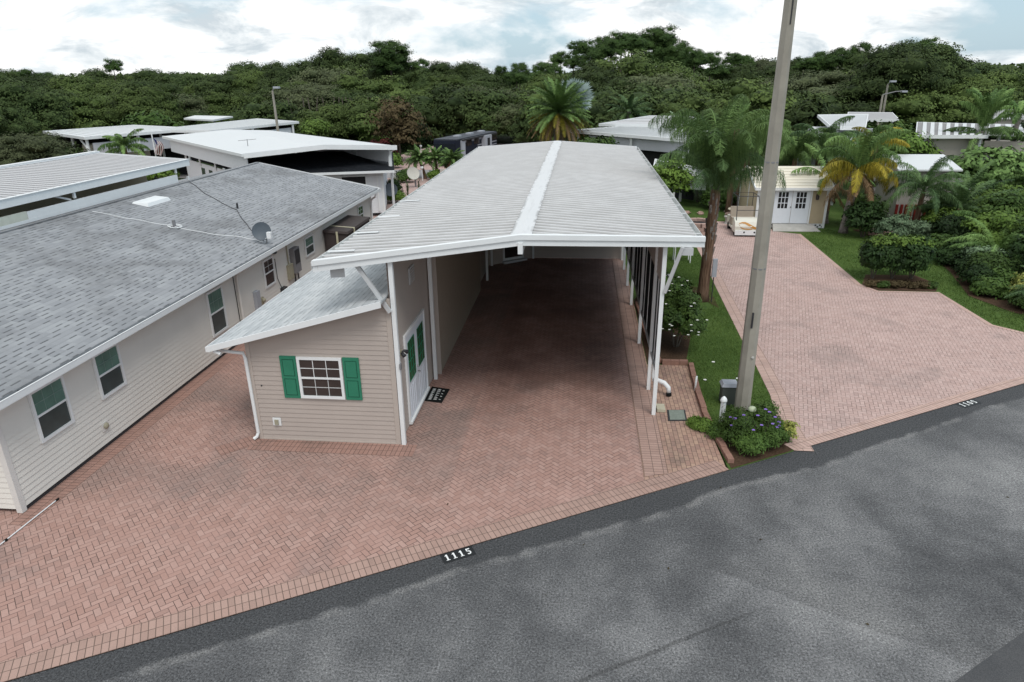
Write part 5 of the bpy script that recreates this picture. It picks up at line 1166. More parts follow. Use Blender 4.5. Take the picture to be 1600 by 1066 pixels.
def crown_mesh(name, seed, mat, R, lobes=11, tufts=34, per=9, leaf=.26, lobe_r=.42, flat=.75, low=-.35, tuft_r=.5, open_=0.0, aspect=.55, core=0.0):
    """broadleaf crown: lobes > tufts > leaves, hollow inside, uneven outline. R = (rx, ry, rz); centre at 0"""
    rs = np.random.RandomState(seed); R = np.array(R, float); Cs, Ns, Ts = [], [], []
    gold = np.pi * (3 - 5 ** .5); L = []
    for i in range(lobes):
        z = 1 - (1 - low) * (i + .5) / lobes; r = (max(0, 1 - z * z)) ** .5; a = gold * i + rs.uniform(-.5, .5)
        L.append((np.array([r * np.cos(a), r * np.sin(a), z]) * rs.uniform(.50, .74), lobe_r * rs.uniform(.72, 1.25)))
    L.append((np.zeros(3), .52))
    CV, CF, CT = [], [], []
    for c, lr in L:
        if core:
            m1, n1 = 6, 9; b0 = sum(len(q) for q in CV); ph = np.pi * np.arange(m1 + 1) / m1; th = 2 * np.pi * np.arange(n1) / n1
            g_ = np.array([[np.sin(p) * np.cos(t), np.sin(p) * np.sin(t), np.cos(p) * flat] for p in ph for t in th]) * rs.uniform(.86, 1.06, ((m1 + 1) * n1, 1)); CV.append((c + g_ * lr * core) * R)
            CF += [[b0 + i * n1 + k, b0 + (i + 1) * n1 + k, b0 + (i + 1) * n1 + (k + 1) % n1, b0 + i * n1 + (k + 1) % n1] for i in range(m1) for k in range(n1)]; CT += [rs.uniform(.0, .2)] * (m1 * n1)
        nt = max(6, int(tufts * (lr / lobe_r) ** 2)); d = unit(rs.normal(0, 1, (nt, 3))); d[:, 2] = np.abs(d[:, 2]) * 1.0 - .25 * (rs.rand(nt) < .35) * 2; d = unit(d)
        tc = c + d * lr * rs.uniform(.72, 1.12, (nt, 1)) * np.array([1, 1, flat])
        if open_: tc = tc[rs.rand(nt) > open_]
        lt = rs.uniform(.15, .85)
        for q in tc:
            P = q * R; k = per; o = rs.normal(0, 1, (k, 3)); o[:, 2] *= .55
            Cs.append(P + o * tuft_r * .55); out = unit((P / R)[None, :]) * .6 + np.array([[0, 0, .75]]); Ns.append(np.repeat(unit((q - c)[None, :]) * .9 + unit((P / R)[None, :]) * .3 + np.array([[0, 0, .45]]), k, 0) + o * .15)
            Ts.append(np.clip(lt * .55 + rs.uniform(0, .40) + rs.normal(0, .08, k), 0, 1))
    C = np.concatenate(Cs); N = np.concatenate(Ns); V, F = leaves(rs, C, N, leaf, aspect, .34); T = np.concatenate(Ts)
    if core: F = np.concatenate([F, np.array(CF) + len(V)]); V = np.concatenate([V] + CV); T = np.concatenate([T, CT])
    return np_mesh(name, V, F, mat, T)
def trunk_mb(h, r, limbs, rs, spread=.5, lean=0.0):
    mb = MB(); top = (lean * h, 0, h); mb.tube([(0, 0, -.1), (lean * h * .3 + .05, 0, h * .35), (lean * h * .7, .05, h * .72), top], [r, r * .82, r * .62, r * .3], 8)
    for i in range(limbs):
        a = 2 * math.pi * i / limbs + rs.uniform(-.4, .4); z0 = h * rs.uniform(.38, .7); L = h * spread * rs.uniform(.6, 1.1)
        p0 = (lean * z0, 0, z0); p1 = (p0[0] + math.cos(a) * L * .5, math.sin(a) * L * .5, z0 + L * .45); p2 = (p0[0] + math.cos(a) * L, math.sin(a) * L, z0 + L * .75)
        mb.tube([p0, p1, p2], [r * .42, r * .28, r * .12], 6)
    return mb
# ---- tree prototypes (built at the origin, then moved or copied)
PROTO = {}
def proto_tree(key, name, h, R, cz, mat, tr, limbs=6, bark='bark', lean=0.0, **kw):
    root = bpy.data.objects.new(name, None); COL.objects.link(root); rs = random.Random(hash(key) % 1000 if False else sum(map(ord, key)))
    trunk_mb(cz, tr, limbs, rs, .16 if 'pine' in key else .5, lean).build('trunk', MT[bark], root, smooth=True)
    c = np_obj('crown', crown_mesh(key + '_crown', sum(map(ord, key)), MT[mat], R, **kw), root, (lean * cz, 0, cz)); root['cat'] = name
    PROTO[key] = [root, False, h]; del root['cat']; return root
def put(key, x, y, h, rot, label, cat='tree', group=None, sx=1.0, z=0.0):
    root, used, h0 = PROTO[key]
    r = root if not used else copy_tree(root); PROTO[key][1] = True
    s = h * 1.10 / h0; r.location = (x, y, z); r.rotation_euler = (0, 0, rot); r.scale = (s * sx, s * sx, s)
    for k in ('label', 'category', 'group'):
        if k in r: del r[k]
    tag(r, label, cat, group); return r
BIG = dict(lobes=24, tufts=52, per=14, leaf=.13, tuft_r=.46, lobe_r=.34, core=.70)
proto_tree('oakA', 'oak_tree', 11.5, (5.6, 5.4, 4.3), 6.8, 'oak', .34, **BIG)
proto_tree('oakB', 'oak_tree', 12.0, (4.9, 5.2, 5.2), 6.6, 'oak', .32, **dict(BIG, lobes=17, low=-.75))
proto_tree('oakC', 'oak_tree', 10.0, (5.8, 5.2, 3.9), 5.9, 'oak_light', .30, **dict(BIG, low=-.6))
proto_tree('oakD', 'oak_tree', 9.5, (5.2, 5.2, 4.2), 5.1, 'oak_olive', .30, **dict(BIG, low=-.8))
proto_tree('oakE', 'oak_tree', 8.5, (4.6, 4.6, 4.0), 4.4, 'oak_light', .26, **dict(BIG, low=-.9, lobes=13))
proto_tree('pineA', 'pine_tree', 16.0, (3.3, 3.3, 3.6), 12.0, 'pine', .26, limbs=9, lobes=18, tufts=34, per=16, leaf=.15, tuft_r=.42, lobe_r=.26, open_=.10, core=.55, aspect=.28, low=-.8)
proto_tree('pineB', 'pine_tree', 15.0, (2.9, 2.9, 2.4), 12.6, 'pine', .24, limbs=9, lobes=12, tufts=30, per=15, leaf=.15, tuft_r=.40, lobe_r=.28, open_=.15, core=.5, aspect=.28, low=-.5, lean=.03)
proto_tree('under', 'understorey_tree', 5.0, (3.6, 3.4, 2.6), 2.3, 'oak_light', .12, lobes=12, tufts=36, per=13, leaf=.12, tuft_r=.42, low=-.9, lobe_r=.38, core=.72)
proto_tree('dark', 'understorey_tree', 5.0, (3.4, 3.6, 2.7), 2.3, 'oak', .12, lobes=12, tufts=36, per=13, leaf=.12, tuft_r=.42, low=-.9, lobe_r=.38, core=.72)
# skyline of the forest: picture direction -> height, converted here to plain world positions
CM = cam.matrix_world
def bearing(px, py=122.0):
    """horizontal direction and rise (per metre of +Y) of a skyline point measured in the photograph"""
    d = CM.to_3x3() @ Vector(((px - 800) / 1067.0, (533 - py) / 1067.0, -1.0)); return d.x / d.y, d.z / d.y
SKY = [(-60, 105), (0, 112), (45, 98), (95, 112), (180, 106), (230, 112), (265, 106), (310, 113), (350, 100), (430, 88), (470, 80), (520, 76), (575, 76), (620, 74), (660, 92), (720, 98), (800, 101), (840, 88), (885, 64),
       (950, 52), (1010, 54), (1060, 58), (1090, 66), (1115, 84), (1160, 88), (1215, 84), (1255, 80), (1315, 68), (1360, 72), (1410, 64), (1460, 56), (1500, 74), (1525, 98), (1560, 112), (1600, 122), (1680, 122)]
def skyh(px):
    for (a, b), (c, d) in zip(SKY, SKY[1:]):
        if a <= px <= c: return b + (d - b) * (px - a) / (c - a)
    return 115
def place_px(px, dist): return bearing(px)[0] * dist, dist
def hpx(px, ypx, y): return 7.7 + bearing(px, ypx)[1] * y
ZONES = [(-200, 330, 'behind the far left carports'), (330, 640, 'behind the white canopy house'), (640, 810, 'behind the dark motorhome'), (810, 940, 'behind the round date palm'),
         (940, 1130, 'right of the round date palm'), (1130, 1290, 'behind the concrete pole'), (1290, 1440, 'behind the twin street lamps'), (1440, 1545, 'in the big clump right'), (1545, 1800, 'at the far right edge')]
zone = lambda px: next(z[2] for z in ZONES if z[0] <= px < z[1])
rg = random.Random(21)
ROWS = [('skyline', 118, 0, 46), ('upper', 104, 14, 50), ('middle', 92, 34, 52), ('front', 83, 58, 54)]
for nm, y0, dpx, step in ROWS:
    px = -70 + rg.uniform(0, 30)
    while px < 1690:
        if 1560 < px and nm in ('front', 'middle', 'upper'): break
        y = y0 + rg.uniform(-4, 4); x, _ = place_px(px, y)
        yp = max(skyh(px - 34), skyh(px), skyh(px + 34)) * .7 + skyh(px) * .3 + 3 + dpx * rg.uniform(.8, 1.15) + (rg.uniform(-3, 4) if nm == 'skyline' else rg.uniform(-8, 8)); h = max(3.5, hpx(px, yp, y))
        pine = (nm in ('skyline', 'upper') and (780 < px < 1150 or 1240 < px < 1330)) and rg.random() < .9 or (nm == 'skyline' and rg.random() < .28)
        if pine: key = rg.choice(('pineA', 'pineB')); kind, cat = 'dark tufted pine', 'pine'
        else:
            dark_zone = 380 < px < 640 or 1330 < px < 1530 or px < 330
            key = rg.choice(('oakA', 'oakB', 'oakA', 'oakB', 'oakC') if (nm in ('skyline', 'upper') and rg.random() < .7) or dark_zone and rg.random() < .6 else ('oakC', 'oakD', 'oakE', 'oakB', 'oakD'))
            kind, cat = {'oakA': 'dark spreading oak', 'oakB': 'dark rounded oak', 'oakC': 'lighter green broad tree', 'oakD': 'grey-green mossy oak', 'oakE': 'lighter green low tree'}[key], 'tree'
        wd = {'skyline': 'on the skyline', 'upper': 'below the skyline', 'middle': 'mid-forest', 'front': 'at the forest edge'}[nm]
        lb = '%s %s, %s' % (kind, wd, zone(px))
        put(key, x, y, h, rg.uniform(0, 6.28), lb, cat, lb, sx=rg.uniform(.85, 1.15) * min(1.25, max(1.0, 9.5 / h)))
        px += step * rg.uniform(.8, 1.2) * (.62 if pine else 1)
# shrubby forest edge that hides the ground under the trees
px = -40
while px < 1680:
    y = 77 + rg.uniform(-2.5, 2.5); x, _ = place_px(px, y)
    if not (640 < px < 800): lb = 'low bushy tree along the foot of the forest, ' + zone(px); put(rg.choice(('under', 'dark', 'dark')), x, y, rg.uniform(4.2, 6.8), rg.uniform(0, 6), lb, 'tree', lb, sx=1.15)
    else: lb = 'low bushy tree beside the parked motorhome at the forest foot'; put('dark', x, 84 + rg.uniform(-1, 1), rg.uniform(5.5, 7), rg.uniform(0, 6), lb, 'tree', lb, sx=1.1)
    px += rg.uniform(40, 58)
# far wood closing the horizon
rs = np.random.RandomState(4); n = 90000; xs = rs.uniform(-700, 700, n); ys = rs.uniform(300, 430, n)
hh = 8.6 + 1.0 * np.sin(xs * .05) + .8 * np.sin(xs * .17 + 1); C = np.stack([xs, ys, hh * rs.uniform(.05, 1, n) ** .6], 1); V, F = leaves(rs, C, np.tile([0, -.5, .8], (n, 1)), 1.0, .7, .4)
tag(np_obj('distant_wood', np_mesh('distant_wood', V, F, MT['oak'], rs.uniform(0, .8, n))), 'far-off wood closing the horizon beyond the forest', 'wood', kind='stuff')
# the tall isolated trees that break the skyline
x, _ = place_px(612, 101); put('pineA', x, 101, hpx(612, 68, 101), 1.0, 'tall pine with open umbrella top rising over the dark oaks', 'pine', sx=1.5)
x, _ = place_px(180, 112); put('pineB', x, 112, hpx(180, 98, 112), 2.0, 'lone pine tuft standing above the left skyline', 'pine', sx=.8)
x, _ = place_px(1030, 110); put('pineB', x, 110, hpx(1030, 50, 110), 4.0, 'tallest pine on the hump of forest above the wide white carport', 'pine', sx=1.2)
for i, (px, yp, y, key, lb) in enumerate(((15, 205, 46, 'oakD', 'low olive tree at the left edge above the ribbed neighbour carport'), (55, 225, 47, 'dark', 'dark low bush left of the furthest left carport'), (18, 132, 56, 'oakA', 'big dark oak closest on the left edge beside the far carport'), (-50, 150, 50, 'oakB', 'dark oak cut by the left picture edge'), (100, 140, 66, 'oakE', 'yellow-green rounded tree above the furthest left carport'),
        (150, 150, 70, 'oakC', 'low rounded tree behind the furthest left carport'), (215, 135, 70, 'oakC', 'broad pale green tree behind the left carports'), (290, 150, 76, 'oakD', 'grey-green tree behind the flag'), (340, 140, 78, 'oakE', 'light green tree behind the far white carport'),
        (1452, 62, 82, 'oakB', 'tallest dark tree of the big clump on the right'), (1400, 78, 80, 'oakA', 'dark tree on the left side of the right-hand clump'), (1492, 84, 84, 'oakB', 'dark tree on the right shoulder of the right-hand clump'), (1545, 112, 78, 'oakC', 'lighter tree right of the big dark clump'))):
    x, _ = place_px(px, y); put(key, x, y, hpx(px, yp, y), i * 1.3, lb, 'tree', sx=1.08)
# bronze tree left of the motorhome
proto_tree('bronze', 'bronze_tree', 5.4, (2.3, 2.3, 2.6), 2.9, 'brown_leaf', .12, lobes=12, tufts=30, per=9, leaf=.14, tuft_r=.35, low=-.9)
x, _ = place_px(616, 66); put('bronze', x, 66, 5.6, 0, 'bronze-leaved rounded tree left of the dark motorhome', 'tree')

# ---- shrubs
def shrub(x, y, R, cz, mat, label, seed, leaf=.09, lobes=9, tufts=26, per=10, name='shrub', stems=5, cat='shrub', group=None, low=-.6, aspect=.5, tuft_r=None, z=0.0, lobe_r=.42):
    t = thing(name, (x, y, z), label, cat, group); rr = random.Random(seed)
    me = crown_mesh(name + '_foliage', seed, MT[mat], R, lobes=lobes, tufts=tufts, per=per, leaf=leaf, tuft_r=tuft_r or leaf * 2.4, low=low, aspect=aspect, lobe_r=lobe_r); np_obj('foliage', me, t, (0, 0, cz))
    if stems:
        mb = MB()
        for k in range(stems): a = 6.28 * k / stems + rr.uniform(-.3, .3); mb.tube([(x + .06 * math.cos(a), y + .06 * math.sin(a), z - .02), (x + R[0] * .3 * math.cos(a), y + R[1] * .3 * math.sin(a), z + cz * .7), (x + R[0] * .5 * math.cos(a), y + R[1] * .5 * math.sin(a), z + cz * 1.1)], [.028, .02, .01], 5)
        mb.build('stems', MT['bark'], t)
    return t
def flowers(t, c, R, n, mat, r, seed, top=False):
    rs = random.Random(seed)
    for k in range(n):
        a = rs.uniform(0, 6.28); zz = rs.uniform(.0 if top else -.3, 1); q = math.sqrt(max(0, 1 - zz * zz)); p = (c[0] + R[0] * q * math.cos(a), c[1] - abs(R[1] * q * math.sin(a)) * .9, c[2] + R[2] * zz)
        mb = MB()
        for j in range(5):
            b = j * 1.2566 + rs.uniform(-.2, .2); d = (math.cos(b), math.sin(b)); e = (-d[1], d[0])
            mb.poly([p, (p[0] + r * (.6 * d[0] + .42 * e[0]), p[1] + r * (.6 * d[1] + .42 * e[1]), p[2] + r * .25), (p[0] + r * d[0], p[1] + r * d[1], p[2] + r * .15), (p[0] + r * (.6 * d[0] - .42 * e[0]), p[1] + r * (.6 * d[1] - .42 * e[1]), p[2] + r * .25)])
        mb.build('flower', MT[mat], t)
t = shrub(2.95, 19.5, (.82, 1.35, .82), .98, 'shrub_leaf', 'loose green shrub dotted with white flowers beside the black privacy screen', 31, .055, lobes=18, tufts=44, per=12, low=-.7, lobe_r=.34, aspect=.38)
flowers(t, (2.95, 19.5, .98), (.86, 1.4, .86), 18, 'flower_white', .045, 5)
t = shrub(3.1, 21.6, (.72, 1.0, .75), .85, 'shrub_leaf', 'smaller green shrub with a few white flowers just behind the loose one', 32, .065, lobes=11, tufts=40, per=10)
flowers(t, (3.1, 21.6, .85), (.74, 1.0, .8), 8, 'flower_white', .045, 6)
shrub(2.55, 23.6, (.5, .9, .45), .5, 'brown_leaf', 'low reddish-brown shrub by the side screen behind the white-flowered shrubs', 33, .06)
# purple-flowering mound by the pole: mound, creeping lobe and right lobe are one clump of growth
t = thing('flowering_bush', (3.9, 13.7, 0), 'sprawling bush with purple flowers at the foot of the concrete pole', 'bush')
for k, (x, y, R, cz, mt, sd, lf) in enumerate(((3.62, 13.85, (.44, .52, .44), .42, 'shrub_leaf', 41, .034), (4.15, 14.0, (.42, .50, .48), .44, 'shrub_leaf', 42, .034), (3.80, 13.35, (.42, .30, .28), .24, 'shrub_leaf', 43, .034), (4.25, 13.6, (.34, .30, .32), .26, 'shrub_leaf', 44, .032), (4.42, 14.1, (.2, .26, .26), .22, 'bright_leaf', 48, .03), (3.28, 14.02, (.28, .26, .18), .14, 'shrub_leaf', 45, .034), (2.98, 14.35, (.24, .20, .12), .10, 'bright_leaf', 46, .034), (2.80, 14.52, (.14, .12, .09), .07, 'bright_leaf', 49, .03))):
    me = crown_mesh('bush_foliage', sd, MT[mt], R, lobes=13, tufts=30, per=12, leaf=lf, tuft_r=lf * 3.2, low=-.5, lobe_r=.34, aspect=.32); np_obj('foliage', me, t, (x - 3.9, y - 13.7, cz))
flowers(t, (3.88, 13.8, .48), (.56, .52, .48), 18, 'flower_purple', .042, 9, top=True)
mb = MB(); rr = random.Random(19)
for k in range(44):
    a = rr.uniform(0, 6.28); q = rr.uniform(.1, .5); x0, y0 = 3.88 + q * .5 * math.cos(a), 13.75 + q * .5 * math.sin(a); mb.tube([(x0, y0, .02), (x0 + .05 * math.cos(a), y0 + .05 * math.sin(a), .35), (x0 + .16 * math.cos(a), y0 + .16 * math.sin(a), rr.uniform(.55, .88))], [.007, .006, .003], 4)
mb.build('stems', MT['bark'], t)
flowers(t, (3.32, 13.95, .16), (.16, .16, .2), 3, 'flower_purple', .05, 10, top=True)
shrub(4.72, 13.98, (.14, .22, .24), .22, 'yellow_leaf', 'small pale variegated plant where the purple bush meets the neighbouring drive', 47, .04, lobes=5, tufts=14, stems=3)
# three clipped vase-shaped shrubs
for i, (x, lb) in enumerate(((11.55, 'left of three clipped dark shrubs on the lawn corner'), (12.28, 'middle of three clipped dark shrubs on the lawn corner'), (13.0, 'right of three clipped dark shrubs on the lawn corner'))):
    t = thing('clipped_shrub', (x, 27.35, 0), lb, 'shrub', 'clipped shrubs on the lawn corner')
    me = crown_mesh('clipped_foliage', 60 + i, MT['dark_leaf'], (.52, .62, .66), lobes=14, tufts=44, per=10, leaf=.07, tuft_r=.13, low=-.95, lobe_r=.5, flat=1.0); np_obj('foliage', me, t, (0, 0, .96))
    me = crown_mesh('shoot_foliage', 70 + i, MT['bright_leaf'], (.50, .6, .30), lobes=7, tufts=22, per=7, leaf=.055, tuft_r=.12, low=.2, lobe_r=.45); np_obj('new_shoots', me, t, (0, 0, 1.42))
    mb = MB()
    for a in (0, 2.1, 4.2): mb.tube([(x + .03 * math.cos(a), 27.35 + .03 * math.sin(a), 0), (x + .16 * math.cos(a), 27.35 + .16 * math.sin(a), .55)], [.03, .02], 6)
    mb.build('stems', MT['bark'], t)
rr = random.Random(77)
for i in range(7):
    x = 11.1 + i * .36; shrub(x, 26.15 + rr.uniform(-.08, .12), (.22, .24, .14), .12, 'brown_leaf' if i not in (1, 6) else 'shrub_leaf', 'low withered brown edging plant in the bed before the three clipped shrubs' if i not in (1, 6) else 'low green edging plant in the bed before the three clipped shrubs', 80 + i, .04, lobes=5, tufts=12, stems=0, name='edging_plant', cat='plant', group='edging plants' + (' green' if i in (1, 6) else ' brown'))
# border of shrubs on the right; position words tell them apart
BR = [(14.6, 33.2, (.9, .8, .8), .8, 'silver_leaf', 'silvery green shrub behind the clipped shrubs, taller of two', .06), (15.9, 33.4, (.6, .6, .55), .6, 'silver_leaf', 'smaller silvery shrub just right of the taller silvery one', .06),
      (13.9, 34.9, (.9, .8, .9), .9, 'dark_leaf', 'dark shrub right of the leaning yellow palm trunk', .08), (16.9, 32.6, (.9, 1.0, .9), .8, 'dark_leaf', 'dark glossy shrub right of the slim dark palm trunk', .08),
      (17.5, 30.6, (1.2, 1.2, 1.2), 1.1, 'bright_leaf', 'bright green drooping shrub in the middle of the right border', .08), (18.9, 32.8, (1.3, 1.3, 1.4), 1.3, 'shrub_leaf', 'tall mid-green shrub behind the bright drooping shrub', .09),
      (16.2, 28.6, (.7, .9, .55), .5, 'silver_leaf', 'low grey-green strappy plant at the lawn edge, right of the clipped shrubs', .07), (17.6, 27.6, (1.1, 1.3, 1.2), 1.0, 'dark_leaf', 'dark dense shrub at the bend of the right lawn edge', .08),
      (15.5, 25.9, (.5, .6, .45), .42, 'shrub_leaf', 'green leafy plant left of the yellow variegated shrub', .07), (15.9, 24.7, (.55, .6, .5), .5, 'yellow_leaf', 'yellow variegated shrub at the right lawn edge', .07),
      (16.9, 25.6, (.9, 1.0, 1.0), .9, 'dark_leaf', 'dark shrub behind the yellow variegated shrub', .08), (18.6, 28.6, (1.3, 1.3, 1.5), 1.4, 'shrub_leaf', 'large mid-green shrub nearest the right picture edge', .09),
      (20.2, 31.2, (1.5, 1.5, 1.5), 1.4, 'bright_leaf', 'bright leafy shrub at the right picture edge, above the large mid-green one', .09), (19.9, 35.6, (1.6, 1.4, 1.3), 1.2, 'bright_leaf', 'light green shrub mass below the white-roofed garden shed', .09),
      (22.2, 36.5, (1.7, 1.6, 1.3), 1.2, 'bright_leaf', 'light green hedge-like shrub before the far grass on the right', .09), (22.5, 33.2, (1.6, 1.6, 1.5), 1.3, 'shrub_leaf', 'mid-green shrub below the hedge-like shrub at the right edge', .09),
      (18.2, 36.4, (1.1, 1.0, 1.0), .9, 'shrub_leaf', 'green shrub by the red-skirted end of the white-roofed shed', .08), (25.2, 37.5, (1.6, 1.5, 1.2), 1.1, 'shrub_leaf', 'dark green shrub at the right picture edge before the grey street', .09),
      (14.9, 37.6, (1.0, .9, .9), .9, 'shrub_leaf', 'bushy green shrub between the yellow palm and the silvery shrub', .08), (16.3, 30.4, (.7, .7, .6), .55, 'dark_leaf', 'small dark shrub between the clipped shrubs and the border', .07)]
BR += [(15.55, 28.2, (.6, .9, .45), .32, 'dark_leaf', 'dark ground-hugging plant between lawn and the leafy spilling shrub', .06), (14.9, 25.3, (.55, .6, .4), .3, 'shrub_leaf', 'low green plant at the lawn edge left of the yellow variegated shrub', .06), (15.3, 23.9, (.6, .5, .4), .3, 'shrub_leaf', 'low green plant where the lawn edge leaves the picture', .06),
       (15.9, 30.9, (.8, .8, .6), .5, 'shrub_leaf', 'low green shrub at the lawn edge below the slim dark palm', .07), (15.75, 29.7, (.7, .7, .5), .4, 'dark_leaf', 'low dark shrub at the lawn edge, second from the clipped shrubs', .07),
       (15.7, 27.3, (.8, .9, .7), .55, 'shrub_leaf', 'leafy green shrub spilling onto the lawn edge halfway down the border', .07), (15.1, 26.4, (.6, .7, .5), .4, 'dark_leaf', 'dark low plant at the tightest bend of the lawn edge', .06),
       (18.9, 26.6, (1.4, 1.4, 1.5), 1.2, 'shrub_leaf', 'big shrub at the right picture edge above the yellow variegated one', .09), (16.0, 23.4, (.8, .7, .6), .5, 'dark_leaf', 'dark shrub at the right picture edge beside the pygmy date palm', .08),
       (20.5, 28.6, (1.6, 1.6, 1.8), 1.5, 'bright_leaf', 'tall bright shrub cut by the right picture edge', .09), (17.2, 33.9, (.9, .9, .9), .8, 'bright_leaf', 'bright green shrub between the slim palm and the stiff feathery palm', .08),
       (20.6, 33.6, (1.5, 1.4, 1.3), 1.2, 'shrub_leaf', 'mid-green shrub filling the border between two bright ones', .09), (18.3, 24.6, (1.2, 1.2, 1.3), 1.1, 'dark_leaf', 'tall dark shrub at the right edge behind the pygmy date palm', .09)]
for i, (x, y, R, cz, mt, lb, lf) in enumerate(BR): shrub(x, y, R, cz, mt, lb, 100 + i, lf, lobes=11, tufts=34, per=10)
# rocks
rt = random.Random(12)
for i in range(9):
    x, y, r = 15.2 + rt.uniform(-.6, 1.1), 35.2 + rt.uniform(-.8, .8), rt.uniform(.12, .26)
    mb = MB(); mb.ball((x, y, r * .5), (r * 1.3, r, r * .8), 9, 6, .18, rt); tag(mb.build('rock', MT['rock']), 'pale pink rock in the little heap behind the silvery shrubs', 'rock', 'rocks in the pink heap')
for i in range(6):
    x, y, r = 7.2 + rt.uniform(-1.6, 1.6), 40.6 + rt.uniform(-.3, .6), rt.uniform(.09, .17)
    mb = MB(); mb.ball((x, y, r * .5), (r * 1.5, r, r * .7), 9, 6, .18, rt); tag(mb.build('rock', MT['rock']), 'brownish rock edging the bed beyond the queen palm trunk', 'rock', 'rocks edging the far bed')
# middle-distance greenery
MD = [(0.9, 43.2, (1.5, 1.0, .9), 3.3, 'shrub_leaf', 'broad strappy green plant mass against the grey header wall right of the date palm', .14, 3), (4.9, 40.6, (1.2, 1.0, 1.4), 1.9, 'bright_leaf', 'bright leafy plant just beyond the right rear corner of the big roof', .12, 5),
      (3.8, 38.4, (.9, 1.0, 1.2), 1.2, 'shrub_leaf', 'green shrub close behind the right rear corner of the big roof', .10, 4), (7.4, 44.6, (1.6, 1.3, 1.6), 1.4, 'dark_leaf', 'dark shrub behind the queen palm beyond the fire pit', .12, 4),
      (9.6, 47.5, (2.0, 1.6, 2.0), 1.9, 'oak', 'dark bushy shrub behind the khaki shed, left side', .15, 4), (12.6, 47.0, (2.0, 1.6, 1.7), 1.7, 'oak', 'dark bushy shrub behind the khaki shed, right side', .15, 4),
      (8.2, 42.4, (1.1, .9, .7), .6, 'shrub_leaf', 'low green shrub in the far bed beyond the round table', .10, 4), (-17.0, 61.2, (.9, .9, .7), .6, 'bright_leaf', 'rounded clipped shrub right of the white canopy house', .12, 3),
      (-18.8, 64.6, (1.3, 1.1, 1.2), 1.1, 'red_leaf', 'dark red shrub right of the white canopy post', .12, 3), (-16.4, 67.6, (1.9, 1.4, 1.9), 1.7, 'dark_leaf', 'dark hedge block between the bronze tree and the motorhome', .14, 3),
      (-12.4, 44.8, (.55, .55, .78), .74, 'dark_leaf', 'upright dark clipped shrub right of the white house corner', .07, 3), (-12.0, 43.6, (.6, .5, .4), .38, 'bright_leaf', 'small bright shrub below the upright dark shrub', .07, 3),
      (-11.4, 53.8, (.55, .5, .4), .38, 'bright_leaf', 'small round shrub right of the trio of small palms', .09, 3), (-13.4, 52.6, (.7, .6, .5), .45, 'shrub_leaf', 'low green shrub at the foot of the trio of small palms', .09, 3),
      (-16.9, 31.5, (.9, .8, .7), 2.6, 'bright_leaf', 'yellow-green shrub top in the gap beside the neighbour carport', .10, 3), (-45.5, 45.5, (2.6, 2.0, 1.6), 1.4, 'oak_olive', 'olive bush at the lower left edge beyond the ribbed carport', .16, 4),
      (-40.0, 62.0, (3.4, 2.2, 2.2), 2.8, 'shrub_leaf', 'leafy green shrub mass just above the furthest left carport', .2, 4), (-30.4, 47.0, (1.5, 1.2, .9), 1.4, 'bright_leaf', 'bright bush beneath the far palm near the flag', .12, 4),
      (-25.6, 66.5, (1.3, 1.0, 1.0), 3.0, 'bright_leaf', 'light green shrub at the right end of the far white carport', .14, 4), (30.5, 50.5, (2.0, 1.6, 1.4), 3.2, 'dark_leaf', 'dark shrub on the far side above the grey garage wall', .15, 4),
      (27.6, 41.0, (1.4, 1.2, .9), .8, 'shrub_leaf', 'round green shrub beside the grey street at the right edge', .12, 4), (21.0, 52.0, (2.4, 2.0, 2.0), 2.6, 'shrub_leaf', 'rounded green shrub mass below the twin street lamps', .18, 4),
      (17.8, 60.5, (2.4, 2.2, 2.2), 3.5, 'oak', 'dark rounded tree top left of the twin street lamps', .2, 4), (19.5, 46.0, (2.2, 1.6, 1.5), 2.6, 'bright_leaf', 'light green leafy mass between the yellow palm and the white shed roof', .15, 4),
      (23.6, 42.5, (2.4, 1.6, 1.6), 2.2, 'frond', 'bushy mid-green growth in front of the ribbed white carport', .17, 4), (27.5, 43.8, (2.2, 1.4, 1.3), 1.9, 'frond', 'bushy growth before the dark grey garage wall', .17, 4)]
for i, (x, y, R, cz, mt, lb, lf, st) in enumerate(MD): shrub(x, y, R, cz, mt, lb, 200 + i, lf, lobes=10, tufts=30, per=9, stems=st)

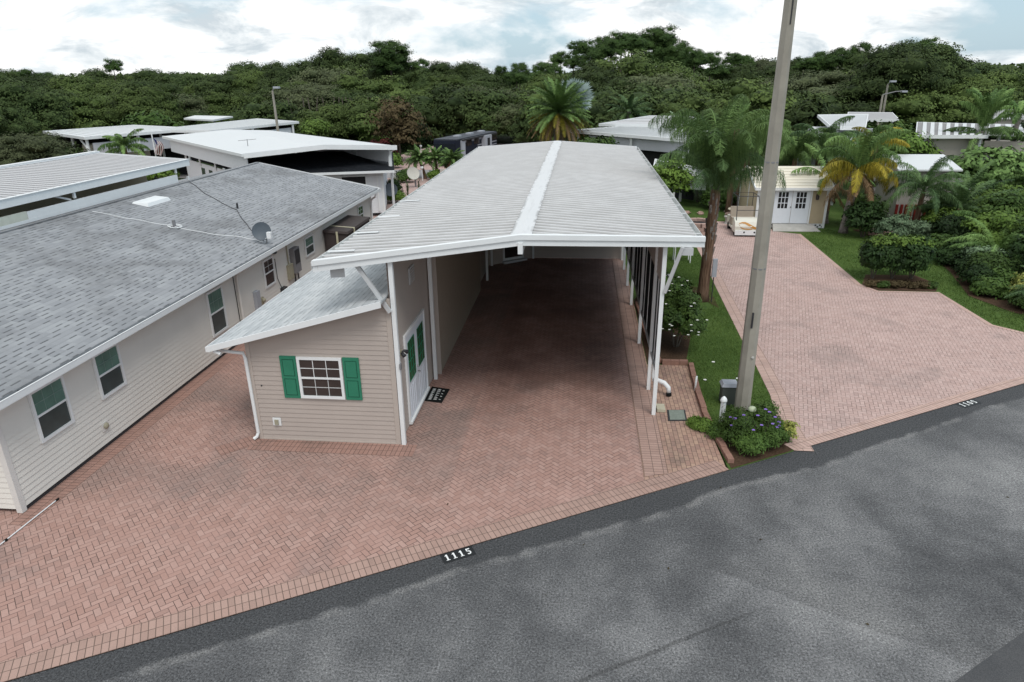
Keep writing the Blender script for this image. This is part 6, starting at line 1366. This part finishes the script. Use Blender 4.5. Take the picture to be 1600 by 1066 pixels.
# ---- palms
def frond_arrays(rs, base, az, el, L, droop, nl, ll, lw, hang, plume=0.0, segs=14, pw=1.25):
    """feather frond: curved midrib with drooping leaflets. returns verts, quads"""
    P = [np.array(base, float)]; D = []; h = np.array([np.cos(az), np.sin(az), 0.0])
    for i in range(segs):
        t = (i + .5) / segs; e = el - droop * t ** pw; d = h * np.cos(e) + np.array([0, 0, np.sin(e)]); D.append(d); P.append(P[-1] + d * L / segs)
    P = np.array(P); D.append(D[-1]); D = np.array(D); V = []; side = np.array([-np.sin(az), np.cos(az), 0.0])
    # midrib as narrow quads
    for i in range(segs):
        w = .022 * (1 - i / segs) + .006; V += [P[i] - side * w, P[i] + side * w, P[i + 1] + side * w * .8, P[i + 1] - side * w * .8]
    t = np.linspace(.12, .99, nl); idx = t * segs; i0 = np.minimum(idx.astype(int), segs - 1); fr = (idx - i0)[:, None]
    base_p = P[i0] * (1 - fr) + P[i0 + 1] * fr; dd = D[i0]
    prof = (np.sin(np.pi * np.clip(t * .86 + .12, 0, 1)) ** .6)[:, None] * ll
    for sgn in (-1, 1):
        j = rs.normal(0, .16, (nl, 3)); up = np.cross(dd, side)
        out = unit(side * sgn * (.85) + dd * .55 + j + (rs.uniform(-1, 1, (nl, 1)) * plume) * np.array([[0, 0, 1]]))
        of = max(.22, .97 - .5 * hang); m = base_p + out * prof * (.30 + .25 * of) + np.array([0, 0, -1]) * prof * hang * .16; e = base_p + out * prof * of + (np.array([0, 0, -1]) + rs.normal(0, .10, (nl, 3))) * prof * hang * .66
        w = (dd * lw / 2)
        q1 = np.stack([base_p - w, base_p + w, m + w * .9, m - w * .9], 1); q2 = np.stack([m - w * .9, m + w * .9, e + w * .15, e - w * .15], 1)
        V += list(q1.reshape(-1, 3)); V += list(q2.reshape(-1, 3))
    return np.array(V)
def palm_crown(name, seed, mat, n, L, el=(80, -30), droop=(70, 110), nl=44, ll=.42, lw=.03, hang=.8, plume=.3, z=0, az0=0, tint=(0, 1), pw=1.25):
    rs = np.random.RandomState(seed); Vs, T = [], []
    for i in range(n):
        t = i / max(1, n - 1); e = np.radians(el[0] + (el[1] - el[0]) * t + rs.uniform(-8, 8)); dr = np.radians(rs.uniform(*droop)); az = az0 + i * 2.39996 + rs.uniform(-.2, .2)
        v = frond_arrays(rs, (0, 0, z), az, e, L * rs.uniform(.85, 1.1), dr, nl, ll, lw, hang, plume, 14, pw); Vs.append(v); T.append(np.clip(np.full(len(v) // 4, rs.uniform(*tint)) + rs.normal(0, .24, len(v) // 4), 0, 1))
    V = np.concatenate(Vs); return np_mesh(name, V, np.arange(len(V)).reshape(-1, 4), MT[mat], np.concatenate(T))
def palm(x, y, h, r, label, parts, bark='palm_bark', lean=(0, 0), name='palm_tree', rings=True, cat='palm', group=None, z=0.0):
    t = thing(name, (x, y, z), label, cat, group); mb = MB(); n = 12; rs = random.Random(int(x * 7 + y))
    pts = [(x + lean[0] * (k / n) ** 1.3, y + lean[1] * (k / n) ** 1.3, z + h * k / n - (.05 if k == 0 else 0)) for k in range(n + 1)]
    rad = [r * (1.18 - .3 * k / n + (.05 * (k % 2) if rings else 0)) for k in range(n + 1)]; rad[0] *= 1.25; mb.tube(pts, rad, 10); mb.build('trunk', MT[bark], t, smooth=True)
    for i, (nm, kw) in enumerate(parts):
        kk = dict(kw); m = kk.pop('mat'); np_obj(nm, palm_crown(nm, int(x * 13 + y * 5 + i * 17) % 9999 + 3, m, **kk), t, (lean[0], lean[1], h))
    return t
# queen palm beside the big carport
qp = palm(4.45, 24.1, 3.95, .17, 'tall queen palm with arching plumes beside the big carport', [
    ('fronds', dict(mat='frond', n=22, L=3.75, el=(89, 64), droop=(115, 160), nl=170, ll=.95, lw=.013, hang=1.3, plume=.6, pw=2.6)),
    ('lower_fronds', dict(mat='frond_dark', n=9, L=2.7, el=(74, 48), droop=(110, 140), nl=130, ll=.80, lw=.016, pw=2.0, hang=1.1, plume=.4))], lean=(.12, 0))
mb = MB(); rr = random.Random(6)
for k in range(46):      # ragged old leaf bases on the trunk
    a = rr.uniform(0, 6.28); z0 = rr.uniform(1.5, 3.9); xx = 4.45 + .12 * (z0 / 3.95) ** 1.3; rr_ = .17 * (1.15 - .3 * z0 / 3.95)
    mb.beam((xx + rr_ * math.cos(a), 24.1 + rr_ * math.sin(a), z0), (xx + (rr_ + .05) * math.cos(a), 24.1 + (rr_ + .05) * math.sin(a), z0 + rr.uniform(.14, .34)), rr.uniform(.03, .07), .015)
mb.build('leaf_base_sheath', MT['palm_bark_grey'], qp)
# box on the palm trunk, bed edging at its foot
tb = thing('bird_box', (4.72, 23.9, .8), 'light grey box on a thin stand beside the queen palm trunk', 'box')
MB().box(4.66, 23.85, .95, 4.82, 23.95, 1.6).build('body', MT['ltgrey_box'], tb, bevel=.01); MB().tube([(4.74, 23.9, 0), (4.74, 23.9, .95)], .018, 6).build('stand', MT['dark'], tb)
palm(9.3, 42.6, 3.5, .14, 'second queen palm just left of the concrete pole, behind the khaki shed', [('fronds', dict(mat='frond', n=18, L=3.0, el=(86, 45), droop=(100, 135), nl=90, ll=.70, lw=.035, hang=1.2, plume=.4, pw=1.7))], lean=(.6, 0))
palm(12.2, 41.8, 3.0, .14, 'drooping bright palm right of the concrete pole behind the khaki shed', [('fronds', dict(mat='frond', n=18, L=3.1, el=(85, 35), droop=(100, 140), nl=90, ll=.75, lw=.035, hang=1.25, plume=.3, pw=1.6))])
palm(13.9, 43.0, 3.2, .16, 'dark shaggy palm between the khaki shed and the bright ribbed roof', [('fronds', dict(mat='frond_dark', n=18, L=3.2, el=(85, 10), droop=(95, 135), nl=84, ll=.75, lw=.04, hang=1.2, plume=.3, pw=1.6))])
# yellowing palm with hanging dead fronds
palm(13.3, 35.84, 3.1, .17, 'leaning queen palm with yellow and brown fronds right of the khaki shed', [
    ('fronds', dict(mat='frond', n=12, L=3.2, el=(88, 60), droop=(95, 135), nl=100, ll=.70, lw=.028, hang=1.2, plume=.4, pw=1.9)),
    ('yellow_fronds', dict(mat='frond_yellow', n=10, L=2.4, el=(58, 20), droop=(100, 135), nl=90, ll=.75, lw=.030, hang=1.3, plume=.3, pw=1.3)),
    ('dead_fronds', dict(mat='frond_brown', n=7, L=2.4, el=(5, -50), droop=(55, 75), nl=60, ll=.5, lw=.035, hang=1.3, az0=2.0))], bark='palm_bark_grey', lean=(.25, 0))
palm(13.0, 38.4, 2.2, .30, 'thick shaggy brown palm trunk behind the leaning yellow palm', [('dead_fronds', dict(mat='frond_brown', n=16, L=1.7, el=(-20, -80), droop=(10, 30), nl=30, ll=.4, lw=.06, hang=1.0)), ('fronds', dict(mat='frond', n=10, L=2.6, el=(80, 20), droop=(70, 100), nl=50, ll=.55, lw=.05, hang=1.0))], bark='palm_bark_grey')
palm(16.6, 42.0, 3.7, .15, 'palm with yellow-green drooping top above the light green mass', [('fronds', dict(mat='frond_yellow', n=10, L=2.0, el=(80, 25), droop=(90, 120), nl=50, ll=.5, lw=.045, hang=1.0)), ('lower_fronds', dict(mat='frond', n=6, L=2.0, el=(20, -10), droop=(70, 90), nl=44, ll=.5, lw=.045, hang=1.0))])
palm(16.34, 35.1, 2.25, .11, 'slim dark palm with thin trunk before the white-roofed garden shed', [
    ('fronds', dict(mat='frond_dark', n=22, L=2.5, el=(86, 10), droop=(70, 115), nl=84, ll=.50, lw=.024, hang=1.0, plume=.3))], bark='palm_bark', lean=(.1, 0))
palm(18.0, 34.6, 1.5, .10, 'stiff dark feathery palm right of the slim dark palm', [('fronds', dict(mat='frond_dark', n=20, L=2.5, el=(78, 10), droop=(30, 60), nl=74, ll=.42, lw=.028, hang=.5))])
palm(24.6, 46.8, 4.1, .17, 'tall coconut palm with swollen green crown on the right', [('fronds', dict(mat='frond', n=12, L=3.0, el=(88, 72), droop=(60, 100), nl=80, ll=.75, lw=.045, hang=1.2, pw=2.0)), ('lower_fronds', dict(mat='frond', n=8, L=3.3, el=(25, 0), droop=(45, 75), nl=80, ll=.62, lw=.04, hang=1.3))], bark='palm_bark_grey')
palm(27.6, 48.6, 4.9, .15, 'smaller palm tuft right of the tall coconut palm', [('fronds', dict(mat='frond', n=10, L=2.0, el=(80, 20), droop=(80, 110), nl=44, ll=.55, lw=.07, hang=1.0))], bark='palm_bark_grey')
palm(23.8, 40.6, 1.9, .16, 'leaning pygmy date palm right of the pair at the street corner', [('fronds', dict(mat='frond', n=26, L=1.7, el=(75, -25), droop=(60, 90), nl=46, ll=.30, lw=.035, hang=.5)), ('dead_fronds', dict(mat='frond_brown', n=3, L=1.4, el=(-40, -60), droop=(30, 40), nl=30, ll=.25, lw=.035, hang=.6))], bark='bark', lean=(.5, 0))
palm(22.4, 41.0, 1.7, .10, 'slimmer pygmy date palm left of the pair at the street corner', [('fronds', dict(mat='frond', n=22, L=1.6, el=(75, -15), droop=(60, 90), nl=44, ll=.28, lw=.035, hang=.5))], bark='bark', lean=(.3, 0))
palm(15.55, 23.1, .6, .14, 'pygmy date palm with arching fronds cut by the right picture edge', [('fronds', dict(mat='frond_dark', n=30, L=1.45, el=(80, -5), droop=(65, 100), nl=64, ll=.26, lw=.016, hang=.5, plume=.15))], bark='bark')
palm(17.0, 29.2, .5, .12, 'arching palm clump low in the right border', [('fronds', dict(mat='frond', n=30, L=2.2, el=(80, 10), droop=(70, 110), nl=80, ll=.36, lw=.02, hang=.7))], bark='bark')
palm(18.1, 31.6, .6, .12, 'bright arching palm clump with drooping fronds above the low arching clump', [('fronds', dict(mat='frond', n=20, L=2.3, el=(82, 30), droop=(80, 120), nl=60, ll=.45, lw=.026, hang=1.1))], bark='bark')
palm(19.2, 30.0, .6, .12, 'feathery palm clump at the right picture edge', [('fronds', dict(mat='frond', n=20, L=2.3, el=(80, 20), droop=(60, 110), nl=58, ll=.4, lw=.026, hang=.7))], bark='bark')
palm(-33.3, 48.6, 3.0, .15, 'feathery green palm in front of the left carports beside the flag', [('fronds', dict(mat='frond', n=16, L=2.2, el=(82, 5), droop=(80, 115), nl=50, ll=.5, lw=.06, hang=1.0))], bark='palm_bark')
palm(3.9, 62, 4.6, .20, 'tall feathery palm standing alone before the dark forest', [('fronds', dict(mat='frond_dark', n=26, L=2.1, el=(80, -25), droop=(40, 80), nl=44, ll=.42, lw=.07, hang=.5))], bark='palm_bark_grey')
palm(5.9, 62, 3.1, .14, 'small palm right of the tall feathery one', [('fronds', dict(mat='frond_dark', n=16, L=1.7, el=(75, -10), droop=(50, 80), nl=36, ll=.36, lw=.07, hang=.5))], bark='palm_bark_grey')
palm(8.0, 61.5, 3.3, .14, 'pale grey-green palm furthest right of the three before the forest', [('fronds', dict(mat='silver_leaf', n=14, L=1.6, el=(80, 0), droop=(40, 70), nl=34, ll=.36, lw=.07, hang=.4))], bark='palm_bark_grey')
# the great round date palm
palm(-1.70, 50, 5.15, .34, 'huge round date palm with orange and brown skirt beyond the ridge', [
    ('fronds', dict(mat='frond', n=84, L=2.65, el=(88, -2), droop=(28, 66), nl=64, ll=.40, lw=.042, hang=.4, plume=.2)),
    ('yellow_fronds', dict(mat='frond_yellow', n=34, L=2.65, el=(8, -28), droop=(48, 70), nl=50, ll=.34, lw=.035, hang=.5, tint=(0, .5))),
    ('dead_fronds', dict(mat='frond_brown', n=38, L=2.8, el=(-12, -50), droop=(35, 60), nl=46, ll=.3, lw=.035, hang=.5))], bark='palm_bark_grey', rings=True)
# trio of small palms
for dx, dy, ln, nm in ((-12.4, 54.6, (-.45, 0), 'left'), (-11.5, 54.9, (-.1, 0), 'middle'), (-10.9, 54.4, (.75, 0), 'right')):
    palm(dx, dy, 1.5, .11, nm + ' of three small pygmy palms beyond the big roof', [('fronds', dict(mat='frond', n=38, L=1.35, el=(80, -5), droop=(50, 90), nl=56, ll=.30, lw=.04, hang=.6))], bark='palm_bark', lean=ln, group='trio of small pygmy palms')
# agave-like spikes beside the white house
for x, y, s, nm in ((-11.6, 45.5, 1.0, 'left'), (-11.0, 46.2, 1.15, 'right')):
    t = thing('spiky_plant', (x, y, 0), nm + ' tall spiky green plant between the dark clipped shrub and the big roof', 'plant'); mb = MB(); rr = random.Random(int(-x * 10))
    for k in range(26):
        a = rr.uniform(0, 6.28); z0 = rr.uniform(.1, .9) * s; l = rr.uniform(.25, .42) * s; d = (math.cos(a), math.sin(a)); e = (-d[1] * .035, d[0] * .035)
        mb.poly([(x + e[0], y + e[1], z0), (x - e[0], y - e[1], z0), (x + d[0] * l * .6, y + d[1] * l * .6, z0 + l)])
    mb.build('leaves', MT['silver_leaf'] if False else plain('spike_green', (0.07, 0.13, 0.05), 0.6, 0.2), t); MB().tube([(x, y, 0), (x, y, .9 * s)], .05, 6).build('stem', MT['bark'], t)
# fan palms
def fan_leaf(rs, c, d, r, nseg, spread=2.6):
    d = d / np.linalg.norm(d); u = np.cross(d, rs.normal(0, 1, 3)); u /= np.linalg.norm(u); V = []
    n = np.cross(d, u)
    for k in range(nseg):
        a = -spread + 2 * spread * (k + .5) / nseg; rd = d * np.cos(a) + u * np.sin(a) + n * rs.uniform(-.08, .16); sd = -d * np.sin(a) + u * np.cos(a); w = r * spread / nseg * .8; L = r * rs.uniform(.9, 1.05)
        V += [c, c + rd * L * .6 + sd * w, c + rd * L, c + rd * L * .6 - sd * w]
    return V
def fan_palm(x, y, h, r, R, n, label, mat, bark='palm_bark_grey', leafr=.8):
    t = thing('fan_palm', (x, y, 0), label, 'palm'); MB().tube([(x, y, 0), (x, y, h)], [r * 1.2, r], 10).build('trunk', MT[bark], t, smooth=True)
    rs = np.random.RandomState(int(abs(x) * 11 + y)); V, T = [], []
    for i in range(n):
        el = np.radians(85 - 95 * i / n); az = i * 2.4; d = np.array([np.cos(az) * np.cos(el), np.sin(az) * np.cos(el), np.sin(el)]); q = fan_leaf(rs, d * R * rs.uniform(.8, 1), d + np.array([0, 0, -.15]), leafr * rs.uniform(.85, 1.1), 22); V += q; T += [rs.uniform(0, 1)] * (len(q) // 4)
        V += [d * .05 + [0, 0, -.02], d * .05 + [0, 0, .03], d * R + [0, 0, .02], d * R + [0, 0, -.02]]; T.append(.3)
    V = np.array(V); np_obj('fan_leaves', np_mesh('fan_leaves', V, np.arange(len(V)).reshape(-1, 4), MT[mat], np.clip(np.array(T), 0, 1)), t, (0, 0, h)); return t
fan_palm(-.75, 53.0, 5.75, .22, 1.0, 34, 'silver-blue fan palm rising behind the round date palm', 'frond_silver', leafr=.85)
palm(8.6, 41.0, 4.7, .16, 'stiff green palm whose spiky top shows above the tall queen palm', [('fronds', dict(mat='frond', n=16, L=1.5, el=(88, 45), droop=(10, 35), nl=40, ll=.3, lw=.04, hang=.3))])
# hanging moss-grey trunks along the dark wood
rr = random.Random(91)
for i in range(12):
    px = 455 + i * 11 + rr.uniform(-4, 4); x, y = place_px(px, 79.5 + rr.uniform(-1.5, 1.5)); t = thing('bare_trunk', (x, y, 0), 'slender pale tree trunk in the dark wood above the white canopy', 'trunk', 'slender pale trunks in the dark wood')
    MB().tube([(x, y, 0), (x + rr.uniform(-.3, .3), y, 2.4), (x + rr.uniform(-.7, .7), y, 5.5)], [.12, .09, .05], 6).build('stem', MT['bark'], t)

# ---- grass blades on the near lawns
def blades(name, polys, dens, hgt, w, label, seed, hole=None):
    rs = np.random.RandomState(seed); P = []
    for poly in polys:
        A = np.array(poly); lo, hi = A.min(0), A.max(0); n = int((hi[0] - lo[0]) * (hi[1] - lo[1]) * dens); q = rs.uniform(lo, hi, (n, 2)); ins = np.zeros(n, bool); j = len(A) - 1
        for i in range(len(A)):
            c = ((A[i, 1] > q[:, 1]) != (A[j, 1] > q[:, 1])) & (q[:, 0] < (A[j, 0] - A[i, 0]) * (q[:, 1] - A[i, 1]) / (A[j, 1] - A[i, 1] + 1e-12) + A[i, 0]); ins ^= c; j = i
        P.append(q[ins])
    P = np.concatenate(P); n = len(P); a = rs.uniform(0, 6.28, n); h = hgt * rs.uniform(.5, 1.3, n); d = np.stack([np.cos(a), np.sin(a)], 1) * w; ln = rs.normal(0, .45, (n, 2)) * h[:, None]
    V = np.stack([np.c_[P - d, np.zeros(n)], np.c_[P + d, np.zeros(n)], np.c_[P + ln, h]], 1).reshape(-1, 3)
    patch = .5 + .28 * np.sin(P[:, 0] * 1.7 + np.sin(P[:, 1] * .9) * 2) + rs.normal(0, .2, n)
    return tag(np_obj(name, np_mesh(name, V, np.arange(3 * n).reshape(-1, 3), MT['blade'], np.clip(patch, 0, 1)), None, (0, 0, .004)), label, 'grass', kind='stuff')
LAWN = [(3.14, 17.9), (3.1, 15.0), (3.25, 14.4), (4.70, 14.4), (4.92, 16.3), (5.0, 18.3), (5.03, 20.2), (5.2, 25.6), (5.38, 29.6), (5.48, 33.2), (2.1, 33.2), (2.1, 26.0), (3.9, 26.0), (4.6, 25.0), (4.7, 23.2), (4.1, 23.0), (3.75, 21.5), (3.1, 18.1)]
blades('grass', [LAWN], 1500, .05, .006, 'short green grass of the strip between the carport and the pale drive', 5)
RL_ = [(17.6, 20.9), (13.9, 21.5), (13.36, 22.2), (13.34, 25.7), (13.75, 26.7), (13.4, 27.9), (11.4, 27.95), (10.9, 26.6), (11.15, 35.4), (12.8, 36.6), (14.0, 34.2), (15.6, 33.4), (15.5, 31.2), (15.0, 28.5), (14.1, 25.2), (14.6, 23.4), (16.0, 22.0)]
blades('grass', [RL_], 520, .06, .010, 'short green lawn on the right between the pale drive and the shrub border', 6)
# fallen petals and leaves
for i, (x, y) in enumerate(((3.42, 17.05), (3.85, 18.3), (4.3, 17.2))):
    tag(MB().prism([(x + .05 * math.cos(t), y + .04 * math.sin(t)) for t in (0, 1.2, 2.5, 3.8, 5.0)], .03, .045).build('fallen_flower', MT['flower_white']), 'white fallen blossom lying on the grass strip', 'flower', 'white fallen blossoms on the grass strip')

for i, (x, y) in enumerate(((-0.4, 8.6), (1.6, 9.4), (3.3, 10.3), (5.2, 9.9), (6.6, 11.6), (8.3, 12.0), (2.9, 11.9), (7.4, 13.9), (0.2, 9.9), (4.4, 8.4), (-2.4, 10.9), (-5.3, 10.4), (0.3, 19.2), (0.9, 20.6))):
    a = i * 1.7; c, s_ = math.cos(a) * .035, math.sin(a) * .035; MBt = MB().poly([(x - c, y - s_, .024), (x + s_ * .4, y - c * .4, .034), (x + c, y + s_, .026), (x - s_ * .4, y + c * .4, .022)])
    tag(MBt.build('fallen_leaf', MT['brown_leaf']), 'small withered leaf lying on the %s' % ('asphalt' if i < 10 else 'pink driveway bricks'), 'leaf', 'withered leaves lying on the ' + ('asphalt' if i < 10 else 'bricks'))
